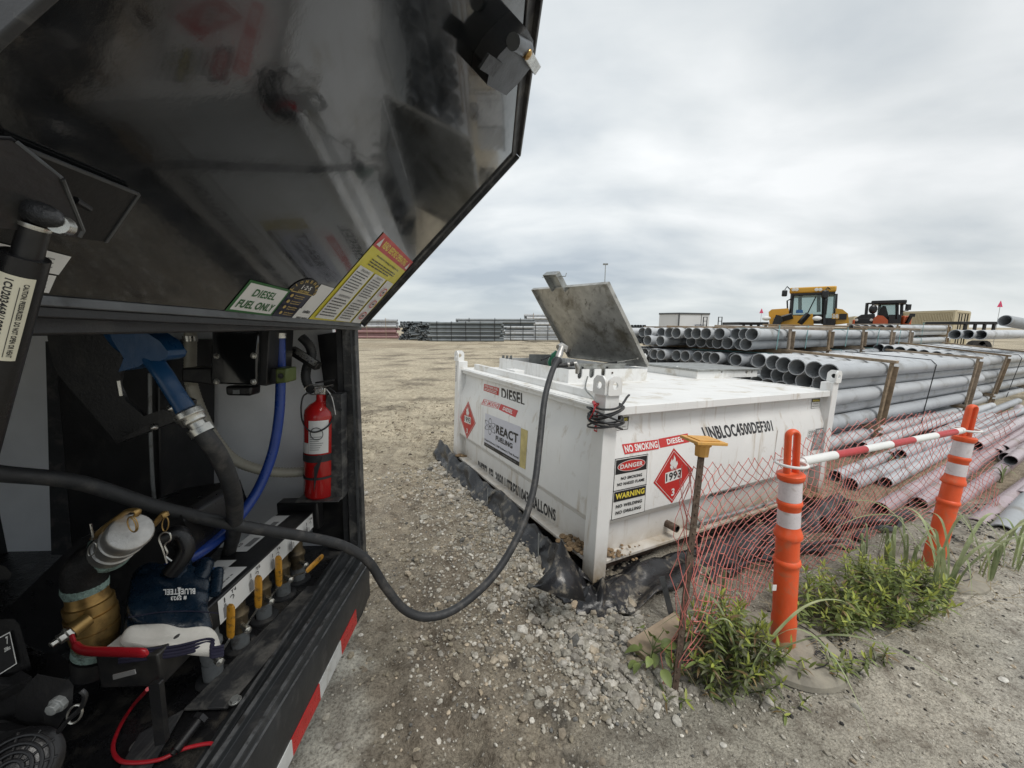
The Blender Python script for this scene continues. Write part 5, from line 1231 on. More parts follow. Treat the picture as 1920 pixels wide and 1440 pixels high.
m_dry=M('dry_straw',(.36,.29,.17),.8,0,.2,20)
b=MB(); R_=random.Random(9)
for k in range(240):
    x_=R_.uniform(1290,1915); y_=1290-(x_-1290)*.33+R_.uniform(-75,30); p=ground_at(x_,y_); a=R_.uniform(0,6.28); l=R_.uniform(.04,.16); up_=R_.uniform(.0,.12) if R_.random()<.5 else .01
    q=p+Vector((math.cos(a)*l,math.sin(a)*l,up_+.006)); m_=(p+q)/2+Vector((0,0,.02+up_*.3)); b.tube([p+Vector((0,0,.004)),m_,q],[.0013,.0011,.0006],4,caps=False)
b.build('dry_stalks',m_dry,kind='stuff')
# ---------------------------------------------------------------- black service trailer at left
YW=math.atan(30/F); EU=Vector((-math.sin(YW),math.cos(YW),0)); EV=Vector((math.cos(YW),math.sin(YW),0)); EZ=Vector((0,0,1))
def W(u,v,z): return EU*u+EV*v+EZ*z
def hu(x,y,u): return hitp(x,y,EU*u,EU)
def hv(x,y,v): return hitp(x,y,EV*v,EV)
trailer=thing('service_trailer','black service trailer with its side hatch raised, showing pump gear inside','trailer',W(1.0,-1.2,0))
def part(b,name,m,bev=0.,par=None,label=None,kind=None): return b.build(name,m,par or trailer,bev,label,kind,off=wloc(par or trailer))
def sub(b,name,m,par,bev=0.,label=None): return b.build(name,m,par,bev,label,off=wloc(par))
def ubox(b,u0,u1,v0,v1,z0,z1,mi=0):
    return b.box(W((u0+u1)/2,(v0+v1)/2,(z0+z1)/2),EU*(u1-u0)/2,EV*(v1-v0)/2,EZ*(z1-z0)/2,mi)
# body shell (inside visible)
b=MB(); ubox(b,1.72,1.75,-2.2,-.70,.50,1.62); part(b,'end_wall',m_poly)
b=MB(); ubox(b,-.6,1.76,-2.24,-2.2,.25,1.9); part(b,'back_wall',m_blk)
b=MB(); ubox(b,-.6,1.78,-2.2,-.61,1.66,1.70); part(b,'roof',m_blk)
b=MB(); ubox(b,-.6,1.74,-2.2,-.70,.50,.548); part(b,'deck',m_deck)
for (u_,v_) in ((.1,-1.9),(.1,-.95)):
    b=MB(); b.lathe(W(u_,v_,.33),EV,[(0,.2),(0,.33),(.2,.33),(.2,.2)],24); part(b,'wheel',m_tyre)
# far door post
def hexpx(b,pb,pt,u0,u1,mi=0):  # pb: (left,right) px bottom ; pt: (left,right) px top
    B0,B1=hu(*pb[0],u0),hu(*pb[1],u0);T0,T1=hu(*pt[0],u0),hu(*pt[1],u0); d=EU*(u1-u0)
    return b.hexa([B0,B1,B1+d,B0+d,T0,T1,T1+d,T0+d],mi)
b=MB(); hexpx(b,((656,1040),(682,1046)),((640,612),(665,612)),1.62,1.66); part(b,'door_post',m_blkd,.003)
b=MB(); hexpx(b,((645,1035),(656,1040)),((629,612),(640,612)),1.635,1.66); part(b,'door_seal',m_rub,.002)
b=MB(); hexpx(b,((672,1044),(676,1045)),((656,612),(659,612)),1.612,1.62); part(b,'door_trim',m_alu)
b=MB(); hexpx(b,((586,1012),(646,1037)),((586,926),(645,926)),1.66,1.70); part(b,'post_box',m_blk)
b=MB(); hexpx(b,((612,760),(645,760)),((595,628),(645,620)),1.68,1.70); part(b,'wire_cover',m_blk)
b=MB(); b.lathe(hu(637,647,1.66),-EU,[(0,.010),(.01,.010),(.012,0)],8); part(b,'bolt',m_chr)
# top beam of the opening
b=MB(); ubox(b,-.6,1.66,-.68,-.60,1.545,1.66); part(b,'header_beam',m_blk,.004)
# sill built from longitudinal lines
def line3(pf,pn_,z0=None,v0=None):
    if v0 is None: P1=hitz(pf[0],pf[1],z0); v0=P1.dot(EV)
    else: P1=hv(pf[0],pf[1],v0)
    P2=hv(pn_[0],pn_[1],v0); u1,u2=P1.dot(EU),P2.dot(EU); 
    return lambda u:(v0, P1.z+(P2.z-P1.z)*(u-u1)/(u2-u1))
lB=line3((597,1100),(371,1440),.585); lC=line3((623,1100),(391,1440),.583); lD=line3((649,1100),(434,1440),.575); lE=line3((663,1100),(453,1440),.555)
lT1=line3((668,1140),(519,1440),v0=lE(1)[0]-.004); lT2=line3((669,1168),(538,1440),v0=lE(1)[0]-.004)
print('sill',[ (l(1.6),l(.7)) for l in (lB,lC,lD,lE,lT1,lT2)])
def prof_at(u):
    B=lB(u);C=lC(u);D=lD(u);E_=lE(u);t1_=lT1(u);t2_=lT2(u)
    return [(B[0]-.045,B[1]-.035),(B[0],B[1]-.012),(B[0]+.002,B[1]+.006),(B[0]+.010,B[1]+.006),(B[0]+.014,B[1]-.008),(C[0]-.004,C[1]-.010),(C[0],C[1]+.004),(C[0]+.010,C[1]+.004),(C[0]+.013,C[1]-.010),(D[0]-.006,D[1]-.006),(D[0]-.001,D[1]+.004),(D[0]+.007,D[1]+.002),(D[0]+.010,D[1]-.011),(E_[0]-.006,E_[1]-.004),(E_[0],E_[1]-.012),(E_[0]-.004,t1_[1]),(E_[0]-.004,t2_[1]),(E_[0]-.03,t2_[1]-.004),(B[0]-.045,t2_[1])]
us=[-.3,.3,.6,.9,1.2,1.5,1.60]
b=MB(); vs=[W(u,*q) for u in us for q in prof_at(u)]; n=len(prof_at(1)); b.add(vs,[(i*n+j,(i+1)*n+j,(i+1)*n+(j+1)%n,i*n+(j+1)%n) for i in range(len(us)-1) for j in range(n)],0)
b.add(vs[-n:],[tuple(range(n))],0); part(b,'sill',m_sill,.0015)
for (l_,o0,o1,dz) in ((lB,.002,.010,.0075),(lC,.000,.010,.0055),(lD,-.001,.007,.005),(lE,-.004,.001,-.003)):
    b=MB(); q0=[W(-.3,l_(-.3)[0]+o0,l_(-.3)[1]+dz),W(-.3,l_(-.3)[0]+o1,l_(-.3)[1]+dz-.0008)]; q1=[W(1.6,l_(1.6)[0]+o0,l_(1.6)[1]+dz),W(1.6,l_(1.6)[0]+o1,l_(1.6)[1]+dz-.0008)]
    b.hexa([q0[0],q0[1],q1[1],q1[0],q0[0]+EZ*.0012,q0[1]+EZ*.0012,q1[1]+EZ*.0012,q1[0]+EZ*.0012]); part(b,'sill_ridge',m_ridge)
# end plate of the sill: chamfered fin seen edge-on
p16=prof_at(1.6); zt_=p16[13][1]
b=MB(); b.prism([hu(x_,y_,1.61) for x_,y_ in ((600,1046),(683,1046),(683,1112),(686,1118),(680,1150),(668,1172),(600,1172))],EU*.05); part(b,'sill_end_plate',m_blkd,.002)
b=MB(); b.prism([hu(x_,y_,1.60) for x_,y_ in ((668,1100),(684,1112),(685,1120),(667,1108))],EU*.02); part(b,'sill_end_plate',m_blkd,.001)
def zat(l,u): return l(u)[1]
# reflective tape: pieces between px boundaries
vb=lE(1)[0]-.0025
def tape(px_a,px_b,m):
    ua=hv(px_a[0],px_a[1],vb).dot(EU); ub=hv(px_b[0],px_b[1],vb).dot(EU); b=MB()
    q=[W(ua,vb,zat(lT2,ua)+.001),W(ub,vb,zat(lT2,ub)+.001),W(ub,vb,zat(lT1,ub)),W(ua,vb,zat(lT1,ua))]; b.hexa([p-EV*.003 for p in q][0:4]+[p+EV*0.0012 for p in q]); part(b,'reflective_tape',m)
tape((669,1168),(640,1222),m_tapr); tape((640,1222),(600,1300),m_tapw); tape((600,1300),(549,1415),m_tapr); tape((549,1415),(500,1530),m_tapw); tape((500,1530),(430,1700),m_tapr)
# deck plate edge strips, bolts
b=MB(); a_=hitz(576,1102,.562);c_=hitz(345,1333,.562); b.hexa([a_,c_,c_+EV*.11-EU*.0,a_+EV*.085,a_+EZ*.006,c_+EZ*.006,c_+EV*.11+EZ*.006,a_+EV*.085+EZ*.006]); part(b,'deck_strip',m_blkd,.001)
b=MB(); a_=hitz(345,1333,.562);c_=hitz(262,1378,.562); b.hexa([a_,c_,c_+W(-.5,.15,0),a_+W(-.5,.12,0),a_+EZ*.005,c_+EZ*.005,c_+W(-.5,.15,.005),a_+W(-.5,.12,.005)]); part(b,'deck_strip',m_blkd,.001)
def bolt(P,r,par=None,m=None,d=None):
    b=MB(); b.lathe(P,d or EZ,[(0,r*1.35),(.002,r*1.35),(.0025,r)],16); b.lathe(P,d or EZ,[(.002,r),(.009,r),(.0095,0)],6,0,False); part(b,'bolt',m or m_galv,0,par)
bolt(hitz(441,1314,.572),.011)
b=MB(); a_=hitz(372,1352,.60);c_=hitz(328,1408,.585); b.tube([a_,c_],.011,14); b.tube([a_+(a_-c_)*.0,a_+(a_-c_)*.18],[.018,.018],6); b.tube([c_,c_-(a_-c_)*.12],.006,8); part(b,'hatch_pin',m_blk,.0)
# pipe stubs and valves on the deck
stubs=[(401,1270),(452,1210),(496,1156),(532,1114),(560,1086)]
for i,(x_,y_) in enumerate(stubs):
    P=hitz(x_,y_,.552); b=MB(); b.lathe(P-EZ*.004,EZ,[(0,.043),(.006,.043),(.010,.032),(.011,.027)],24); part(b,'deck_grommet',m_rub)
    b=MB(); b.lathe(P,EZ,[(0,.0245),(.055,.0245)],22); s_=part(b,'pipe_stub',m_stub)
    b=MB(); b.lathe(P+EZ*.055,EZ,[(0,.0235),(.012,.0245),(.02,.026),(.045,.026),(.052,.031),(.062,.031),(.068,.025),(.085,.024),(.115,.024)],18); v_=part(b,'valve_body',m_brassd if i else m_stub)
    # spindle nut and lever
    sd=(EV*.75-EU*.55).normalized(); c_=P+EZ*.085+sd*.026
    b=MB(); b.lathe(c_,sd,[(0,.008),(.022,.008),(.024,.0115),(.042,.0115),(.043,.009),(.046,0)],6,0,False); sub(b,'spindle_nut',m_chr,v_,.0008)
    if i<4:
        b=MB(); hb=c_+sd*.02; 
        if i in (0,1,2): 
            h0=hu([432,484,523,0][i],[1196,1140,1099,0][i],hb.dot(EU)-.02); h1=hu([433,484.7,522,0][i],[1133,1079,1042,0][i],hb.dot(EU)-.02)
        else:
            h0=hu(574,1072,hb.dot(EU)-.02); h1=hu(606,1041,hb.dot(EU)+.05)
        sub(MB().tube([hb,h0],.0055,8,flat=.4),'lever',m_chr,v_)
        dd=(h1-h0); pth=[h0+dd*t_ for t_ in (0,.08,.3,.6,.92,1.0)]; sub(MB().tube(pth,[.007,.0105,.0115,.0115,.011,.006],12,flat=.38,upv=EV if i<3 else EZ),'handle_sleeve',m_yelh,v_)
# main manifold beam
ML=W(.985,-.75,0);MRt=1.535
b=MB(); z0l,z1l=.752,.829; z0r,z1r=.740,.806
def mp_(u,v,t_): # t: 0 bottom 1 top
    f=(u-.985)/(1.535-.985); return W(u,v,(z0l+(z0r-z0l)*f)*(1-t_)+(z1l+(z1r-z1l)*f)*t_)
manifold=thing('fuel_manifold','black beam manifold with white decal strips above the yellow valve levers','manifold',W(1.25,-.81,.74))
UL,UR=.80,1.545; VB=-.885
b=MB(); b.hexa([mp_(UL,-.752,0),mp_(UR,-.752,0),mp_(UR,VB,0),mp_(UL,VB,0),mp_(UL,-.752,1),mp_(UR,-.752,1),mp_(UR,VB,1),mp_(UL,VB,1)]); b.build('beam',m_blk,manifold,.004)
b=MB(); ubox(b,1.545,1.60,-.90,-.735,.72,.84); b.build('end_plate',m_blk,manifold,.006)
s=Sheet(mp_(.985,-.752,.03),mp_(1.53,-.752,.03),mp_(1.53,-.752,.93),mp_(.985,-.752,.93)); s.rect(0,0,1,1,m_prW)
for i,nm in enumerate(('T4','T5','T6','T7','T8')):
    x0=.02+.205*i; s.text(nm,x0+.075,.80,x0+.115,.95,m_prK); s.rect(x0+.01,.08,x0+.04,.55,m_prGr); s.rect(x0+.018,.55,x0+.032,.66,m_prGr); s.rect(x0+.02,.72,x0+.027,.93,m_prK)
    s.k+=1; pts=[(x0+.075+.017*math.cos(t_),.66+.11*math.sin(t_)) for t_ in np.linspace(-1.2,2.6,9)]+[(x0+.075+.012*math.cos(t_),.66+.075*math.sin(t_)) for t_ in np.linspace(2.6,-1.2,9)]; s.poly(pts,m_prK,s.k)
    s.rect(x0+.045,.12,x0+.055,.5,m_prGr)
s.build('decal',manifold)
def top(u,v,l=0): p=mp_(u,v,1); return p
s=Sheet(top(1.23,-.885),top(1.50,-.885),top(1.50,-.825),top(1.23,-.825)); s.rect(0,0,1,1,m_prW)
for i in range(2): s.rect(.12+.45*i,.5,.34+.45*i,.85,m_prGr); s.text('T%d'%(2+i),.1+.45*i,.12,.2+.45*i,.3,m_prK)
s.build('decal',manifold)
s=Sheet(top(.80,-.885),top(1.18,-.885),top(1.18,-.825),top(.80,-.825)); s.rect(0,0,1,1,m_prW); s.rect(.6,.5,.9,.8,m_prGr); s.text('T1',.6,.15,.68,.35,m_prK); s.build('decal',manifold)
s=Sheet(top(1.14,-.765),top(1.14,-.86),top(.95,-.86),top(.95,-.765)); s=Sheet(top(.94,-.768),top(1.14,-.768),top(1.14,-.872),top(.94,-.872)); s.rect(0,0,1,1,m_prW); s.rect(0,.72,1,1,m_prB); s.text('NOTICE',.3,.77,.7,.95,m_prW); s.lines(.08,.1,.92,.66,4,m_prGr,2,.35); s.build('decal',manifold)
# column, meter, brackets
b=MB(); hexpx(b,((136,1030),(303,1030)),((100,640),(297,640)),1.42,1.70); part(b,'support_column',m_blk,.004)
b=MB(); b.tube(smooth_path([hu(281,700,1.40),hu(282,800,1.40),hu(286,900,1.40),hu(290,940,1.41)]),.006,8); part(b,'conduit',m_stub)
b=MB(); hexpx(b,((96,1040),(136,1040)),((85,640),(104,640)),1.5,1.52); part(b,'column_trim',m_rub)
meter=thing('flow_meter_box','black bolted meter housing hanging behind the blue hose','meter',hu(440,670,1.34))
def mpart(b,name,m,bev=0.,par=None): return b.build(name,m,par or meter,bev,off=wloc(par or meter))
b=MB(); hexpx(b,((394,720),(481,722)),((396,618),(484,618)),1.32,1.50); mpart(b,'housing',m_lid,.006)
b=MB(); hexpx(b,((480,722),(500,724)),((483,618),(505,618)),1.34,1.50); mpart(b,'flange',m_blk,.003)
b=MB(); hexpx(b,((340,716),(396,722)),((340,690),(396,690)),1.36,1.44); mpart(b,'arm',m_blk,.006)
b=MB(); hexpx(b,((498,720),(520,720)),((498,690),(520,690)),1.36,1.44); mpart(b,'arm',m_blk,.004)
b=MB(); hexpx(b,((516,719),(537,718)),((516,691),(537,691)),1.33,1.40); mpart(b,'hose_clip',m_olive,.005)
b=MB(); b.lathe(hu(527,705,1.33),-EU,[(0,.009),(.004,.009),(.005,0)],16); mpart(b,'clip_button',m_blk)
for x_,y_ in ((406,667),(476,667),(407,716),(476,716)):
    b=MB(); b.lathe(hu(x_,y_,1.32),-EU,[(0,.010),(.003,.010),(.0035,.0075)],16); b.lathe(hu(x_,y_,1.32),-EU,[(.003,.0075),(.008,.0075),(.009,0)],6,0,False); mpart(b,'bolt',m_chr)
b=MB(); hexpx(b,((423,742),(470,743)),((421,724),(471,724)),1.36,1.42); mpart(b,'socket',m_plas,.008)
b=MB(); hexpx(b,((436,739),(448,739)),((436,731),(448,731)),1.355,1.36); mpart(b,'socket_pin',m_stub,.001)
m_olive2=None
# hoses fixed in the compartment
def pxpath(pts): return [hu(x_,y_,u_) for x_,y_,u_ in pts]
b=MB(); pth=smooth_path(pxpath([(357,618,1.5),(357,660,1.5),(357,700,1.5),(360,725,1.5),(378,775,1.5),(405,825,1.5),(440,862,1.5),(485,880,1.52),(530,886,1.55),(575,884,1.58)]),16)
b.tube(pth,[.0185+.0018*(i%2) for i in range(len(pth))],14); part(b,'ribbed_hose',m_clear)
b=MB(); b.lathe(hu(357,640,1.5),EZ,[(0,.023),(.02,.023)],14); part(b,'hose_clamp',m_chr)
b=MB(); pth=smooth_path(pxpath([(525,626,1.42),(526,670,1.42),(526,720,1.42),(523,780,1.40),(512,845,1.38),(490,905,1.34),(462,952,1.28),(425,995,1.2),(375,1035,1.1),(310,1068,1.02)]),8)
b.tube(pth,.0165,16); part(b,'blue_hose',m_blueh)
b=MB(); b.lathe(hu(525,634,1.42),EZ,[(0,.021),(.018,.021)],14); part(b,'hose_clamp',m_chr)
b=MB(); pth=smooth_path(pxpath([(565,632,1.6),(580,648,1.6),(584,668,1.6),(575,690,1.6),(574,712,1.6),(584,735,1.62)]),12)
b.tube(pth,[.017+.0015*(i%2) for i in range(len(pth))],12); part(b,'breather_hose',m_rub)
a_=hu(545,655,1.58);c_=hu(598,688,1.58); b=MB(); b.bar(a_,c_,.03,.045,upv=-EU); o=part(b,'microswitch',m_blk,.004); b=MB(); b.bar(hu(556,658,1.54),hu(592,682,1.54),.02,.012,upv=-EU); sub(b,'plate',m_chr,o)
# fire extinguisher
ex=thing('fire_extinguisher','red fire extinguisher with white label strapped in a bracket on the end wall','extinguisher',hu(600,926,1.57))
ax0=hu(601,926,1.57); ax1=hu(602,752,1.57); Hx=(ax1-ax0).length; dx=(ax1-ax0).normalized(); R0=.0625
def xp(b,name,m,bev=0.,par=None): return b.build(name,m,par or ex,bev,off=wloc(par or ex))
b=MB(); b.lathe(ax0,dx,[(0,0),(0,R0*.9),(.01,R0),(Hx-.055,R0),(Hx-.035,R0*.95),(Hx-.015,R0*.7),(Hx,R0*.35),(Hx+.005,.018),(Hx+.03,.018)],32); xp(b,'cylinder',m_red)
# label band on front
b=MB(); pts=[]
uu=(-EU); rr=EV
def ring_strip(z0,z1,a0,a1,m,name,r=R0+.0008,n=14):
    b=MB(); vs=[]
    for i in range(n+1):
        a=a0+(a1-a0)*i/n; d_=uu*math.cos(a)+rr*math.sin(a)
        vs+=[ax0+dx*z0+d_*r,ax0+dx*z1+d_*r]
    b.add(vs,[(2*i,2*i+2,2*i+3,2*i+1) for i in range(n)],0,True); return xp(b,name,m)
ring_strip(Hx*.49,Hx*.83,-.35,.85,m_prW,'label'); ring_strip(Hx*.49,Hx*.60,-1.2,-.36,m_prW,'label'); 
for k_ in range(7): ring_strip(Hx*(.53+.022*k_),Hx*(.536+.022*k_),-.25,.3+.08*((k_*5)%4),m_prGr,'label_line',R0+.0014)
ring_strip(Hx*.40,Hx*.475,-1.6,1.6,m_rub,'strap',R0+.002,20); ring_strip(Hx*.215,Hx*.24,-1.6,1.6,m_rub,'strap',R0+.002,20)
b=MB(); b.box(ax1+dx*.045,EV*.022,EU*.014,EZ*.018); xp(b,'valve_head',m_chr,.004)
b=MB(); b.bar(ax1+dx*.05-EV*.03,ax1+dx*.062+EV*.05-EU*.01,.018,.006,upv=EZ); b.bar(ax1+dx*.075-EV*.02,ax1+dx*.085+EV*.05,.018,.006); xp(b,'lever',m_blk,.001)
b=MB(); pth=[ax1+dx*.05+Vector((0,0,0))-EU*.02+EV*(.035*math.cos(t_)-.02)+EZ*(.02*math.sin(t_)) for t_ in [2*math.pi*i/20 for i in range(21)]]; b.tube(pth,.0022,6,caps=False); b.tube([ax1+dx*.05-EU*.02-EV*.02,ax1+dx*.07-EU*.02+EV*.055],.0022,6); xp(b,'safety_pin',m_chr)
b=MB(); pth=smooth_path([ax1+dx*.04-EV*.02,ax1+dx*.02-EV*.066-EU*.01,ax1-dx*.07-EV*.06-EU*.03,ax1-dx*.11-EU*.068,ax1-dx*.08+EV*.055-EU*.04,ax1+dx*.02+EV*.06,ax1+dx*.06+EV*.02],8); b.tube(pth,.0032,8); xp(b,'discharge_loop',m_rub)
b=MB(); pth=smooth_path([ax1+dx*.05+EV*.03-EU*.02,ax1+dx*.02+EV*.055-EU*.03,ax1-dx*.05+EV*.07-EU*.03]); b.tube(pth,.0018,6); xp(b,'cable_tie',m_prW)
b=MB(); pth=[ax0+dx*(Hx*.70)-EU*(R0+.003)+EV*(.012+.024*math.cos(t_))+EZ*(.024*math.sin(t_)) for t_ in [2*math.pi*i/24 for i in range(25)]]; b.tube(pth,.0014,5,caps=False); xp(b,'tag_ring',m_rub)
b=MB(); b.prism([ax0+dx*(Hx*.46)-EU*(R0+.004)+EV*.035,ax0+dx*(Hx*.36)-EU*(R0+.005)+EV*.005,ax0+dx*(Hx*.10)-EU*(R0+.005)+EV*.004,ax0+dx*(Hx*.3)-EU*(R0+.005)+EV*.018],-EU*.002); xp(b,'strap_end',m_rub)
b=MB(); b.prism([hu(x_,y_,1.60) for x_,y_ in ((623,745),(628,735),(650,735),(652,925),(622,925))],-EU*.06); part(b,'extinguisher_bracket',m_blkd,.003)
b=MB(); ubox(b,1.50,1.66,ax0.dot(EV)-.07,ax0.dot(EV)+.1,ax0.z-.006,ax0.z); part(b,'extinguisher_bracket',m_blkd,.002)
b=MB(); b.lathe(hu(638,768,1.54),-EU,[(0,.007),(.003,.007),(.0035,0)],14); part(b,'rivet',m_rub)
# blue nozzle in its holster with hose
noz=thing('fuel_nozzle','blue-covered fuel nozzle hanging in the black holster with a black hose','fuel nozzle',hu(300,690,.98))
def np_(b,name,m,bev=0.,par=None): return b.build(name,m,par or noz,bev,off=wloc(par or noz))
def pxtube(pts,n=16,flat=1.,k=6,upv=None):   # pts (x,y,u,rpx)
    P=[];R=[]
    P0=[hu(x_,y_,u_) for x_,y_,u_,r_ in pts]; R0_=[r_*u_/F*.80 for x_,y_,u_,r_ in pts]
    P=smooth_path(P0,k); xs=np.linspace(0,len(pts)-1,len(P)); R=np.interp(xs,range(len(pts)),R0_)
    return MB().tube(P,list(R),n,flat=flat,upv=upv)
b=pxtube([(195,612,.96,10),(225,630,.96,30),(262,648,.96,42),(290,664,.96,36),(306,676,.96,20)],18,.55,6,upv=EV); np_(b,'nozzle_cover',m_bluen,.0)
b=MB(); b.prism([hu(x_,y_,.93) for x_,y_ in ((195,605),(245,605),(300,640),(316,662),(312,672),(298,677),(280,676),(258,688),(222,697),(232,672),(212,640))],EU*.055); np_(b,'nozzle_cover',m_bluen,.012)
b=pxtube([(284,672,.95,20),(305,700,.94,20),(325,732,.94,20),(342,758,.94,21),(350,772,.94,22)],16,.8); np_(b,'grip',m_bluen)
g_a=hu(349,769,.94);g_b=hu(372,800,.94); gd=(g_b-g_a).normalized()
b=MB(); b.lathe(g_a,gd,[(0,.024),(.004,.030),(.018,.031),(.022,.027),(.034,.026),(.036,.018),(.05,.018)],12,0,False); np_(b,'swivel_nut',m_chr,.001)
b=MB(); b.lathe(hu(377,806,.95)-gd*.008,gd,[(0,.0265),(.018,.0268)],18); np_(b,'hose_clamp',m_chr)
b=pxtube([(368,796,.95,19),(388,822,.96,19.5),(412,858,.99,19.5),(432,905,1.04,19),(440,950,1.10,18),(438,1000,1.18,16),(425,1050,1.25,14)],16); np_(b,'hose',m_rub)
b=MB(); b.prism([hu(x_,y_,1.02) for x_,y_ in ((88,625),(92,655),(106,700),(216,826),(303,790),(318,772),(303,768),(270,780),(236,752),(222,722),(226,700),(262,668),(268,620))],EU*.01); part(b,'holster',m_blk,.002)
b=MB(); b.prism([hu(x_,y_,1.0) for x_,y_ in ((216,826),(218,832),(332,788),(336,758),(322,752),(318,770),(303,785))],EU*.06); part(b,'holster',m_blk,.002)
for x_,y_ in ((322,765),(290,800)):
    b=MB(); b.lathe(hu(x_,y_,1.0),(EV*.3-EU).normalized(),[(0,.009),(.006,.009),(.012,.006),(.02,0)],8); part(b,'bolt',m_chr)
b=MB(); b.tube([hu(222,714,1.0),hu(227,742,1.0)],.004,8); part(b,'spring_pin',m_chr)
# ---- main delivery hose running out to the tank
hose=thing('delivery_hose','long black delivery hose drooping from the service trailer to the green nozzle','hose',hitY(790,1160,1.47))
pts=[(-60,876,.76),(0,888,.80),(150,905,.90),(300,952,1.0),(450,986,1.12),(560,1004,1.25),(640,1022,1.36),(690,1052,1.42),(722,1100,1.45),(760,1144,1.47),(805,1157,1.50),(860,1138,1.56),(925,1080,1.66),(972,1003,1.78),(1000,920,1.92),(1012,830,2.08),(1021,750,2.22),(1034,700,2.36),(1046,674,2.45)]
P=smooth_path([hitY(x_,y_,Y_) for x_,y_,Y_ in pts],9)
b=MB(); b.tube(P,.0178,18); b.build('hose',m_rub,hose)
Y_=2.47
b=MB(); c_=hitY(1045,676,Y_); dh=(hitY(1052,655,Y_+.04)-hitY(1040,690,Y_-.02)).normalized(); b.lathe(c_-dh*.04,dh,[(0,.019),(0,.026),(.012,.033),(.03,.036),(.045,.033),(.055,.026),(.06,0)],16); b.build('swivel_guard',m_plas,hose,off=wloc(hose))
b=MB(); b.lathe(c_+dh*.01,dh,[(0,.021),(.05,.023),(.06,.017),(.09,.019),(.10,.0)],14); b.build('swivel',m_alucap,hose,off=wloc(hose))
def hpx(pts,Y,ext,name,m,bev): b=MB(); b.prism([hitY(x_,y_,Y) for x_,y_ in pts],ext); b.build(name,m,hose,bev,off=wloc(hose))
hpx([(1043,657),(1046,661),(1039,672),(1036,686),(1029,686),(1027,679),(1034,664)],2.5,Vector((0,.03,0)),'nozzle_grip',m_greenn,.006)
b=MB(); b.tube([hitY(1047,652,2.53),hitY(1053,649,2.55),hitY(1060,652,2.57),hitY(1059,660,2.57)],[.02,.024,.02,.014],12); b.build('nozzle_head',m_alucap,hose,off=wloc(hose))
b=MB(); b.tube([hitY(1015,675,2.45),hitY(1032,667,2.5)],.006,8); b.build('trigger',m_plas,hose,off=wloc(hose))
b=MB(); b.tube([hitY(1048,686,2.44),hitY(1062,684,2.44),hitY(1076,682,2.44)],.0135,12); b.tube([hitY(1064,684,2.44),hitY(1068,683.5,2.44)],.016,12,1); b.tube([hitY(1069,683,2.44),hitY(1080,681,2.44),hitY(1083,690,2.44),hitY(1082,700,2.45)],[.012,.014,.014,.012],12,1); b.build('side_elbow',[m_rub,m_alucap],hose,off=wloc(hose))
# ---------------------------------------------------------------- raised hatch
HA=hv(678,604,-.545); HN=hv(75,551,-.545); HB=hu(965,290,1.62); 
lu=(HN-HA); nlid=(lu).cross(HB-HA).normalized()
if nlid.dot(CP-HA)<0: nlid=-nlid   # inner side faces camera
LU=lu.normalized(); LWv=nlid.cross(LU).normalized()
if LWv.z<0: LWv=-LWv
def lidp(x_,y_,off=0.): return hitp(x_,y_,HA+nlid*off,nlid)
def lc(p): d=p-HA; return d.dot(LU),d.dot(LWv)
sB=lc(HB); sC=lc(lidp(999,0)); e1=lc(lidp(0,80)); e2=lc(lidp(90,0)); print('lid',sB,sC,e1,e2,math.degrees(math.asin(LWv.z)))
LWD=(sB[1]+sC[1])/2
Bc=(sB[0],sB[1]); 
# near edge line through e1,e2
mm=(e2[0]-e1[0])/(e2[1]-e1[1])
N0=(e1[0]-mm*e1[1],0.); N1=(e1[0]+mm*(LWD-e1[1]),LWD)
def LP(a,c_,off=0.): return HA+LU*a+LWv*c_+nlid*off
print(N0,N1,'lid@75,400',[lidp(75,400).dot(k) for k in (EU,EV,EZ)],'bracket',lidp(155,432).dot(EU),[lidp(930,90).dot(k) for k in (EU,EV,EZ)])
cs=[(0,0),Bc,N1,N0]
b=MB(); b.prism([LP(*c_,0) for c_ in cs],-nlid*.02); lidp_o=part(b,'hatch_panel',m_lid,.0)
def rim(p,q,w_=.030,t_=.012,name='hatch_rim',m=m_blkd,side=1):
    P=LP(*p);Q=LP(*q); d=(Q-P).normalized(); inn=nlid.cross(d).normalized(); cen=(LP(*cs[0])+LP(*cs[2]))/2
    if inn.dot(cen-P)<0: inn=-inn
    b=MB(); b.box((P+Q)/2+inn*(w_/2-.012)+nlid*(t_/2-.02),(Q-P)/2,inn*w_/2,nlid*(t_/2+.012)); sub(b,name,m,lidp_o,.003)
    b=MB(); b.box((P+Q)/2-inn*.014-nlid*.01,(Q-P)/2+d*.01,inn*.004,nlid*.028); sub(b,name,m,lidp_o,.002)
rim(cs[0],cs[1]); rim(cs[1],cs[2]); rim(cs[2],cs[3],.014,.004)
# hinge side strip
for (ya0,yb0,ya1,yb1,vv,m,nm) in ((551,573,604,613,-.547,m_alu,'hinge_strip'),(573,595,613,619,-.553,m_blk,'hinge_strip')):
    A_=hv(678,ya1,vv);B_=hv(678,yb1,vv);C_=hv(75,ya0,vv);D_=hv(66,yb0,vv); ext=(C_-A_)*.6; ext2=(D_-B_)*.6
    b=MB(); b.hexa([B_,D_+ext2,D_+ext2-EV*.03,B_-EV*.03,A_,C_+ext,C_+ext-EV*.03,A_-EV*.03]); sub(b,nm,m,lidp_o,.002)
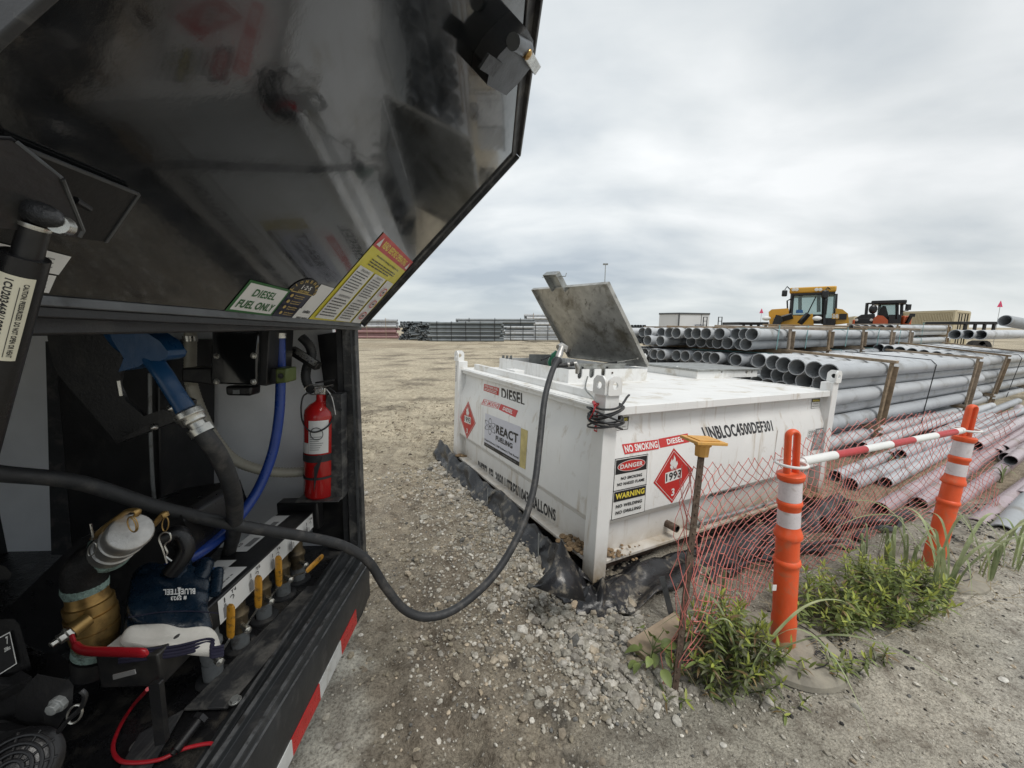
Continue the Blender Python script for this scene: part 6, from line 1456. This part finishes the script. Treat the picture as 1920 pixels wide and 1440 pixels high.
# stickers on the hatch
def lsheet(bl,br,tr,tl,lift=.001): return Sheet(*[lidp(x_,y_) for x_,y_ in (bl,br,tr,tl)],lift)
s=lsheet((420.5,581.6),(506.9,592),(545,543.3),(468.6,523.6)); s.rect(0,0,1,1,m_prG); s.rect(.05,.07,.95,.93,m_prW); s.text('DIESEL',.24,.55,.76,.80,m_prG); s.text('FUEL ONLY',.10,.16,.90,.42,m_prG); s.build('sticker',lidp_o)
s=lsheet((508,592.3),(545.5,596.5),(583.5,553),(545,544)); s.rect(0,0,1,1,m_prN)
s.poly([(0,1.0)]+[(.5+.62*math.cos(t_),1.0+.55*math.sin(t_)) for t_ in np.linspace(math.pi,0,14)]+[(1,1.0)],m_prK)
s.rect(0,.985,1,1.015,m_prGold)
for i,chh in enumerate('LIONSHEAD'):
    t_=math.pi*(1-(i+.5)/9); Vt,Fc=text_geo(chh); c2=(.5+.56*math.cos(t_),1.0+.46*math.sin(t_)); s.k+=0
    dxn,dyn=math.sin(t_),-math.cos(t_); w_=.10 if chh!='I' else .03
    s.b.add([s.p(c2[0]+((q[0]-.5)*w_)*dxn+((q[1]-.5)*.11)*math.cos(t_),c2[1]+((q[0]-.5)*w_)*dyn+((q[1]-.5)*.11)*math.sin(t_),s.k+2) for q in Vt],Fc,s.mi(m_prGold))
s.text('1·2·5',.30,1.14,.72,1.30,m_prW); s.text('LIFETIME',.25,1.03,.75,1.11,m_prGold)
for i in range(4): s.ell(.14,.86-.21*i,.06,.06,m_prGold); s.text(['Positive','Emergency','Flexible','24 hour'][i],.27,.86-.21*i,.72,.91-.21*i,m_prGold); s.text(['Nationwide','Roadside','Service','Support'][i],.27,.79-.21*i,.7,.83-.21*i,m_prGold)
s.rect(.82,.1,1.0,.5,m_prW); s.build('sticker',lidp_o)
s=lsheet((547.5,597.3),(573.6,600.2),(626,540),(602,532.4)); s.rect(0,0,1,1,m_prW); s.text("OWNER'S MANUAL",.08,.03,.92,.09,m_prK); s.text('trailers',.25,.20,.75,.30,m_prK); s.build('sticker',lidp_o)
s=lsheet((576.9,599),(672,609.6),(773.8,490.8),(718.7,435.4)); s.rect(0,0,1,1,m_prY); s.rect(0,.86,1,1,m_prR)
s.text('READ BEFORE OPERATING',.14,.895,.86,.965,m_prYt); 
for x0 in (.03,.90): s.poly([(x0,.885),(x0+.08,.885),(x0+.04,.975)],m_prW)
s.text('Instructions for Operating and Handling this Tank',.18,.80,.82,.825,m_prK); s.lines(.15,.69,.85,.775,3,m_prK,4,.4)
for (x0,x1) in ((.05,.36),(.40,.70),(.74,.95)): s.rect(x0,.04,x1,.66,m_prW)
for (x0,x1) in ((.07,.34),(.42,.68)): s.lines(x0,.37,x1,.61,8,m_prK,int(x0*100),.35); s.lines(x0,.07,x1,.30,7,m_prK,int(x0*77),.35); s.text('FILLING' if x0<.2 else 'SAFETY',x0+.05,.62,x1-.05,.645,m_prGr); s.text('DISPENSING' if x0<.2 else 'TRANSPORT',x0+.03,.315,x1-.03,.34,m_prGr)
for i in range(3): s.ring(.845,.16+.18*i,.055,.05,.14,m_prR); s.rect(.82,.15+.18*i,.87,.17+.18*i,m_prK)
s.build('sticker',lidp_o)
for (q,t_) in (([(78,508),(108,514),(132,480),(86,468)],'r'),([(74,546),(90,548),(104,516),(80,512)],'s'),([(-14,470),(22,478),(30,462),(-10,452)],'70')):
    s=lsheet(*q); s.rect(0,0,1,1,m_prW)
    if t_=='70': s.text('70',.45,.15,.95,.85,m_prK)
    else: s.lines(.08,.2,.5,.8,3,m_prGr,6,.3)
    s.build('sticker',lidp_o)
# strut bracket on the hatch
pA_=[lidp(x_,y_,.004) for x_,y_ in ((30,266),(252,357),(190,447),(150,441),(-20,405),(-60,262))]
b=MB(); b.prism(pA_,nlid*.006); sub(b,'strut_bracket',m_blk,lidp_o,.0015)
for p_,q_ in ((0,1),(1,2)): b=MB(); b.bar(pA_[p_]+nlid*.006,pA_[q_]+nlid*.006,.003,.003,upv=nlid); sub(b,'worn_edge',m_alu,lidp_o)
pB_=[lidp(30,266,.01),lidp(116,335,.035),lidp(155,432,.04),lidp(148,444,.042),lidp(-40,420,.05),lidp(-80,262,.02)]
b=MB(); n=len(pB_); b.add(pB_+[p-nlid*.005 for p in pB_],[tuple(range(n)),tuple(range(n,2*n))[::-1]]+[(i,(i+1)%n,n+(i+1)%n,n+i) for i in range(n)]); sub(b,'strut_bracket',m_blk,lidp_o,.001)
for p_,q_ in ((0,1),(1,2),(2,3)): b=MB(); b.tube([pB_[p_],pB_[q_]],.0022,8); sub(b,'worn_edge',m_alu,lidp_o)
b=MB(); b.tube([lidp(140,375,.03),lidp(168,392,.03)],[.004,.003],8); sub(b,'stud',m_blk,lidp_o)
# gas strut
us_=.40
st_=MB(); tt=hu(60,432,us_); tb_=hu(35,484,us_); te=hu(-60,900,us_+.02)
strut_o=part(MB().tube([hu(48,478,us_),te],.0165,18),'gas_strut',m_plas)
b=MB(); b.tube([hu(66,425,us_),hu(50,482,us_)],.0105,16); sub(b,'rod',m_blk,strut_o)
b=MB(); c_=hu(76,402,us_); a1_=(hu(118,418,us_)-hu(38,392,us_)).normalized(); b.ball(c_,.0115,n=10,sq=(1.75,1,1),ax=(a1_,a1_.cross(EU).normalized(),EU)); sub(b,'ball_socket',m_socket,strut_o)
b=MB(); b.lathe(hu(66,420,us_),(hu(50,482,us_)-hu(66,425,us_)),[(0,.0112),(.002,.0116),(.004,.0112)],18); sub(b,'collar',m_chr,strut_o)
b=MB(); b.tube([hu(108,420,us_),hu(122,424,us_+.01)],[.0085,.009],12); sub(b,'ball_stud',m_chr,strut_o)
# strut label: wraps tube; flat plate just proud
def strut_lab():
    A_=hu(48,478,us_); ax=(te-A_).normalized(); view=(CP-A_); nv=(view-ax*view.dot(ax)).normalized(); sd=ax.cross(nv).normalized()
    if sd.dot(rt)<0: sd=-sd
    Lb0,Lb1=.017,.105; b=MB(); mats=[m_prCream,m_prK]; Rr=.0169
    def P_(t_,a_,r=Rr): return A_+ax*t_+(nv*math.cos(a_)+sd*math.sin(a_))*r
    n=12; aa=[-1.3+(.62+1.3)*i/n for i in range(n+1)]
    vs=[];[vs.extend([P_(Lb0,a_),P_(Lb1,a_)]) for a_ in aa]; b.add(vs,[(2*i,2*i+2,2*i+3,2*i+1) for i in range(n)],0,True)
    for (txt,a0,a1,t0,t1) in (('CAUTION: PRESSURIZED. DO NOT OPEN OR HEAT',.2,.42,Lb0+.006,Lb1-.004),('1CU203468/10890/4833',-.50,-.16,Lb0+.004,Lb1-.01),('American Gas Spring',-.95,-.72,Lb0+.003,Lb1-.03)):
        Vt,Fc=text_geo(txt); b.add([P_(t0+(t1-t0)*q[0],a0+(a1-a0)*q[1],Rr+.0003) for q in Vt],Fc,1)
    vs=[P_(Lb0+.01,.07,Rr+.0003),P_(Lb0+.01,.1,Rr+.0003),P_(Lb1-.004,.1,Rr+.0003),P_(Lb1-.004,.07,Rr+.0003)]; b.add(vs,[(0,1,2,3)],1)
    sub(b,'label',mats,strut_o)
m_prCream=M('print_cream',(.66,.63,.5),.4,0,.04,10)
strut_lab()
# compression latch on the free edge
def lpoly(pts,o0,o1,m,name,bev=.002,par=None):
    b=MB(); b.prism([lidp(x_,y_,o0) for x_,y_ in pts],nlid*(o1-o0)); return sub(b,name,m,par or lidp_o,bev)
lpoly([(905,70),(935,38),(958,20),(972,45),(975,92),(948,128),(924,152),(884,128),(888,100)],.0,.045,m_blk,'latch_housing',.003)
lpoly([(914,98),(940,116),(922,142),(896,126)],.045,.050,m_rub,'latch_housing',.002)
b=MB(); a_=lidp(962,78,.05);c_=lidp(988,92,.05); b.tube([a_,c_],[.015,.015],16); b.ball(c_,.015,n=6); sub(b,'latch_cam',m_alu,lidp_o)
b=MB(); b.bar(lidp(982,90,.055),lidp(1006,130,.055),.022,.012,upv=nlid); sub(b,'latch_tongue',m_chr,lidp_o,.002)
b=MB(); b.lathe(lidp(986,98,.058),nlid,[(0,.011),(.008,.011),(.012,.007),(.013,0)],14); sub(b,'latch_bolt',m_brass,lidp_o)
# ---------------------------------------------------------------- cam-lock elbow with ball valve
cp=thing('camlock_elbow','elbow fitting with capped silver cam-lock coupler, brass ball valve and red lever','valve',hu(170,1215,.86))
def cpt(b,name,m,bev=0.,par=None): return b.build(name,m,par or cp,bev,off=wloc(par or cp))
U_=.86
cpt(pxtube([(172,1255,U_,42),(178,1225,U_,42)],28,1,1),'base_pipe',m_blk)
cpt(pxtube([(178,1219,U_,43),(181,1206,U_,44)],28,1,1),'sealant',m_verd)
def pl(a,c_,prof,m,name,n=28,par=None,bev=0.):
    A_=hu(a[0],a[1],a[2] if len(a)>2 else U_);C_=hu(c_[0],c_[1],c_[2] if len(c_)>2 else U_); d=C_-A_; b=MB(); b.lathe(A_,d.normalized(),[(t_*d.length,r_*U_/F*.82) for t_,r_ in prof],n); return cpt(b,name,m,bev,par)
bv=pl((184,1205),(160,1098),[(0,36),(.03,40),(.12,40),(.13,43),(.17,45),(.30,46),(.31,43),(.34,43),(.35,46),(.40,47),(.56,47),(.57,42),(.62,42),(.63,45),(.74,45),(.75,40),(.82,38),(.95,38)],m_brass,'valve_body')
pl((163,1108),(157,1086),[(0,39),(.5,42),(1,39)],m_verd,'sealant')
eb=cpt(pxtube([(160,1098,U_,41),(161,1070,U_,43),(178,1048,U_+.005,43),(203,1034,U_+.01,40)],26,1,6),'elbow',m_castblk)
pl((197,1040,.88),(207,1031,.868),[(0,43),(.5,46),(1,42)],m_verd,'sealant')
ca=pl((206,1034,.87),(247,996,.79),[(0,30),(.02,33),(.18,33),(.19,39),(.24,41),(.30,41),(.31,37),(.55,37),(.56,40),(.60,41),(.66,41),(.67,38),(.80,38),(.81,40),(.96,40),(.985,38),(.99,36),(1.0,0)],m_alucap,'coupler')
pl((203,1036,.872),(216,1024,.85),[(0,40),(1,40)],m_alucap,'collar')
def cp_(pts,m,name,r,n=8,flat=1.,upv=None): return cpt(MB().tube(smooth_path([hu(x_,y_,u_) for x_,y_,u_ in pts],5),r,n,flat=flat,upv=upv),name,m)
for pts in ([(178,1008,.82),(198,988,.80),(225,968,.79),(243,957,.79),(258,958,.79),(256,966,.79)],[(268,1000,.86),(288,985,.85),(300,970,.85),(308,962,.85),(312,968,.85)]):
    P=smooth_path([hu(x_,y_,u_) for x_,y_,u_ in pts],6); cpt(MB().tube(P,.009,12,flat=.5),'cam_arm',m_brass)
def ringp(cx_,cy_,u_,rx_,ry_,rot,m,name,th=.0013):
    P=[]
    for i in range(25):
        a=2*math.pi*i/24; X_=rx_*math.cos(a);Y2=ry_*math.sin(a); P.append(hu(cx_+X_*math.cos(rot)-Y2*math.sin(rot),cy_+X_*math.sin(rot)+Y2*math.cos(rot),u_))
    cpt(MB().tube(P,th,6,caps=False),name,m)
ringp(249,983,.77,9,15,-.3,m_brass,'split_ring'); ringp(247,984,.768,7,14,-.35,m_brass,'split_ring'); ringp(310,983,.84,6,13,.1,m_brass,'split_ring'); ringp(173,1030,.79,7,13,.4,m_chr,'split_ring')
cp_([(170,982,.8),(174,1005,.8),(172,1012,.8)],m_chr,'cotter_pin',.0022)
cp_([(313,1056,.84),(305,1030,.84),(298,1010,.84),(306,999,.84),(318,1000,.84),(320,1012,.84),(309,1022,.84),(314,1036,.84),(311,1043,.84),(322,1052,.84)],m_chr,'hairpin_clip',.0016,6)
pl((165,1160,.82),(132,1185,.79),[(0,16),(1,17)],m_brass,'valve_stem',16)
b=MB(); a_=hu(134,1184,.79);c_=hu(116,1196,.775); b.lathe(a_,(c_-a_).normalized(),[(0,.013),(.010,.015),(.011,.011),(.022,.011),(.023,.007),(.034,.007),(.035,0)],6,0,False); cpt(b,'stem_nut',m_chr,.001)
rh=MB(); P=smooth_path([hu(x_,y_,u_) for x_,y_,u_ in ((134,1192,.77),(142,1210,.76),(160,1220,.755),(200,1222,.75),(240,1223,.745),(276,1224,.74))],6); rh.tube(P,[.008]*6+[.0125]*(len(P)-8)+[.011,.006],14,flat=.55,upv=EZ); cpt(rh,'lever',m_redh)
# black moulded hump behind the coupling
b=MB(); b.prism([hu(x_,y_,1.05) for x_,y_ in ((-40,1170),(20,1135),(118,1040),(150,1010),(210,985),(340,965),(357,1010),(350,1055),(330,1080),(230,1190),(100,1230))],EU*.25); part(b,'tank_moulding',m_plas,.02)
b=MB(); b.tube(smooth_path([hu(300,1010,.98),hu(335,1000,1.0),hu(350,1030,1.0),hu(320,1075,.98)]),.02,12); part(b,'moulded_boss',m_plas)
# ---------------------------------------------------------------- gloves on the manifold
def gloves():
    # local glove frame: X across, Y towards fingers, Z up; placed by three pixel points
    BL_=hu(226,1228,.80);BR_=hu(418,1222,.86);TL_=hu(268,1075,.98)
    X_=(BR_-BL_); Wd=X_.length; X_=X_/Wd; Yv=(TL_-BL_); Yv=Yv-X_*Yv.dot(X_)*.6; H_=Yv.length; Yv.normalize(); Zv=X_.cross(Yv).normalized()
    O=BL_
    def gp(x_,y_,z_=0.): return O+X_*(x_*Wd)+Yv*(y_*H_)+Zv*z_
    def ginv(px_,py_,off=0):
        p=hitp(px_,py_,O+Zv*off,Zv); d=p-O; return d.dot(X_)/Wd,d.dot(Yv)/H_
    root=thing('work_gloves','pair of navy coated work gloves with white canvas cuffs lying on the manifold','gloves',BL_)
    def outl(pts): return [ginv(*p) for p in pts]
    # body: outline of coated part
    def pillow(pts,z0,z1,m,name,n=5,rnd=.012,parent=root,mats=None):
        o=outl(pts); c_=(sum(p[0] for p in o)/len(o),sum(p[1] for p in o)/len(o)); b=MB(); rings=[]
        # densify outline
        dd=[]
        for i in range(len(o)):
            p,q=o[i],o[(i+1)%len(o)]
            for k in range(4): t_=k/4; dd.append((p[0]+(q[0]-p[0])*t_,p[1]+(q[1]-p[1])*t_))
        N_=len(dd)
        # smooth outline
        for _ in range(2): dd=[((dd[i-1][0]+2*dd[i][0]+dd[(i+1)%N_][0])/4,(dd[i-1][1]+2*dd[i][1]+dd[(i+1)%N_][1])/4) for i in range(N_)]
        vs=[]; K=[(1.0,0.),(1.03,.25),(1.03,.55),(.99,.8),(.9,.95),(.7,1.0),(.45,1.02),(.2,1.0),(.0,1.0)]
        for (f,h) in K:
            for (x_,y_) in dd:
                xx=c_[0]+(x_-c_[0])*f; yy=c_[1]+(y_-c_[1])*f
                w_=0.004*math.sin(xx*17+yy*9)+.003*math.sin(yy*31) if h>.5 else 0
                vs.append(gp(xx,yy,z0+(z1-z0)*h+w_))
        b.add(vs,[(i*N_+j,i*N_+(j+1)%N_,(i+1)*N_+(j+1)%N_,(i+1)*N_+j) for i in range(len(K)-1) for j in range(N_)],0,True)
        b.add(vs[:N_],[tuple(range(N_))[::-1]],0)
        o_=b.build(name,m,parent,off=wloc(root)); ss=o_.modifiers.new('s','SUBSURF'); ss.levels=1; ss.render_levels=1
        return o_
    pillow([(240,1165),(258,1110),(268,1075),(300,1062),(340,1062),(398,1062),(412,1080),(408,1110),(400,1130),(414,1172),(330,1178)],-.012,.020,m_navy,'glove')
    pillow([(232,1190),(250,1130),(262,1100),(270,1085),(300,1075),(330,1090),(350,1130),(352,1180),(290,1195)],-.045,-.008,m_navy,'glove')
    for i,(x0,y0,x1,y1,rp,off) in enumerate(((335,1082,340,1060,20,.004),(375,1080,383,1060,19,.004),(405,1100,408,1072,12,.0),(285,1092,272,1074,17,.002))):
        a_=hitp(x0,y0,O+Zv*off,Zv);c_=hitp(x1,y1,O+Zv*off,Zv); r_=rp*.93/F
        b=MB(); b.tube([a_-(c_-a_)*.5,a_,c_],[r_*.8,r_,r_*.95],16,flat=.85); b.ball(c_,r_*.96,n=8,sq=(1,1,.88)); o_=b.build('finger',m_navy,root,off=wloc(root))
    # cuffs
    def cuff(pts,z0,z1): return pillow(pts,z0,z1,m_cuff,'cuff')
    cuff([(224,1212),(236,1190),(262,1172),(330,1162),(414,1168),(419,1200),(417,1216),(330,1214)],-.006,.012)
    for k,(off,dy) in enumerate(((.015,3),(.014,9),(.011,15),(.006,20))):
        P=[hitp(x_,y_+dy,O+Zv*off,Zv) for x_,y_ in ((222,1222),(270,1216),(330,1209),(385,1196),(400,1198),(396,1205),(398,1212),(420,1208))]
        b=MB(); b.tube(smooth_path(P,5),.0028,8,flat=1.3); b.build('trim',m_pipng,root,off=wloc(root))
    sgn=[hitp(x_,y_,O+Zv*.0235,Zv) for x_,y_ in ((366,1104),(306,1106),(306,1117),(366,1115))]
    s=Sheet(*sgn,lift=.002); s.text('BLUESTEEL',0,.0,1,1,m_prW); s.poly([(.45,-.2),(.57,-.2),(.53,.3),(.53,1.1),(.58,1.3),(.44,1.3),(.49,1.1),(.49,.3)],m_prW); s.build('print',root,off=wloc(root))
    sgn=[hitp(x_,y_,O+Zv*.0235,Zv) for x_,y_ in ((350,1118),(320,1119),(320,1127),(350,1126))]
    s=Sheet(*sgn,lift=.002); s.text('# 5923',0,.0,1,1,m_prW); s.build('print',root,off=wloc(root))
    b=MB(); P=smooth_path([hitp(x_,y_,O+Zv*.0245,Zv) for x_,y_ in ((240,1158),(300,1148),(360,1146),(410,1150))],6); b.tube(P,.0012,6); b.build('seam',m_pipng,root,off=wloc(root))
gloves()
# hanging tag, angle bracket, red cable
b=MB(); b.prism([hu(x_,y_,.72) for x_,y_ in ((211,1266),(252,1256),(254,1264),(212,1275))],EU*.002); part(b,'barcode_tag',m_prGr)
b=MB(); b.prism([hu(x_,y_,.74) for x_,y_ in ((278,1285),(298,1282),(310,1395),(290,1400))],EU*.012); part(b,'angle_bracket',m_blk,.003)
b=MB(); P=smooth_path([hu(277,1292,.78)]+[hitz(x_,y_,.575) for x_,y_ in ((248,1325),(225,1362),(212,1400),(222,1424),(250,1430),(300,1424),(345,1404),(392,1394),(402,1400))],7); b.tube(P,.0042,10); part(b,'red_cable',m_redh)
bolt(hitz(262,1397,.556),.014)
# ---------------------------------------------------------------- pump engine at lower left
en=thing('pump_engine','black petrol pump engine with a round slotted starter cover at the lower left corner','engine',W(.6,-.75,.55))
def enp(b,name,m,bev=0.,par=None): return b.build(name,m,par or en,bev,off=wloc(par or en))
def epoly(pts,u_,dp,m,name,bev=.006): b=MB(); b.prism([hu(x_,y_,u_) for x_,y_ in pts],EU*.012-EV*max(dp,.01)*1.5); return enp(b,name,m,bev)
epoly([(-60,1165),(25,1160),(36,1170),(52,1225),(60,1255),(-10,1310),(-60,1320)],.62,.045,m_plas,'air_filter_cover',.008)
s=Sheet(*[hu(x_,y_,.618) for x_,y_ in ((-40,1290),(34,1243),(21,1183),(-40,1215))]); s.rect(0,0,1,1,m_prW); s.rect(.02,.03,.98,.97,m_prK); s.text('7',.86,.70,.93,.92,m_prW); s.text('208cc',.78,.52,.95,.64,m_prW); s.build('decal',en)
epoly([(40,1255),(60,1232),(108,1222),(128,1240),(132,1268),(60,1285)],.66,.04,m_plas,'engine_block',.01)
for k in range(6): epoly([(-30,1315+4*k-k),(60,1268+3*k),(60,1270+3*k),(-30,1318+4*k-k)],.60+.0,.02,m_plas,'cooling_fin',.0005)
epoly([(-40,1330),(40,1282),(120,1275),(128,1300),(90,1320),(80,1360),(-40,1372)],.60,.05,m_plas,'fuel_tank_shell',.015)
epoly([(92,1310),(128,1272),(138,1285),(136,1320),(104,1372),(82,1355),(84,1330)],.585,.04,m_blk,'bracket_plate',.003)
b=MB(); b.lathe(hu(114,1316,.585),-EU,[(0,.013),(.008,.013),(.009,.009),(.016,.009),(.017,0)],8,0,False); enp(b,'hex_nut',m_stub,.001)
def ering(cx_,cy_,rx_,ry_,rot,u_=.56):
    P=[]
    for i in range(25):
        a=2*math.pi*i/24; X_=rx_*math.cos(a);Y2=ry_*math.sin(a); P.append(hu(cx_+X_*math.cos(rot)-Y2*math.sin(rot),cy_+X_*math.sin(rot)+Y2*math.cos(rot),u_))
    enp(MB().tube(P,.0016,6,caps=False),'key_ring',m_chr)
ering(140,1339,12,19,.55); 
b=MB(); b.tube(smooth_path([hu(x_,y_,.56) for x_,y_ in ((110,1372),(128,1350),(150,1330),(160,1305),(152,1295))],5),.0035,8); enp(b,'lanyard',m_plas)
# recoil starter: dome with raised ribs
C0=hu(18,1450,.52); ax_=(CP-C0).normalized(); ax_=(ax_*.5+EZ*.3-EU*.4).normalized()
b=MB(); b.lathe(C0-ax_*.02,ax_,[(0,.052),(.008,.050),(.016,.044),(.021,.025),(.022,0)],36); enp(b,'starter_cover',m_plas,.0)
d_,u1_,w1_=basis(ax_)
for k in range(4):
    r_=.015+.0095*k; P=[C0+ax_*(.006-.0022*k*k*.35)+(u1_*math.cos(a)+w1_*math.sin(a))*r_ for a in np.linspace(.2,5.6,26)]; b=MB(); b.tube(P,.0026,8); enp(b,'starter_rib',m_plas)
b=MB()
for k in range(12):
    a=2*math.pi*k/12; b.tube([C0+ax_*.006+(u1_*math.cos(a)+w1_*math.sin(a))*.013,C0-ax_*.002+(u1_*math.cos(a)+w1_*math.sin(a))*.049],.0018,6)
enp(b,'starter_spokes',m_plas)
epoly([(-40,1385),(60,1360),(100,1372),(118,1400),(120,1460),(-40,1470)],.58,.04,m_plas,'shroud',.02)
epoly([(-60,1040),(10,1062),(22,1075),(18,1085),(-60,1098)],.7,.05,m_plas,'choke_lever',.006)
